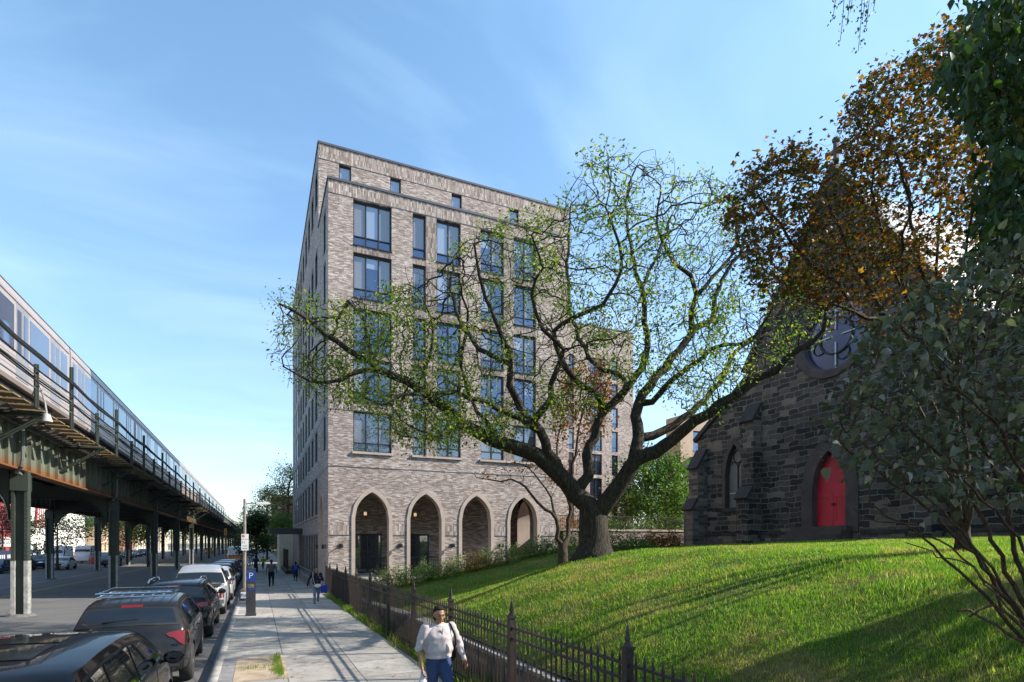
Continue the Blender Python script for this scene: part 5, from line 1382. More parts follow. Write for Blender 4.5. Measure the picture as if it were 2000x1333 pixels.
for i, (kind, p, y) in enumerate((('sedan', 'silver', 120), ('suv', 'black', 127), ('sedan', 'charcoal', 134), ('suv', 'white', 141), ('sedan', 'maroon', 148), ('suv', 'navy', 155))):
    park(make_car('parked_car', kind, PAINT[p], ('silver sedan', 'black SUV', 'charcoal sedan', 'white SUV', 'maroon sedan', 'navy SUV')[i] + ' far off under the railway, beyond the step vans', 'car', FG), -23.9, y, math.pi)
park(make_car('moving_car', 'sedan', PAINT['white'], 'white sedan driving towards the viewer under the railway', 'car'), -20.6, 84.0, math.pi)
park(make_car('moving_car', 'suv', PAINT['black'], 'black SUV driving with its headlights towards the viewer', 'car'), -17.2, 90.0, math.pi)
park(make_car('moving_car', 'suv', PAINT['taxi'], 'amber yellow SUV far away on the road under the railway', 'car'), -12.0, 175.0, 0)
# ================================================================ vegetation
NR = np.random.RandomState(11)
DIAMOND = (np.array([[0, 0, 0], [.5, .5, .06], [1, 0, -.08], [.5, -.5, .06]]), np.array([[0, 2, 1], [0, 3, 2]]))
STAR = (np.array([[0, 0, 0], [.15, .28, .02], [.45, .5, 0], [.5, .2, .03], [1, 0, -.08], [.5, -.2, .03], [.45, -.5, 0], [.15, -.28, .02]]), np.array([[0, 3, 1], [1, 3, 2], [0, 5, 3], [3, 5, 4], [0, 7, 5], [7, 6, 5]]))
HEART = (np.array([[.02, 0, 0], [-.0, .26, .05], [.17, .40, .14], [.5, .36, .10], [1, 0, -.22], [.5, -.36, .10], [.17, -.40, .14], [-.0, -.26, .05], [.45, 0, -.03]]),
         np.array([[0, 8, 1], [1, 8, 2], [2, 8, 3], [3, 8, 4], [0, 7, 8], [7, 6, 8], [6, 5, 8], [5, 4, 8]]))
def leaf_mesh(name, P, size, mat, parent=None, shape=DIAMOND, width=.55, droop=.5, dirs=None, rs=NR, spread=1.0, kind=None):
    """P (n,3) leaf bases; one mesh of n separate little blades"""
    n = len(P); T, TF = shape; k = len(T)
    az = rs.uniform(0, 2 * np.pi, n); el = rs.normal(-droop, .55 * spread, n)
    X = np.stack([np.cos(az) * np.cos(el), np.sin(az) * np.cos(el), np.sin(el)], 1)
    if dirs is not None: X = X * .75 + dirs; X /= np.linalg.norm(X, axis=1, keepdims=True) + 1e-9
    up = np.stack([rs.normal(0, .6, n), rs.normal(0, .6, n), np.ones(n)], 1)
    Yv = np.cross(up, X); Yv /= np.linalg.norm(Yv, axis=1, keepdims=True) + 1e-9
    Zv = np.cross(X, Yv)
    s = (np.ones(n) * size if np.isscalar(size) else size)[:, None, None]
    V = P[:, None, :] + s * (X[:, None, :] * T[None, :, 0:1] + width * Yv[:, None, :] * T[None, :, 1:2] + Zv[:, None, :] * T[None, :, 2:3])
    F = (TF[None] + (np.arange(n) * k)[:, None, None]).reshape(-1, 3)
    o = mesh_np(name, V.reshape(-1, 3), F, mat, parent)
    if kind: o['kind'] = kind
    return o
def uv(p): f = p.x * ST + p.y * CT; return 1000 + FPX * (p.x * CT - p.y * ST) / f, 1060 - FPX * (p.z - EYE) / f
class Skel:
    def __init__(s): s.P = []; s.par = []; s.r = []; s.ch = []
    def node(s, p, par, r=0.0):
        s.P.append(Vector(p)); s.par.append(par); s.r.append(r); s.ch.append([])
        if par >= 0: s.ch[par].append(len(s.P) - 1)
        return len(s.P) - 1
    def path(s, pts, start=-1, step=.35, r0=.1, r1=.03, wob=.0, rs=NR):
        """polyline of Vectors (resampled); returns node ids"""
        ids = []
        pts = [Vector(p) for p in pts]
        if start >= 0: pts = [s.P[start]] + pts
        # catmull-rom smoothing
        ex = [pts[0] * 2 - pts[1]] + pts + [pts[-1] * 2 - pts[-2]]
        dense = []
        for i in range(1, len(ex) - 2):
            a, b, c, d = ex[i - 1:i + 3]; k = max(1, int((c - b).length / step + .5))
            for j in range(k):
                t = j / k
                dense.append(.5 * ((2 * b) + (c - a) * t + (2 * a - 5 * b + 4 * c - d) * t * t + (3 * b - a - 3 * c + d) * t ** 3))
        dense.append(pts[-1]); n = len(dense)
        cur = start
        for i, p in enumerate(dense):
            if i == 0 and start >= 0: continue
            q = p + Vector(rs.normal(0, wob, 3)) if wob and i > 0 else p
            cur = s.node(q, cur, r0 + (r1 - r0) * (i / max(n - 1, 1)) ** .8); ids.append(cur)
        return ids
    def colonize(s, A, D=.35, di=3.0, dk=.7, iters=120, up=.0, maxn=20000, jit=.12, rs=NR):
        A = [Vector(a) for a in A]
        for it in range(iters):
            kd = kdtree.KDTree(len(s.P))
            for i, p in enumerate(s.P): kd.insert(p, i)
            kd.balance(); pull = {}; keep = []
            for a in A:
                co, i, d = kd.find(a)
                if d < dk: continue
                keep.append(a)
                if d < di: pull.setdefault(i, Vector((0, 0, 0))); pull[i] += (a - co).normalized()
            A = keep
            if not pull or len(s.P) > maxn: break
            for i, v in pull.items():
                if len(s.ch[i]) > 3: continue
                v = v.normalized() + Vector((0, 0, up)) + Vector(rs.normal(0, jit, 3))
                s.node(s.P[i] + v.normalized() * D, i, 0)
    def twigs(s, rmax, length, count, rs=NR, up=.1):
        n0 = len(s.P)
        for i in range(n0):
            if s.r[i] > rmax or (len(s.ch[i]) > 0 and rs.rand() > .35): continue
            base = s.P[i]; pd = (base - s.P[s.par[i]]).normalized() if s.par[i] >= 0 else Vector((0, 0, 1))
            for _ in range(count):
                d = (pd + Vector(rs.normal(0, .6, 3)) + Vector((0, 0, up))).normalized(); cur = i; p = base.copy()
                for j in range(2):
                    d = (d + Vector(rs.normal(0, .3, 3))).normalized(); p = p + d * length * rs.uniform(.35, .65); cur = s.node(p, cur, 0)
    def radii(s, tip=.008, ex=2.3):
        acc = [0.0] * len(s.P)
        for i in range(len(s.P) - 1, -1, -1):
            own = tip ** ex if not s.ch[i] else 0
            acc[i] += own
            rr = acc[i] ** (1 / ex)
            s.r[i] = max(s.r[i], rr)
            if s.par[i] >= 0: acc[s.par[i]] += acc[i]
    def tips(s, rmax): return [i for i in range(len(s.P)) if s.r[i] <= rmax]
    def mesh(s, name, mat, parent=None, rmin=0.0, rsplit=None):
        mb = MB(); done = set()
        for i in range(len(s.P)):
            if i in done: continue
            chain = [i] if s.par[i] < 0 else [s.par[i], i]; cur = i; done.add(i)
            while s.ch[cur]:
                nx = max(s.ch[cur], key=lambda c: s.r[c])
                if nx in done: break
                chain.append(nx); done.add(nx); cur = nx
            if len(chain) < 2: continue
            rad = [s.r[c] for c in chain]
            if len(chain) > 1 and s.par[i] >= 0: rad[0] = min(rad[0], rad[1] * 1.25)
            n = 12 if rad[0] > .2 else 8 if rad[0] > .06 else 5 if rad[0] > .02 else 3
            mb.tube([s.P[c] for c in chain], rad, n, cap=n > 5)
        return mb.build(name, mat, parent, smooth=True, sharp=180)
def in_poly(u, v, poly):
    c = False; n = len(poly); j = n - 1
    for i in range(n):
        (xi, yi), (xj, yj) = poly[i], poly[j]
        if (yi > v) != (yj > v) and u < (xj - xi) * (v - yi) / (yj - yi) + xi: c = not c
        j = i
    return c
def sample_crown(poly, n, t0, dt, rs=NR, clump=None):
    us = [p[0] for p in poly]; vs = [p[1] for p in poly]; out = []
    while len(out) < n:
        u = rs.uniform(min(us), max(us)); v = rs.uniform(min(vs), max(vs))
        if in_poly(u, v, poly): out.append(at_t(u, v, t0 + rs.uniform(-1, 1) * dt))
    return out
def cluster_leaves(S, ids, per, spread, rs=NR):
    P = np.array([S.P[i] for i in ids]); P = np.repeat(P, per, 0)
    return P + rs.normal(0, spread, P.shape)
M['bark'] = barkmat('darkened_bark', (0.012, 0.010, 0.008), (0.066, 0.056, 0.040), 7)  # bark tone darkened to stand for limbs seen against the light
M['bark2'] = barkmat('brown_bark', (0.03, 0.022, 0.016), (0.10, 0.075, 0.05), 9)
M['twig'] = barkmat('lilac_stem_bark', (0.035, 0.022, 0.014), (0.12, 0.075, 0.045), 20)
M['leaf_big'] = leafmat('pinnate_leaf', [(0, (0.045, 0.08, 0.018)), (.5, (0.085, 0.125, 0.024)), (.82, (0.16, 0.18, 0.03)), (1, (0.32, 0.22, 0.04))], .48)
M['leaf_maple'] = leafmat('maple_leaf', [(0, (0.030, 0.046, 0.013)), (.45, (0.048, 0.046, 0.015)), (.72, (0.070, 0.030, 0.013)), (.89, (0.14, 0.055, 0.014)), (1, (0.32, 0.20, 0.03))], .45, tcol=(1.6, 1.35, .5))
M['leaf_lilac'] = leafmat('lilac_leaf', [(0, (0.036, 0.052, 0.026)), (.5, (0.066, 0.075, 0.050)), (.8, (0.115, 0.118, 0.095)), (1, (0.18, 0.172, 0.155))], .25, .6)
M['leaf_dark'] = leafmat('dark_green_leaf', [(0, (0.015, 0.035, 0.01)), (.6, (0.03, 0.06, 0.014)), (.93, (0.05, 0.09, 0.018)), (1, (0.16, 0.15, 0.02))], .3)
M['leaf_mid'] = leafmat('mid_green_leaf', [(0, (0.035, 0.075, 0.014)), (.6, (0.06, 0.115, 0.02)), (1, (0.12, 0.16, 0.03))], .4)
M['leaf_olive'] = leafmat('olive_autumn_leaf', [(0, (0.05, 0.075, 0.018)), (.6, (0.10, 0.10, 0.03)), (1, (0.20, 0.15, 0.05))], .4)
M['leaf_sunlit'] = leafmat('sunlit_tone_leaf', [(0, (0.09, 0.13, 0.04)), (.6, (0.16, 0.19, 0.07)), (1, (0.28, 0.26, 0.12))], .45)  # shrub leaf tones lightened to stand for sun on the row
M['leaf_orange'] = leafmat('orange_leaf', [(0, (0.16, 0.06, 0.012)), (.6, (0.26, 0.11, 0.025)), (1, (0.12, 0.12, 0.025))], .45, tcol=(1.6, 1.2, .6))
M['leaf_purple'] = leafmat('purple_leaf', [(0, (0.02, 0.012, 0.02)), (1, (0.07, 0.025, 0.035))], .3, tcol=(1.5, 1, 1))
M['seed'] = pbr('dry_seed_head', (0.05, 0.028, 0.018), .9, var=.4)
# ---------------------------------------------------------------- the big spreading tree
bt = thing('shade_tree', 'large spreading shade tree with crooked limbs and thin yellow green foliage on the lawn', 'tree')
S = Skel(); T0 = 17.0
def I(l, t=T0): return [at_t(u, v, t + (q[0] if q else 0)) for u, v, *q in l]
base = at_t(1160, 1084, T0); base.z = float(lawn_z(base.x, base.y)) - .15
tr_ids = S.path([base, at_t(1161, 1062, T0), at_t(1159, 1030, T0), at_t(1158, 1002, T0)], r0=.52, r1=.41, step=.3)
S.r[0] = .74; S.r[1] = .58
fork = tr_ids[-1]
def near_node(u, v, t=None):
    best = None
    for i, p in enumerate(S.P):
        f = p.x * ST + p.y * CT; uu = 1000 + FPX * (p.x * CT - p.y * ST) / f; vv = 1060 - FPX * (p.z - EYE) / f
        d = (uu - u) ** 2 + (vv - v) ** 2
        if best is None or d < best[0]: best = (d, i)
    return best[1]
def limb(l, r0, r1, start=None, wob=.03):
    st = near_node(*l[0][:2]) if start is None else start
    f = S.P[st].x * ST + S.P[st].y * CT
    n = len(l); dlast = l[-1][2] if len(l[-1]) > 2 else 0
    r0 *= .72; pts = [at_t(p[0], p[1], f + dlast * (k / (n - 1))) for k, p in enumerate(l)][1:]
    return S.path(pts, start=st, r0=r0, r1=r1, wob=wob)
limb([(1158, 1002), (1110, 945), (1055, 895), (980, 868), (905, 828), (875, 801), (830, 768), (794, 747), (767, 735), (740, 718), (722, 702), (680, 684), (635, 654), (611, 633), (575, 609), (548, 594, -2.5)], .43, .035, fork)
limb([(1158, 1002), (1191, 977), (1216, 938), (1242, 902), (1279, 886), (1314, 861), (1342, 836), (1380, 809), (1434, 774), (1479, 738), (1515, 723), (1536, 699), (1584, 672), (1605, 645), (1614, 609), (1640, 575, -2.8)], .42, .04, fork)
limb([(1242, 902), (1246, 856), (1242, 812), (1246, 787), (1284, 735), (1326, 687), (1352, 652), (1390, 617), (1402, 564), (1440, 500), (1470, 440, 2.0)], .27, .03)
limb([(1246, 856), (1275, 850), (1335, 820), (1365, 792), (1386, 771), (1416, 732), (1437, 687), (1479, 660), (1524, 633), (1560, 590, 2.5)], .2, .03)
limb([(1246, 800), (1272, 785), (1296, 762), (1332, 729), (1368, 702), (1392, 681), (1446, 672), (1490, 640), (1510, 600, -1.5)], .15, .025)
limb([(1352, 652), (1352, 611), (1362, 579), (1346, 538), (1321, 513), (1295, 469), (1280, 431), (1290, 380, -1)], .14, .025)
limb([(1362, 579), (1402, 529), (1428, 501), (1440, 450), (1420, 390, 1)], .1, .02)
limb([(1120, 955), (1148, 925), (1147, 888), (1153, 869), (1163, 837), (1179, 806), (1201, 784), (1230, 750), (1262, 700), (1264, 652), (1258, 611), (1254, 563), (1242, 532), (1235, 494), (1226, 437), (1220, 397), (1228, 366), (1242, 327, 1.5)], .25, .025)
limb([(1254, 555), (1276, 516), (1295, 478), (1310, 420, 1)], .09, .02)
limb([(1179, 806), (1160, 765), (1120, 740), (1098, 700), (1085, 650), (1121, 620), (1175, 595), (1203, 557), (1215, 500), (1190, 420, -2)], .16, .02)
limb([(1201, 784), (1221, 765), (1220, 740), (1191, 727), (1166, 712), (1130, 660), (1112, 590), (1108, 532), (1111, 456), (1115, 400, 2.5)], .13, .02)
limb([(1100, 935), (1055, 845), (1025, 810), (1010, 780), (998, 750), (998, 708), (989, 669), (965, 615), (950, 579), (938, 540), (925, 480, -1.5)], .25, .03)
limb([(1040, 828), (1076, 774), (1082, 732), (1100, 687), (1060, 640), (1040, 580), (1055, 520), (1040, 460, -2)], .17, .02)
limb([(1055, 845), (974, 801), (920, 777), (845, 768), (800, 772), (770, 780, -3)], .16, .03)
limb([(875, 801), (818, 750), (830, 720), (839, 690), (845, 645), (835, 600), (820, 570, -.5)], .11, .02)
limb([(740, 718), (725, 684), (719, 645), (700, 610), (680, 590, .5)], .08, .02)
limb([(767, 735), (710, 724), (665, 740), (635, 747), (590, 735), (554, 714, -1.5)], .12, .02)
limb([(980, 868), (930, 800), (905, 745), (900, 690), (915, 640), (900, 580, -2.5)], .11, .02)
limb([(998, 708), (950, 690), (905, 640), (880, 560), (890, 500, 2)], .1, .02)
limb([(905, 828), (860, 850), (820, 860), (780, 850, -1.5)], .07, .02)
crown = [(535, 585), (560, 560), (620, 585), (680, 575), (800, 555), (870, 505), (925, 435), (1000, 415), (1085, 425), (1110, 350), (1170, 295), (1285, 305), (1330, 345), (1400, 330), (1460, 380), (1560, 500), (1640, 560), (1610, 650), (1480, 740), (1390, 800), (1330, 800), (1250, 740), (1130, 830), (1060, 800), (990, 860), (800, 870), (700, 800), (600, 770), (540, 730)]
S.colonize(sample_crown(crown, 4300, T0 + .2, 4.2), D=.24, di=3.0, dk=.38, iters=80, up=.06, jit=.35, maxn=12000)
S.radii(.010, 2.5)
S.twigs(.0125, .42, 1)
S.radii(.006, 2.6)
S.mesh('trunk', M['bark'], bt)
tips = [i for i in S.tips(.014) if NR.rand() < (1 if uv(S.P[i])[0] > 640 else .45)]
tp = np.array([S.P[i] for i in tips])
ph = np.sin(tp[:, 0] * 1.9 + 1.3) * np.sin(tp[:, 1] * 1.7) * np.sin(tp[:, 2] * 2.1 + .5) - .10 * (tp[:, 2] - 9) + .6 * np.sin(tp[:, 0] * .8 + tp[:, 2] * .7) + .8 * np.sin(tp[:, 0] * 3.1 + .4) * np.sin(tp[:, 1] * 2.6 + 1) * np.sin(tp[:, 2] * 3.3) + NR.normal(0, .16, len(tips))
sel = [tips[k] for k in np.argsort(-ph)[:int(len(tips) * .28)]]
sel = [i for i in sel if uv(S.P[i])[0] < 1440 or NR.rand() < .5]
LP = cluster_leaves(S, sel, 16, .16)
print('BIG', len(S.P), len(tips), len(LP))
leaf_mesh('foliage', LP, NR.uniform(.07, .135, len(LP)), M['leaf_big'], bt, DIAMOND, .48, .35)
# ---------------------------------------------------------------- red and gold maple in front of the church
mt = thing('maple_tree', 'maple tree with dark red and golden leaves in front of the church gable', 'tree')
S = Skel(); T1 = 9.6
b0 = at_t(1882, 1058, T1); b0.z = float(lawn_z(b0.x, b0.y)) - .1
ids = S.path([b0, at_t(1878, 960, T1), at_t(1866, 860, T1), at_t(1852, 760, T1)], r0=.11, r1=.085)
S.r[0] = .16
limb([(1852, 760), (1800, 690), (1735, 645), (1690, 622), (1640, 600), (1590, 585, -1.2)], .09, .012)
limb([(1866, 860), (1835, 620), (1800, 520), (1782, 440), (1770, 350), (1740, 260, .7)], .09, .012)
limb([(1852, 760), (1900, 640), (1930, 500), (1940, 350), (1930, 220, -.7)], .09, .012)
limb([(1735, 645), (1680, 540), (1640, 440), (1600, 360, .4)], .045, .01)
limb([(1835, 620), (1760, 560), (1720, 450), (1700, 330, -1.0)], .045, .01)
limb([(1690, 622), (1600, 530), (1530, 440), (1480, 380, -.6)], .045, .01)
for l_, r_ in (([(1882, 1050), (1830, 900), (1760, 720), (1705, 560), (1715, 440), (1690, 330, 2.4)], .095), ([(1882, 1050), (1850, 880), (1790, 700), (1765, 540), (1772, 410), (1755, 290, -2.0)], .10), ([(1882, 1050), (1885, 850), (1850, 640), (1832, 500), (1835, 400), (1860, 290, 1.2)], .095), ([(1882, 1050), (1910, 880), (1905, 700), (1890, 520), (1905, 380, -2.6)], .09)): limb(l_, r_ * .62 / .72, .012)
mcrown = [(1410, 395), (1470, 310), (1555, 265), (1640, 330), (1650, 190), (1740, 115), (1840, 60), (1920, 20), (1955, 300), (1930, 560), (1880, 640), (1780, 640), (1700, 660), (1600, 600), (1500, 600), (1440, 520)]
S.colonize(sample_crown(mcrown, 3900, T1 - .2, 1.7), D=.14, di=1.8, dk=.20, iters=80, jit=.3, maxn=12000)
S.radii(.0036, 2.5)
S.mesh('trunk', M['bark2'], mt)
tips = S.tips(.007)
gap = [(1715, 380), (1790, 350), (1840, 400), (1820, 450), (1750, 470)]
def uv(p): f = p.x * ST + p.y * CT; return 1000 + FPX * (p.x * CT - p.y * ST) / f, 1060 - FPX * (p.z - EYE) / f
SL = Vector((2.4, 8, 1.55))
def sunlane(p): d = p - SL; return (d - sdir * d.dot(sdir)).length
tips = [i for i in tips if NR.rand() < (.25 if in_poly(*uv(S.P[i]), gap) else .95) and sunlane(S.P[i]) > .85 and (uv(S.P[i])[0] - 1626) ** 2 + (uv(S.P[i])[1] - 280) ** 2 > 22 ** 2]
LP = cluster_leaves(S, tips, 7, .11)
print('MAPLE', len(S.P), len(LP))
leaf_mesh('foliage', LP, NR.uniform(.055, .10, len(LP)), M['leaf_maple'], mt, STAR, 1.0, .25)
# ---------------------------------------------------------------- lilac shrub close to the viewer
lt = thing('lilac_shrub', 'large lilac shrub with dusty heart shaped leaves and many bare brown stems, close at right', 'shrub')
S = Skel(); T2 = 4.3
roots = []
def stem(l, r0, r1, t_a=4.4, t_b=4.4, wob=.012):
    n = len(l); return S.path([at_t(u, v, t_a + (t_b - t_a) * k / (n - 1)) for k, (u, v) in enumerate(l)], -1, .12, r0, r1, wob)
RT = (2085, 1345)
stem([RT, (1990, 1240), (1900, 1140), (1800, 1050), (1740, 1010), (1700, 985)], .022, .006, 4.4, 4.9)
stem([RT, (2000, 1220), (1920, 1110), (1850, 1030), (1770, 960), (1690, 900), (1650, 870)], .025, .006, 4.5, 4.2)
stem([RT, (2010, 1200), (1940, 1060), (1880, 940), (1790, 850), (1700, 790), (1660, 770)], .026, .006, 4.4, 5.2)
stem([RT, (2020, 1180), (1970, 1020), (1920, 880), (1860, 760), (1800, 680), (1760, 640)], .028, .006, 4.5, 4.6)
stem([RT, (2040, 1150), (2000, 960), (1970, 800), (1930, 660), (1880, 560)], .028, .006, 4.4, 5.4)
stem([RT, (2060, 1100), (2050, 880), (2020, 680), (1990, 540)], .028, .006, 4.3, 4.1)
stem([RT, (1980, 1210), (1880, 1090), (1780, 1030), (1690, 1010), (1665, 995)], .018, .004, 4.3, 3.9)
stem([RT, (1990, 1200), (1890, 1050), (1800, 900), (1760, 820)], .02, .006, 4.6, 5.4)
stem([RT, (2010, 1230), (1950, 1170), (1880, 1095), (1840, 1090), (1765, 1062)], .010, .004, 4.2, 3.9)
stem([RT, (1970, 1170), (1860, 1020), (1760, 930), (1640, 830)], .018, .005, 4.3, 3.7)
stem([(2085, 1330), (2050, 1210), (1990, 1050), (1900, 960), (1840, 920), (1760, 905)], .02, .005, 4.0, 3.6)
stem([(2085, 1330), (2060, 1180), (2030, 1000), (1960, 850), (1900, 790)], .02, .005, 4.0, 3.5)
stem([(2100, 1330), (2000, 1252), (1915, 1205), (1870, 1187)], .016, .010, 3.7, 3.6)
stem([(2090, 1360), (2000, 1240), (1975, 1205), (1945, 1190), (1915, 1192), (1897, 1206)], .016, .008, 3.7, 3.6)
lcrown = [(1612, 860), (1640, 745), (1700, 630), (1760, 590), (1850, 520), (1920, 470), (2080, 430), (2150, 700), (2090, 1000), (1960, 960), (1880, 960), (1780, 940), (1690, 930)]
S.colonize(sample_crown(lcrown, 4200, 4.5, 1.0), D=.07, di=.9, dk=.095, iters=60, jit=.35, maxn=9000)
S.radii(.0021, 2.5)
zz = [p.z for p in S.P[:1]]
S.mesh('stems', M['twig'], lt)
tips = [i for i in S.tips(.0036)]
keep = []
for i in tips:
    u, v = uv(S.P[i])
    if v > 985 and NR.rand() < .93: continue
    dense = 1.0 if (u > 1700 and v < 800) else .75
    if NR.rand() < dense * .8: keep.append(i)
LP = cluster_leaves(S, keep, 1, .05)
LP = np.concatenate([LP, LP[NR.rand(len(LP)) < .8] + NR.normal(0, .05, (1, 3))]); print('LILAC', len(S.P), len(LP))
fr = NR.rand(len(LP)) < .8
leaf_mesh('foliage', LP, NR.uniform(.04, .088, len(LP)), M['leaf_lilac'], lt, HEART, .9, .5, spread=1.0)
sd = NR.permutation(len(LP))[:70]; q = []
for k in sd:
    for _ in range(24): q.append(LP[k] + NR.normal(0, 1, 3) * np.array([.022, .022, .05]) + np.array([0, 0, .06]))
leaf_mesh('seed_heads', np.array(q), .012, M['seed'], lt, DIAMOND, .9, 0, kind='stuff')
# ---------------------------------------------------------------- tall dark tree at the right edge, overhanging
dt = thing('hanging_tree', 'tall dark green tree at the upper right edge with hanging leaves and seed strings', 'tree')
S = Skel(); T3 = 6.6
b0 = at_t(2330, 1100, T3); b0.z = float(lawn_z(b0.x, b0.y)) - .1
S.path([b0, at_t(2320, 800, T3), at_t(2290, 450, T3), at_t(2240, 150, T3), at_t(2200, -150, T3), at_t(2100, -420, T3)], r0=.26, r1=.12)
limb([(2290, 450), (2180, 330), (2060, 230), (1950, 180), (1870, 150, -1)], .09, .02)
limb([(2320, 700), (2200, 560), (2080, 470), (1980, 430, -.5)], .08, .02)
limb([(2240, 150), (2120, 30), (2000, -60), (1880, -110), (1760, -120), (1660, -100, -1)], .09, .015)
limb([(2240, 150), (2100, 120), (1980, 90), (1900, 80, .6)], .07, .015)
dcrown = [(1835, 110), (1880, 60), (1950, -20), (2060, -120), (2250, -100), (2260, 620), (2010, 640), (1930, 520), (1900, 400), (1960, 300), (1880, 215)]
far_ = [Vector(NR.normal(0, 1, 3) * np.array([1.1, .9, 1.0]) + np.array([10.0, 1.5, 7.2])) for _ in range(1800)]  # out-of-view part of the crown, added to shade the lilac
S.colonize(sample_crown(dcrown, 5200, T3 - .3, 1.4) + far_, D=.12, di=1.8, dk=.17, iters=70, jit=.3, maxn=14000)
hang = []
for u0, ln in ((1640, 110), (1655, 150), (1668, 120), (1690, 170), (1705, 125), (1730, 60), (1675, 90), (1648, 70), (1850, 45), (1905, 70), (1720, 90), (1698, 110)):
    st_ = near_node(u0 + 5, -105); f = S.P[st_].x * ST + S.P[st_].y * CT
    hang += S.path([at_t(u0 - 3, -70, f), at_t(u0 - 8, -70 + ln * .6, f), at_t(u0 - 14, -70 + ln, f)], start=st_, step=.06, r0=.004, r1=.002)
S.radii(.0035, 2.5)
S.mesh('trunk', M['bark2'], dt)
hs = set(hang); tips = [i for i in S.tips(.010) if i not in hs]
tips = [i for i in tips if not (1500 < uv(S.P[i])[0] < 1830 and uv(S.P[i])[1] < 90)]
LP = cluster_leaves(S, tips, 7, .10); print('DARK', len(S.P), len(LP))
leaf_mesh('foliage', LP, NR.uniform(.08, .15, len(LP)), M['leaf_dark'], dt, DIAMOND, .5, .9, spread=.6)
LP2 = cluster_leaves(S, hang, 3, .022); leaf_mesh('seed_strings', LP2, NR.uniform(.02, .038, len(LP2)), M['leaf_dark'], dt, DIAMOND, .7, 1.0, kind='stuff')
hv = [i for i in tips if uv(S.P[i])[0] > 1900]
LP3 = cluster_leaves(S, [hv[k] for k in NR.permutation(len(hv))[:450]], 12, .05); LP3[:, 2] -= NR.uniform(0, .22, len(LP3)); leaf_mesh('seed_clusters', LP3, NR.uniform(.018, .03, len(LP3)), M['leaf_olive'], dt, DIAMOND, .9, .8, kind='stuff')
# ---------------------------------------------------------------- small tree beside the arches
ot = thing('small_orange_tree', 'small multi stemmed tree with sparse orange leaves beside the fourth arch', 'tree')
S = Skel(); T4 = 19.5
b0 = at_t(1100, 1082, T4); b0.z = float(lawn_z(b0.x, b0.y)) - .1
S.path([b0, at_t(1099, 1066, T4)], r0=.2, r1=.17)
limb([(1099, 1066), (1090, 1050), (1087, 1015), (1050, 980), (1015, 942), (960, 942), (927, 932, -.5)], .12, .015)
limb([(1087, 1010), (1075, 972), (1055, 942), (1030, 910), (1000, 905, .5)], .07, .012)
limb([(1099, 1066), (1110, 1050), (1111, 997), (1115, 930), (1130, 850), (1150, 770), (1170, 720, 1)], .12, .02)
limb([(1111, 997), (1090, 900), (1095, 820), (1110, 740, .6)], .07, .015)
S.colonize(sample_crown([(925, 915), (1000, 895), (1080, 860), (1090, 720), (1180, 690), (1210, 760), (1190, 840), (1120, 940), (1010, 960)], 420, T4 + .3, 1.5), D=.26, di=2.4, dk=.5, iters=40, jit=.25)
S.radii(.009, 2.5); S.twigs(.02, .4, 1); S.radii(.007, 2.6); S.mesh('trunk', M['bark2'], ot)
tips = [i for i in S.tips(.015) if NR.rand() < (.9 if uv(S.P[i])[1] < 860 else .12)]
LP = cluster_leaves(S, tips, 10, .18); leaf_mesh('foliage', LP, NR.uniform(.09, .16, len(LP)), M['leaf_orange'], ot, DIAMOND, .6, .3)
# ---------------------------------------------------------------- generic trees and shrubs
def tree(name, label, base, H, cw, mat, nleaf, ls, cat='tree', group=None, clear=.3, bark='bark2', r=.18, clumps=26, seed=1, lean=0, oval=1.0, shape=DIAMOND):
    rs = np.random.RandomState(seed); root = thing(name, label, cat, base, 0, group)
    S = Skel(); hc = H * clear
    ids = S.path([(0, 0, -.3), (lean * .2, 0, hc * .6), (lean * .5, 0, hc), (lean, 0, H * .75)], r0=r, r1=r * .25, step=max(.4, H / 14), wob=.02 * r, rs=rs)
    C = []
    for _ in range(clumps):
        a = rs.uniform(0, 6.283); zz = rs.uniform(0, 1) ** .8; rad = cw * .5 * math.sin(math.pi * min(.98, .22 + .74 * zz)) ** .7 * rs.uniform(.35, 1.0)
        C.append(Vector((lean + rad * math.cos(a), rad * math.sin(a) * oval, hc + (H - hc) * (.06 + .9 * zz))))
    A = []
    for c in C:
        for _ in range(14): A.append(c + Vector(rs.normal(0, cw * .09, 3)))
    S.colonize(A, D=max(.25, cw * .06), di=cw * .6, dk=cw * .09, iters=30, jit=.2, maxn=900, rs=rs)
    S.radii(.02 * H / 8, 2.5); S.mesh('trunk', M[bark], root)
    P = np.array([c for c in C]); k = rs.randint(0, len(P), nleaf)
    L = P[k] + rs.normal(0, 1, (nleaf, 3)) * cw * np.array([.105, .105, .085])
    leaf_mesh('foliage', L, rs.uniform(.7, 1.3, nleaf) * ls, M[mat], root, shape, .6, .3, rs=rs)
    return root
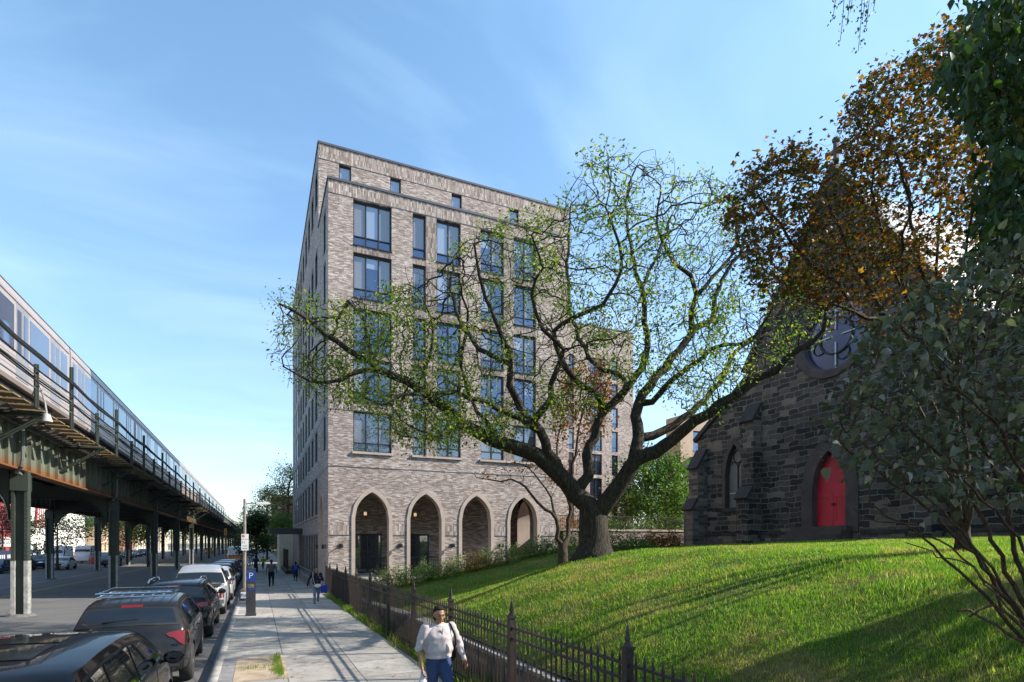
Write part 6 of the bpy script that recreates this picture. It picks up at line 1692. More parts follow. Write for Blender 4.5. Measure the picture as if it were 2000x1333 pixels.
def shrub(name, label, base, H, W, mat, nleaf, ls, group=None, seed=1, mat2=None):
    rs = np.random.RandomState(seed); root = thing(name, label, 'shrub', base, 0, group); S = Skel()
    for _ in range(9):
        a = rs.uniform(0, 6.283); e = rs.uniform(.2, .5) * W
        S.path([(0, 0, -.1), (e * .4 * math.cos(a), e * .4 * math.sin(a), H * .5), (e * math.cos(a), e * math.sin(a), H * rs.uniform(.75, 1.0))], r0=.012, r1=.004, step=.15, wob=.01, rs=rs)
    S.mesh('stems', M['bark2'], root)
    n = nleaf; a = rs.uniform(0, 6.283, n); rr = np.sqrt(rs.uniform(0, 1, n)) * W * .5; z = rs.uniform(.05, 1, n) * H * (1 - .45 * (rr / (W * .5)) ** 2) * (1 + .25 * np.sin(a * 3 + seed))
    P = np.stack([rr * np.cos(a), rr * np.sin(a), z], 1); m = int(n * .3) if mat2 else 0
    leaf_mesh('foliage', P[m:], rs.uniform(.6, 1.3, n - m) * ls, M[mat], root, DIAMOND, .5, -.1, rs=rs)
    if mat2: leaf_mesh('flower_stalks', P[:m] + np.array([0, 0, .08]), rs.uniform(.6, 1.2, m) * ls, M[mat2], root, DIAMOND, .3, -.9, rs=rs, kind='stuff')
    return root
def on_lawn(X, Y, dz=0): return (X, Y, float(lawn_z(X, Y)) + dz)
SG = 'shrubs in the row before the arches'
row = [(4.7, 29.6, 'by the fence corner before the first arch', 0), (5.6, 29.2, 'left of centre of the first arch', 1), (6.5, 29.8, 'before the right jamb of the first arch', 0), (7.3, 29.1, 'between the first and second arches', 1), (8.2, 29.7, 'before the left jamb of the second arch', 2), (9.1, 29.1, 'before the middle of the second arch', 0), (10.0, 29.7, 'before the right jamb of the second arch', 1), (10.9, 29.2, 'between the second and third arches, with reddish tips', 3), (11.8, 29.7, 'before the middle of the third arch', 1), (12.8, 29.3, 'before the right jamb of the third arch', 0), (13.7, 29.8, 'between the third and fourth arches', 1), (14.6, 29.4, 'bright green before the fourth arch', 2), (15.5, 29.9, 'rounded at the right jamb of the fourth arch', 2), (16.6, 29.2, 'pale and grassy past the last arch', 1)]
for i, (x, y, where, k) in enumerate(row):
    m1, m2 = (('leaf_sunlit', 'leaf_olive'), ('leaf_sunlit', 'leaf_sunlit'), ('leaf_mid', 'leaf_sunlit'), ('leaf_orange', 'leaf_sunlit'))[k]
    shrub('garden_shrub', 'leafy garden shrub ' + where, on_lawn(x, y, -.05), .95 + .3 * ((i * 7) % 5) / 5, 1.5, m1, 900, .13, SG, 30 + i, m2)
for i, (u, v, t, h, w_, m1, lab) in enumerate(((1210, 1075, 28, 1.3, 2.4, 'leaf_mid', 'round green shrub just right of the big tree trunk'), (1243, 1078, 27, .9, 1.6, 'leaf_mid', 'second green shrub right of the big trunk before the low brick building'), (1185, 1070, 30, 1.8, 1.6, 'leaf_olive', 'pale dry bush tight against the right of the big trunk'), (1275, 1074, 29, .9, 1.2, 'leaf_orange', 'dry orange fern clump before the dark lettering'), (1312, 1072, 29, .8, 1.1, 'leaf_orange', 'dry fern clump near the left corner of the church'), (1128, 1078, 27, 2.6, 2.2, 'leaf_mid', 'tall green bush behind the forked small trunk'), (1120, 1075, 22, .8, 1.2, 'leaf_olive', 'yellowish low plant at the left foot of the big trunk'))):
    p = at_t(u, v, t); shrub('garden_shrub', lab, on_lawn(p.x, p.y, -.05), h, w_, m1, 900, .13, None, 70 + i)
# background right, between building and church
for i, (u, v, t, H, cw, mt_) in enumerate(((1265, 1030, 58, 11, 8, 'leaf_mid'), (1300, 1030, 52, 9.5, 7, 'leaf_mid'), (1330, 1030, 66, 13, 9, 'leaf_dark'), (1245, 1030, 70, 8.5, 7, 'leaf_olive'))):
    p = at_t(u, v, t); p.z = 1.5
    tree('garden_tree', ('bushy green tree right beside the rear wing of the apartment block', 'bushy green tree before the tan building', 'tall darker tree against the tan building', 'low yellowish tree behind the bushy green one')[i], p, H, cw, mt_, 5200, .30, seed=100 + i, clear=.12)
for i, x in enumerate((20.5, 24.0, 27.0)):
    shrub('terrace_shrub', ('red leaved planter shrub on the left of the low roof', 'green planter shrub in the middle of the low roof', 'green planter shrub at the right of the low roof')[i], (x, 36, 3.72), 1.2, 2.4, ('leaf_orange', 'leaf_mid', 'leaf_mid')[i], 700, .16, None, 300 + i)
# street trees beyond the building
STG = 'street trees beyond the apartment block'
for i, (x, y, H, cw, mt_, lab) in enumerate(((4.2, 92, 14.5, 9, 'leaf_dark', 'tall dark street tree rising beside the far end of the apartment block'), (3.0, 80, 6.5, 5.5, 'leaf_mid', 'bright green street tree leaning over the canopy'), (1.5, 105, 12, 8, 'leaf_olive', 'olive green street tree left of the tallest one'), (-.1, 63.2, 5.6, 3.6, 'leaf_dark', 'small dark street tree right behind the sign pole'), (-.2, 125, 10, 8, 'leaf_dark', 'farther dark street tree down the sidewalk'), (5, 130, 15, 10, 'leaf_mid', 'far green tree behind the tall dark street tree'), (-.3, 160, 10, 8, 'leaf_mid', 'distant street tree near the end of the railway'))):
    tree('street_tree', lab, (x, y, 0), H, cw, mt_, 4200 if y < 110 else 2500, .24 if y < 110 else .34, group=STG, seed=200 + i, clear=.22, clumps=34)
for i, (u, t, H, cw, mt_, lab) in enumerate(((112, 64, 6.4, 6.2, 'leaf_mid', 'leafy young tree before the white wall across the road'), (5, 70, 7.5, 6, 'leaf_purple', 'purple leaved tree at the left edge before the red shop'), (196, 85, 8.5, 8, 'leaf_mid', 'green tree arching behind the white step van'), (256, 100, 9, 8, 'leaf_olive', 'autumn brown tree behind the second step van'), (292, 110, 9, 9, 'leaf_mid', 'leaning green tree past the second step van'), (335, 130, 10, 10, 'leaf_mid', 'green tree framed by the fifth steel column'), (362, 150, 11, 10, 'leaf_olive', 'yellowish tree far under the railway'), (392, 190, 12, 12, 'leaf_mid', 'far green tree under the end of the railway'), (425, 240, 12, 13, 'leaf_olive', 'most distant tree under the railway'))):
    p = at_t(u, 1090, t); p.z = 0
    tree('roadside_tree', lab, p, H, cw, mt_, 3600 if t < 120 else 1800, .22 if t < 90 else .34, group='trees across the road', seed=400 + i, clear=.28)
p = at_t(470, 1040, 400); tree('distant_tree', 'hazy distant tree closing the end of the street', (-12, 430, 0), 14, 26, 'leaf_mid', 1600, .8, seed=500, clear=.1)
tree('distant_tree', 'second hazy distant tree just right of the railway end', (3, 400, 0), 13, 22, 'leaf_olive', 1600, .8, seed=501, clear=.1)
# ================================================================ people
from mathutils import noise as mnoise
def solid(name, caps, balls, mat, parent, vox=.012, smooth=2, wrinkle=0.0, wscale=6.0, extra=None):
    mb = MB()
    for p0, r0, p1, r1 in caps:
        p0, p1 = Vector(p0), Vector(p1)
        n = 5; mb.tube([p0.lerp(p1, k / n) for k in range(n + 1)], [r0 + (r1 - r0) * k / n for k in range(n + 1)], 12)
        mb.ball(p0, r0, n=12, m=8); mb.ball(p1, r1, n=12, m=8)
    for c, rx, ry, rz in balls: mb.ball(c, rx, ry, rz, 16, 10)
    if extra: extra(mb)
    o = mb.build(name, mat)
    bm = bmesh.new(); bm.from_mesh(o.data); bmesh.ops.recalc_face_normals(bm, faces=bm.faces); bm.to_mesh(o.data); bm.free()
    m = o.modifiers.new('r', 'REMESH'); m.mode = 'VOXEL'; m.voxel_size = vox; m.use_smooth_shade = True
    if smooth: q = o.modifiers.new('s', 'SMOOTH'); q.factor = .5; q.iterations = smooth
    evaluated(o, name)
    me = o.data; me.materials.clear(); me.materials.append(mat)
    if wrinkle:
        for v in me.vertices:
            q = v.co * wscale
            v.co += v.normal * wrinkle * (mnoise.noise(q) + .5 * mnoise.noise(q * 2.3 + Vector((3, 1, 7))) + .6 * mnoise.noise(Vector((v.co.x * wscale * .6, v.co.y * wscale * .6, v.co.z * wscale * 2.2))) + .5 * mnoise.noise(Vector((v.co.x * wscale * 2.6 + v.co.z * wscale * 1.4, v.co.y * wscale, v.co.z * wscale * .7))))
    me.polygons.foreach_set('use_smooth', [True] * len(me.polygons)); me.update()
    o.parent = parent
    return o
def clothmat(name, col, var=.12, rough=.9):
    m, nt, b = newmat(name); setin(b, rough=rough, spec=.2)
    v = objcoord(nt); f = noise(nt, v, 60, 3); f2 = noise(nt, v, 4, 4)
    c = mixc(nt, 1.0, ramp(nt, f2, [(.3, tuple(x * (1 - var) for x in col)), (.7, tuple(x * (1 + var) for x in col))]), ramp(nt, f, [(.3, (.85,) * 3), (.7, (1.12,) * 3)]), 'MULTIPLY')
    nt.links.new(c, b.inputs['Base Color']); bump(nt, b, f, .3, .004); return m
def skinmat(name, col):
    m, nt, b = newmat(name); setin(b, rough=.5, spec=.4); v = objcoord(nt)
    nt.links.new(ramp(nt, noise(nt, v, 14, 4), [(.3, tuple(x * .88 for x in col)), (.7, tuple(x * 1.08 for x in col))]), b.inputs['Base Color'])
    b.inputs['Subsurface Weight'].default_value = .08; b.inputs['Subsurface Radius'].default_value = (.02, .008, .005); return m
SK = {k: skinmat('skin_' + k, c) for k, c in (('tan', (.30, .15, .085)), ('brown', (.11, .055, .035)), ('light', (.42, .26, .19)))}
CL = {k: clothmat('cloth_' + k, c) for k, c in (('oat', (.44, .385, .375)), ('denim', (.035, .06, .13)), ('paledenim', (.14, .19, .26)), ('navy', (.012, .016, .035)), ('black', (.012, .012, .014)), ('darkblue', (.02, .03, .08)), ('grey', (.08, .08, .09)), ('cream', (.62, .56, .45)), ('white', (.65, .65, .67)), ('royal', (.03, .05, .32)), ('lime', (.28, .5, .04)), ('hair', (.022, .013, .009)))}
def hand(caps, wrist, fore_dir, palm_n, thumb_side, curl=.35, s=1.0):
    """five separate fingers hanging from a wrist"""
    d = Vector(fore_dir).normalized(); n = Vector(palm_n).normalized(); t = d.cross(n).normalized() * thumb_side
    n = t.cross(d).normalized() * (1 if t.cross(d).dot(n) > 0 else -1)
    w = Vector(wrist)
    for k in (-1, 0, 1): caps.append((w + t * .016 * k * s, .016 * s, w + d * .075 * s + t * .024 * k * s, .0135 * s))
    for k, L in ((1.5, .066), (.5, .074), (-.5, .070), (-1.5, .055)):
        b = w + d * .082 * s + t * .0195 * k * s; d1 = (d + n * curl * .7).normalized(); m_ = b + d1 * L * .5 * s; d2 = (d + n * curl * 2.0).normalized()
        caps.append((b, .0092 * s, m_, .0085 * s)); caps.append((m_, .0085 * s, m_ + d2 * L * .5 * s, .007 * s))
    b = w + d * .02 * s + t * .03 * s; m_ = b + (d * .7 + t * .6 + n * .35).normalized() * .042 * s
    caps.append((b, .0125 * s, m_, .010 * s)); caps.append((m_, .010 * s, m_ + (d + n * .5 + t * .1).normalized() * .03 * s, .008 * s))
def person(label, loc, rz, H=1.65, pose=None, skin='tan', top='oat', legs='denim', shoes='black', hair='hair', group=None, vox=.014, sleeves=(1.0, 1.0), wide=1.0, face=False, shorts=False, hairbun=False, hat=False, name='person', loose=1.0):
    root = thing(name, label, 'person', loc, rz, group)
    P = dict(hipL=(-.052, 0, .50), hipR=(.052, 0, .50), kneeL=(-.058, .03, .275), kneeR=(.058, .03, .275), ankL=(-.062, 0, .045), ankR=(.062, 0, .045),
             shL=(-.115, 0, .815), shR=(.115, 0, .815), elL=(-.16, -.01, .635), elR=(.16, -.01, .635), wrL=(-.17, .04, .485), wrR=(.17, .04, .485), head=(0, .012, .925), pitch=0.0)
    P.update(pose or {})
    def J(k): q = P[k]; return Vector((q[0] * H if abs(q[0]) > .0 else 0, q[1] * H, q[2] * H))
    s = H / 1.65; w = wide; caps = []; balls = []
    nk = Vector((0, 0, .845 * H)); hd = J('head')
    # skin body: one continuous figure
    balls += [((0, 0, .55 * H), .15 * s * w, .105 * s * w, .11 * s), ((0, 0, .63 * H), .125 * s * w, .09 * s * w, .12 * s), ((0, 0, .73 * H), .145 * s * w, .10 * s * w, .13 * s), ((0, 0, .80 * H), .13 * s, .075 * s, .06 * s)]
    caps.append((Vector((0, -.005, .81 * H)), .050 * s, hd - Vector((0, .015, .05 * s)), .044 * s))
    for side in 'LR':
        caps.append((J('hip' + side), .082 * s * w, J('knee' + side), .055 * s * w)); caps.append((J('knee' + side), .055 * s * w, J('ank' + side), .036 * s))
        caps.append((J('sh' + side), .047 * s * w, J('el' + side), .037 * s)); caps.append((J('el' + side), .037 * s, J('wr' + side), .025 * s))
        caps.append((J('ank' + side), .035 * s, J('ank' + side) + Vector((0, .13 * s, -.03 * s)), .028 * s))
        fd = (J('wr' + side) - J('el' + side)); inn = Vector((1, 0, 0)) if side == 'L' else Vector((-1, 0, 0))
        hand(caps, J('wr' + side), fd, inn + Vector((0, .2, 0)), 1 if side == 'L' else -1, P.get('curl' + side, .35), s)
    mat_h = Matrix.Rotation(P['pitch'], 3, 'X')
    def Hd(x, y, z): return hd + mat_h @ Vector((x * s, y * s, z * s))
    balls += [(Hd(0, -.012, .015), .076 * s, .092 * s, .098 * s), (Hd(0, .022, -.045), .054 * s, .066 * s, .064 * s), (Hd(0, .05, -.085), .028 * s, .03 * s, .025 * s)]
    caps += [(Hd(0, .082, .012), .009 * s, Hd(0, .10, -.028), .014 * s), (Hd(-.03, .072, .03), .012 * s, Hd(.03, .072, .03), .012 * s), (Hd(-.04, .06, -.025), .018 * s, Hd(-.045, .055, -.02), .018 * s), (Hd(.04, .06, -.025), .018 * s, Hd(.045, .055, -.02), .018 * s)]
    for q in (-1, 1): balls.append((Hd(q * .078, -.01, -.012), .012 * s, .02 * s, .03 * s))
    solid('body', caps, balls, SK[skin], root, vox * .62 if face else vox, 1)
    # trousers
    tc = []; tb = [((0, 0, .545 * H), .162 * s * w, .118 * s * w, .10 * s)]
    kn = .30 if shorts else None
    for side in 'LR':
        if shorts:
            tc.append((J('hip' + side), .092 * s * w, J('knee' + side).lerp(J('hip' + side), .12), .078 * s))
        else:
            tc.append((J('hip' + side), .102 * s * w, J('knee' + side), .066 * s * w)); tc.append((J('knee' + side), .066 * s * w, J('ank' + side) + Vector((0, 0, .03 * s)), .05 * s))
    solid('trousers', tc, tb, CL[legs], root, vox, 2, .006, 9)
    # top
    tc = []; L = loose
    tb = []
    def torso(mb):
        n = 20; prof = ((.535, .158, .118, 1), (.55, .168, .126, 1), (.60, .172, .13, L), (.66, .168, .128, L), (.72, .172, .126, L), (.765, .17, .116, 1.04), (.80, .148, .096, 1), (.825, .105, .08, 1), (.842, .066, .066, 1))
        VV = [(rx * s * w * k_ * math.cos(6.2832 * i / n), ry_ * s * w * k_ * math.sin(6.2832 * i / n) + .004, z * H) for z, rx, ry_, k_ in prof for i in range(n)]
        m_ = len(prof); FF = [(j * n + i, j * n + (i + 1) % n, (j + 1) * n + (i + 1) % n, (j + 1) * n + i) for j in range(m_ - 1) for i in range(n)] + [tuple(range(n))[::-1], tuple(range((m_ - 1) * n, m_ * n))]
        mb.add(VV, FF)
        if face:
            for q in (-1, 1): mb.ball((q * .078 * s, .085 * s, .715 * H), .075 * s, .062 * s, .07 * s, 14, 10)
    for side, sl in zip('LR', sleeves):
        up = min(sl * 2, 1); a, b = J('sh' + side), J('el' + side)
        tc.append((a + Vector((0, 0, -.006 * s)), .067 * s * w, a.lerp(b, up * .5), .06 * s * L)); tc.append((a.lerp(b, up * .5), .06 * s * L, a.lerp(b, up), .052 * s * L))
        if sl > .5: tc.append((b, .053 * s * L, b.lerp(J('wr' + side), (sl - .5) * 2), .036 * s))
    solid('top', tc, tb, CL[top], root, vox, 5, (.011 if face else .007) * L, 7, extra=torso)
    for side in 'LR':
        a = J('ank' + side); solid('shoe', [(a + Vector((0, -.03 * s, -.035 * s)), .042 * s, a + Vector((0, .14 * s, -.045 * s)), .034 * s)], [(a + Vector((0, -.01, -.01)), .045 * s, .055 * s, .045 * s)], CL[shoes], root, vox, 1)
    hb = [(Hd(0, -.038, .048), .079 * s, .088 * s, .076 * s), (Hd(0, -.046, -.025), .084 * s, .066 * s, .095 * s), (Hd(0, .0, .082), .056 * s, .055 * s, .028 * s)]
    if hairbun: hb.append((Hd(0, -.10, .06), .045 * s, .045 * s, .04 * s))
    solid('hair' if not hat else 'cap', [], hb, CL[hair], root, vox * .7, 1)
    if face:
        e = MB()
        for q in (-1, 1): e.ball(Hd(q * .031, .078, .012), .013 * s, .008 * s, .006 * s, 8, 6)
        e.build('eyes', CL['black'], root, smooth=True)
        e = MB()
        for q in (-1, 1): e.tube([Hd(q * .014, .088, .034), Hd(q * .03, .086, .040), Hd(q * .048, .074, .035)], .0042 * s, 5)
        e.build('eyebrows', CL['hair'], root)
        e = MB(); e.ball(Hd(0, .083, -.052), .024 * s, .01 * s, .007 * s, 10, 6); e.build('lips', pbr('lips', (.26, .09, .08), .5, var=0), root, smooth=True)
    return root
def walk(f, lift=.05, arms=.06):
    """f=+1: left leg forward"""
    return dict(kneeL=(-.055, .05 + .06 * f, .28), ankL=(-.055, .11 * f - (.0 if f > 0 else .02), .045 if f > 0 else .085), kneeR=(.055, .05 - .06 * f, .28), ankR=(.055, -.11 * f - (.02 if f > 0 else .0), .085 if f > 0 else .045),
                elL=(-.165, -.02 - arms * .6 * f, .635), wrL=(-.175, .03 - arms * f, .49), elR=(.165, -.02 + arms * .6 * f, .635), wrR=(.175, .03 + arms * f, .49))
def on_walk(x, y): return (x, y, gz(y))
# nearest woman; local x is her left-to-right mirrored because she faces the viewer
pw = dict(walk(1), head=(.006, .03, .915), pitch=R(-16), shL=(-.115, 0, .805), shR=(.118, 0, .815), elL=(-.205, -.03, .65), wrL=(-.235, .03, .51), elR=(.178, -.01, .635), wrR=(.172, .045, .47), curlR=.9, curlL=.45)
W1 = person('woman in pale grey pullover and blue jeans walking by the fence with a white bag', on_walk(2.40, 8.0), math.pi + .12, 1.66, pw, 'tan', 'oat', 'denim', 'black', vox=.013, sleeves=(1.0, .52), wide=1.08, face=True, hairbun=True, loose=1.16)
hem = MB(); hem.lathe([(.150, .86), (.172, .87), (.176, .91), (.168, .925)], 24, (0, 0, .03), sx=1.12, sy=.86); hem.build('hem_band', CL['oat'], W1, smooth=True)
nb = MB(); nb.tube([(.085 * math.cos(q), .015 + .07 * math.sin(q), 1.372 - .02 * math.sin(q)) for q in np.linspace(0, 6.283, 21)], .013, 6); nb.build('collar', CL['oat'], W1, smooth=True)
pk = MB(); pk.box(-.003, .003, .130, .1465, 1.18, 1.33); pk.build('placket', pbr('placket_cloth', (.25, .22, .21), .9, var=0), W1)
wb = MB(); wr = Vector((-.235 * 1.66, .03 * 1.66, .51 * 1.66)); wb.lathe([(.030, -.012), (.033, 0), (.030, .012)], 12, wr, axis='z'); wb.build('wristband', pbr('pink_band', (.6, .08, .12), .5, var=0), W1)
Mw = Matrix.Translation(W1.location) @ Matrix.Rotation(math.pi + .12, 4, 'Z')
def at_w(p): return Mw @ Vector(p)
bg_ = thing('shoulder_bag', 'black shoulder bag with its strap over the left shoulder of the near woman', 'bag', at_w((-.2, -.14, .95)))
s_ = MB(); L0 = Vector((-.2, -.14, .95)); Rz = Matrix.Rotation(math.pi + .12, 3, 'Z')
s_.tube([Rz @ (Vector(p) - L0) for p in ((-.20, -.15, 1.02), (-.19, -.12, 1.25), (-.155, -.03, 1.405), (-.165, .06, 1.36), (-.205, .12, 1.22), (-.23, .10, 1.08), (-.23, -.02, .98))], .016, 6); s_.build('strap', CL['black'], bg_, smooth=True)
s_ = MB(); s_.ball(Rz @ (Vector((-.22, -.13, .90)) - L0), .12, .07, .14, 14, 10); s_.build('pouch', CL['black'], bg_, smooth=True)
pb_ = thing('plastic_bag', 'white plastic carrier bag hanging from the right hand of the near woman', 'bag', at_w((.285, .09, .68)))
def bagx(mb):
    pass
bp = MB(); n = 20; VV = []
for i, (r, z) in enumerate(((.02, .02), (.035, -.05), (.07, -.12), (.105, -.22), (.125, -.33), (.115, -.40), (.06, -.43))):
    for k in range(n):
        a = 6.283 * k / n; q = r * (1 + .14 * math.sin(a * 5 + i) + .08 * math.sin(a * 9 + 2 * i)); VV.append((q * math.cos(a), .6 * q * math.sin(a), z))
FFs = [(i * n + k, i * n + (k + 1) % n, (i + 1) * n + (k + 1) % n, (i + 1) * n + k) for i in range(6) for k in range(n)] + [tuple(range(6 * n, 7 * n))]
bp.add(VV, FFs); bp.build('bag_body', leafmat('white_plastic', [(0, (.62, .62, .66)), (1, (.62, .62, .66))], .3, .4, (1, 1, 1.1)), pb_, smooth=True)
bp = MB(); bp.tube([(0, 0, -.02), (-.02, .01, .05), (0, .0, .09), (.02, -.01, .05), (0, 0, -.02)], .007, 5); bp.build('bag_handle', CL['white'], pb_)
# woman with baby at the corner
W2 = person('woman in dark jacket and pale jeans walking towards the viewer at the building corner', on_walk(2.38, 26.6), math.pi, 1.60, dict(walk(-1), elL=(-.17, .02, .64), wrL=(-.10, .12, .70), elR=(.20, -.02, .64), wrR=(.235, .0, .49)), 'tan', 'navy', 'paledenim', 'black', vox=.018, wide=1.05)
g_ = MB(); 
for q in (-1, 1): g_.ball((q * .03, .10, 1.60 * .925 + .012), .024, .012, .018, 8, 6)
g_.build('sunglasses', CL['black'], W2)
B2 = person('baby in dark clothes held against the chest of the woman in the dark jacket', on_walk(2.44, 26.6 - .17), math.pi + .5, .62, dict(kneeL=(-.10, .14, .42), kneeR=(.10, .14, .42), ankL=(-.1, .04, .28), ankR=(.1, .04, .28)), 'tan', 'navy', 'darkblue', 'black', vox=.014, wide=1.25, name='baby')
B2.location.z = gz(26.6) + .72
hb_ = thing('handbag', 'cream handbag on a long thin strap before the woman with the baby', 'bag', (2.42, 26.6 - .24, gz(26.6) + .80)); s_ = MB(); s_.ball((0, 0, 0), .14, .06, .09, 14, 8); s_.build('pouch', CL['cream'], hb_, smooth=True)
s_ = MB(); s_.tube([(-.12, 0, .05), (-.2, .06, .35), (-.19, .16, .62), (-.10, .25, .66)], .008, 5); s_.build('strap', CL['cream'], hb_)
tb_ = thing('tote_bag', 'blue tote bag at the side of the woman with the baby', 'bag', (2.70, 26.6 - .08, gz(26.6) + .66)); s_ = MB(); s_.prism([(-.13, -.2), (.13, -.2), (.15, .14), (-.15, .14)], 'y', -.05, .05); s_.build('bag_body', CL['royal'], tb_); s_ = MB(); s_.tube([(-.08, 0, .14), (-.05, 0, .32), (.05, 0, .32), (.08, 0, .14)], .01, 5); s_.build('bag_handle', CL['royal'], tb_)
# walkers going away
person('man in dark grey shirt and black trousers walking away down the sidewalk', on_walk(.80, 39.0), 0, 1.72, walk(1), 'brown', 'grey', 'black', 'black', vox=.02, sleeves=(.45, .45))
P3 = person('youth in dark blue shirt and shorts walking away near the ramp railing', on_walk(2.4, 42.0), 0, 1.5, walk(-1), 'brown', 'darkblue', 'darkblue', 'white', vox=.02, sleeves=(.45, .45), shorts=True)
bk = thing('backpack', 'royal blue backpack worn by the youth walking away', 'backpack', (2.4, 42.0 - .17, gz(42) + 1.06)); s_ = MB(); s_.ball((0, 0, 0), .15, .09, .2, 14, 10); s_.build('pouch', CL['royal'], bk, smooth=True)
s_ = MB(); s_.ball((0, -.07, -.06), .10, .04, .09, 12, 8); s_.build('front_pocket', CL['royal'], bk, smooth=True)
person('person in dark blue standing by the small tree behind the parking meter', on_walk(-.15, 60.5), 0, 1.7, walk(1), 'brown', 'darkblue', 'black', 'black', vox=.025)
person('distant child in lime green top and pale trousers beside the small dark tree', on_walk(.55, 66), .3, 1.5, walk(-1), 'brown', 'lime', 'paledenim', 'white', vox=.025)
# ================================================================ street furniture and the far side of the road
M['meter'] = pbr('meter_black', (0.035, 0.035, 0.04), .45, var=.2)
M['blue_sign'] = pbr('blue_panel', (0.012, 0.05, 0.25), .4, var=0)
M['white_sign'] = pbr('white_sign_face', (.62, .62, .60), .5, var=.08)
M['red_sign'] = pbr('red_sign_face', (.42, .10, .09), .5, var=0)
M['black_ink'] = pbr('black_lettering', (.015, .015, .016), .6, var=0)
M['galv'] = pbr('weathered_pole_steel', (.26, .22, .20), .5, metal=.5, var=.25, scale=8)
pm = thing('parking_meter', 'tall black parking pay station with a blue P panel', 'parking meter', on_walk(-.22, 22.9), R(0))
m_ = MB(); m_.prism([(-.16, 0), (.16, 0), (.16, 1.72), (-.16, 1.80)], 'y', -.12, .12); m_.box(-.18, .18, -.14, .14, 0, .08); m_.build('cabinet', M['meter'], pm)
m_ = MB(); m_.box(-.15, .15, -.126, -.121, 1.26, 1.66); m_.build('blue_panel', M['blue_sign'], pm)
text_mesh('letter_p', 'P', .30, M['white_sign'], pm, (0, -.13, 1.46))
m_ = MB(); m_.box(-.11, .11, -.128, -.121, 1.02, 1.16); m_.build('screen', pbr('meter_screen', (.12, .12, .11), .3, var=0), pm)
m_ = MB(); m_.box(.0, .1, -.134, -.129, 1.10, 1.14); m_.build('orange_label', pbr('orange_label', (.5, .25, .03), .5, var=0), pm)
m_ = MB(); m_.box(-.11, .11, -.128, -.121, .93, .99); m_.build('blue_label', M['blue_sign'], pm)
sp = thing('sign_pole', 'rusty street pole with a white parking sign and a lamp arm', 'street lamp', on_walk(-.55, 29.6))
m_ = MB(); m_.lathe([(.075, .5), (.07, 3.0), (.055, 4.75), (.02, 4.78)], 12); m_.build('pole', M['galv'], sp, smooth=True)
m_ = MB(); m_.lathe([(.24, 0), (.24, .45), (.19, .52), (.09, .58), (.07, .6)], 8); m_.build('pole_base', pbr('rusty_base', (.10, .07, .055), .8, var=.4, scale=6), sp)
m_ = MB(); m_.box(-.16, .16, -.252, -.241, .12, .42); k_ = m_.build('sticker', M['white_sign'], sp); text_mesh('sticker_writing', 'Pub', .2, M['blue_sign'], k_, (0, -.256, .27))
m_ = MB(); m_.bar((0, 0, 4.55), (.52, 0, 4.58), .05); m_.build('lamp_arm', M['galv'], sp)
m_ = MB(); m_.prism([(.5, 4.52), (1.0, 4.53), (1.14, 4.58), (1.0, 4.66), (.5, 4.63)], 'y', -.1, .1); m_.build('lamp_head', M['white_sign'], sp)
sg = MB(); sg.box(-.14, .17, -.105, -.095, 2.35, 3.12); sgo = sg.build('parking_sign', M['white_sign'], sp)
m_ = MB(); m_.lathe([(.045, -.001), (.06, -.001), (.06, .001), (.045, .001)], 20, (-.055, -.107, 3.02), axis='y'); m_.bar((-.11, -.108, 3.07), (0, -.108, 2.97), .02, .002, up=(0, 1, 0)); m_.build('red_symbol', M['red_sign'], sgo)
text_mesh('writing', '11', .16, M['black_ink'], sgo, (-.05, -.107, 2.72)); text_mesh('writing', 'NO PARKING', .045, M['red_sign'], sgo, (.015, -.107, 2.88)); text_mesh('writing', 'AM-6PM', .055, M['black_ink'], sgo, (.015, -.107, 2.56)); text_mesh('writing', 'MON-FRI', .05, M['black_ink'], sgo, (.015, -.107, 2.44))
# orange-yellow signal far down the street
sl = thing('traffic_signal', 'yellow traffic signal hanging far down under the railway edge', 'traffic light', (-5.4, 118, 0)); m_ = MB(); m_.lathe([(.09, -.1), (.07, 5.0), (.05, 5.6)], 8); m_.build('pole', M['galv'], sl)
m_ = MB(); m_.box(-.22, .22, -.18, .18, 4.3, 5.5); m_.build('signal_head', pbr('signal_yellow', (.6, .35, .02), .5, var=0), sl)
m_ = MB(); [m_.lathe([(.13, 0), (.001, -.02)], 12, (0, -.185, z), axis='y') for z in (4.55, 4.9, 5.25)]; m_.build('lenses', M['black_ink'], sl)
# ---- far side of the road
M['redwall'] = brickmat('painted_red_brick', [(0, (.30, .04, .045)), (1, (.48, .075, .07))], (.2, .06, .06), .4, .09)
M['whitewall'] = pbr('white_painted_wall', (.74, .72, .68), .8, var=.05)
rs_ = thing('red_shop', 'red painted brick shop with a white banner across its front', 'shop', (0, 0, 0))
XS = -30.0; PS = lambda a, d, z: (XS - d, a, z)
m_ = MB(); wins = [(74 + 3.4 * k, 75.5 + 3.4 * k, 4.6, 6.6) for k in range(8)] + [(74.5 + 5.4 * k, 78.8 + 5.4 * k, .5, 2.3) for k in range(5)]
wall_grid(m_, PS, 70, 101, -.2, 9.5, wins); m_.quad((XS, 70, -.2), (XS - 12, 70, -.2), (XS - 12, 70, 9.5), (XS, 70, 9.5)); m_.quad((XS, 101, -.2), (XS - 12, 101, -.2), (XS - 12, 101, 9.5), (XS, 101, 9.5)); m_.quad((XS, 70, 9.5), (XS, 101, 9.5), (XS - 12, 101, 9.5), (XS - 12, 70, 9.5)); m_.build('wall', M['redwall'], rs_)
for q in wins: window(PS, *q, 2 if q[1] - q[0] < 3 else 3, trans=0, parent=rs_, dim=True)
m_ = MB(); m_.box(XS + .02, XS + .08, 78, 99, 2.42, 3.62); bn = m_.build('banner', M['white_sign'], rs_)
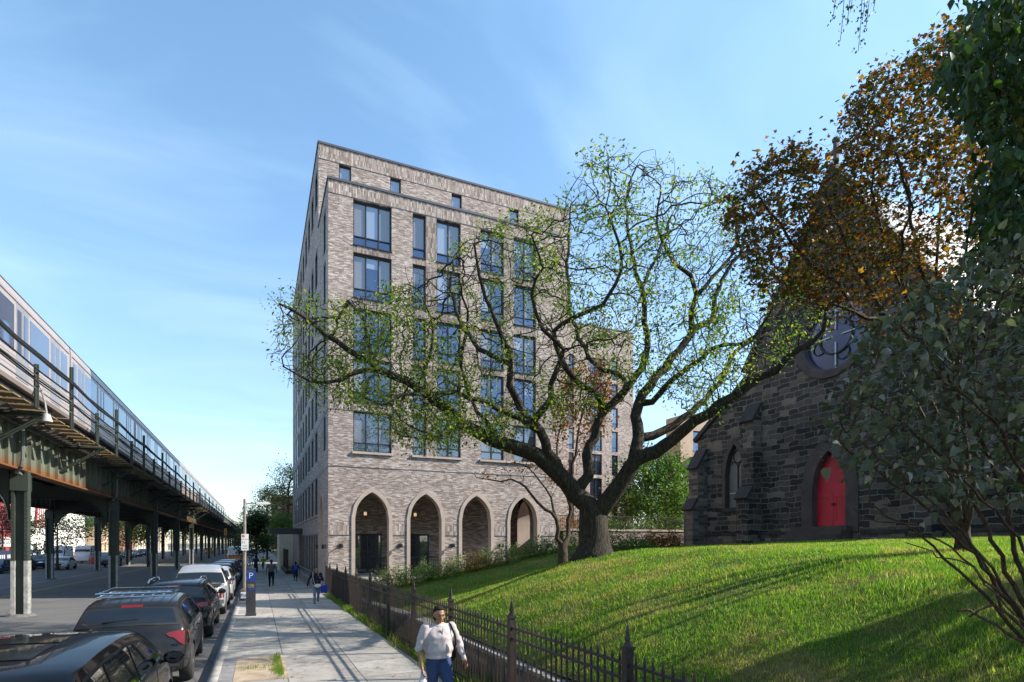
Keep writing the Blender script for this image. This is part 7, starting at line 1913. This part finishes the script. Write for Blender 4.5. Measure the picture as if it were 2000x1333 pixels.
text_mesh('banner_writing', 'EVERYTHING MUST GO', 1.0, M['black_ink'], bn, (XS + .09, 91.0, 3.02), (R(90), 0, R(90)))
rr_ = random.Random(8)
gd = [pbr('goods_' + n_, c, .6, var=.1) for n_, c in (('white', (.6, .6, .6)), ('red', (.5, .05, .05)), ('blue', (.06, .2, .45)), ('cream', (.6, .5, .3)))]
for k in range(14):
    m_ = MB(); y = 84 + .62 * k; m_.lathe([(.2, 0), (.2, .7), (.16, .75), (.08, .95), (.07, 1.05)], 10, (0, 0, 0)); o = m_.build('bottle_stand', gd[k % 4], smooth=True)
    o.location = (XS + .9, y, .05); tag(o, ('white', 'red', 'blue', 'cream')[k % 4] + ' bin in the coloured row outside the red shop', 'bin', 'coloured bins before the red shop')
wb_ = thing('white_building', 'large white painted wall building across the road behind the leafy young tree', 'building')
XW = -34.0; PWW = lambda a, d, z: (XW - d, a, z)
m_ = MB(); wins = [(104 + 5 * k, 106 + 5 * k, 1.2, 2.8) for k in range(5)]
wall_grid(m_, PWW, 102, 150, -.2, 11, wins); m_.quad((XW, 102, -.2), (XW - 14, 102, -.2), (XW - 14, 102, 11), (XW, 102, 11)); m_.quad((XW, 102, 11), (XW, 150, 11), (XW - 14, 150, 11), (XW - 14, 102, 11)); m_.build('wall', M['whitewall'], wb_)
for q in wins: window(PWW, *q, 2, trans=0, parent=wb_, dim=True)
m_ = MB(); m_.box(XW + .01, XW + .5, 102, 150, 10.6, 11.2); m_.build('cornice', M['paint_w'], wb_)
text_mesh('wall_letter', 'B', .9, pbr('wall_lettering', (.45, .45, .47), .6, var=0), wb_, (XW + .02, 103.6, 6.4), (R(90), 0, R(90)))
# banner with red and white stripes
fg = thing('flag', 'red and white striped flag hanging on the white wall', 'flag', (XW + .3, 122, 7.2)); m_ = MB(); m2 = MB()
for k in range(9): (m_ if k % 2 == 0 else m2).add([(0.02 * math.sin(k), -2.2 + .5 * k, 2.4 + .1 * k), (0.02, -1.7 + .5 * k, 2.4 + .1 * k), (.05, -2.5 + .5 * k, -1.6), (.05, -3.0 + .5 * k, -1.6)], [(0, 1, 2, 3)])
m_.build('red_stripes', pbr('flag_red', (.5, .04, .06), .7, var=0), fg); m2.build('white_stripes', M['white_sign'], fg)
m_ = MB(); m_.bar((-.25, -2.3, 2.45), (-.25, 2.6, 3.5), .06); m_.build('flag_pole', M['galv'], fg)
bf = thing('blue_fence', 'dark blue board fence with white lettering band before the white building', 'fence', (0, 0, 0))
m_ = MB(); m_.box(-28.1, -28.0, 76, 101, .0, 1.95); m_.build('boards', pbr('dark_blue_board', (.02, .03, .07), .6, var=.2), bf)
m_ = MB(); [m_.box(-27.99, -27.98, 77 + .55 * k, 77.3 + .55 * k, 1.0, 1.45) for k in range(40) if k % 8 != 5]; o = m_.build('white_marks', M['white_sign'], bf)
tl = thing('street_lamp', 'dark lamp post with a round lantern before the white wall', 'street lamp', (-27.2, 93.5, 0)); m_ = MB(); m_.lathe([(.1, 0), (.06, 4.6), (.05, 5.6)], 8); m_.bar((0, 0, 5.4), (0, -1.6, 5.4), .06); m_.build('post', M['iron'], tl); m_ = MB(); m_.ball((0, -1.7, 5.0), .32, .32, .36, 12, 8); m_.build('lantern', M['iron'], tl, smooth=True)
bar_ = MB(); bar_.lathe([(.42, 0), (.46, .1), (.4, .55), (.46, 1.0), (.42, 1.1)], 14); o = bar_.build('traffic_barrel', pbr('red_orange_barrel', (.45, .07, .03), .6, var=.2), smooth=True); o.location = (-21.4, 99, -.15); tag(o, 'red traffic barrel on the road before the second step van', 'barrel')
tan_c = [('tan_house', (.5, .36, .24), 'tan gabled house across the road behind the first step van'), ('brick_house', (.28, .12, .08), 'dark red brick house half hidden by trees across the road'), ('cream_house', (.62, .55, .42), 'cream house farther along across the road'), ('grey_house', (.3, .3, .32), 'grey house far along across the road'), ('beige_house', (.55, .44, .33), 'beige house farthest along across the road')]
for i, (nm, c, lab) in enumerate(tan_c):
    y0 = 152 + i * 22; h = (7.0, 9.0, 8.0, 10, 9)[i]; hs = thing(nm, lab, 'house'); PH = lambda a, d, z: (-32.0 - d, a, z); m_ = MB(); ws_ = [(y0 + 1.5 + 4 * k, y0 + 3 + 4 * k, z, z + 1.8) for k in range(4) for z in (1.0, 4.4)]
    wall_grid(m_, PH, y0, y0 + 18, -.2, h, ws_); m_.quad((-32, y0, -.2), (-44, y0, -.2), (-44, y0, h), (-32, y0, h)); m_.build('wall', pbr(nm + '_wall', c, .85, var=.1), hs)
    for q in ws_: window(PH, *q, 2, trans=0, parent=hs, dim=True)
    m_ = MB(); m_.prism([(-31.6, h), (-44.4, h), (-38, h + 3.2)], 'y', y0 - .3, y0 + 18.3); m_.build('roof', M['grey_metal'], hs)
rt_ = thing('brick_tower', 'red brick tower block far behind the tall street tree', 'tower', (0, 0, 0)); PT = frame_of('front', 260)
m_ = MB(); ws_ = [(7.5 + 4 * k, 9.2 + 4 * k, 4 + 3.2 * j, 5.8 + 3.2 * j) for k in range(4) for j in range(5)]; wall_grid(m_, PT, 5.5, 25, 0, 23, ws_); m_.quad((5.5, 260, 0), (5.5, 275, 0), (5.5, 275, 23), (5.5, 260, 23)); m_.build('wall', pbr('tower_brick', (.3, .1, .08), .85, var=.1), rt_)
for q in ws_: window(PT, *q, 1, trans=0, parent=rt_, dim=True)
mb_ = thing('motorcycle', 'parked black motorcycle by the fourth steel column', 'motorcycle', (-12.6, 84, -.15)); m_ = MB(); m_.lathe([(.22, -.05), (.3, -.05), (.3, .05), (.22, .05)], 16, (0, 0, .3), axis='x'); m_.build('wheel', M['tyre'], mb_); m_ = MB(); m_.lathe([(.22, -.06), (.3, -.06), (.3, .06), (.22, .06)], 16, (0, 1.35, .3), axis='x'); m_.build('wheel', M['tyre'], mb_)
m_ = MB(); m_.ball((0, .85, .75), .16, .35, .16); m_.ball((0, .4, .72), .15, .4, .09); m_.box(-.12, .12, .5, .95, .3, .62); m_.tube([(0, 0, .3), (0, .25, .95), (0, .3, 1.05)], .04, 6); m_.bar((-.35, .3, 1.05), (.35, .3, 1.05), .03); m_.build('frame', M['trim'], mb_, smooth=True)
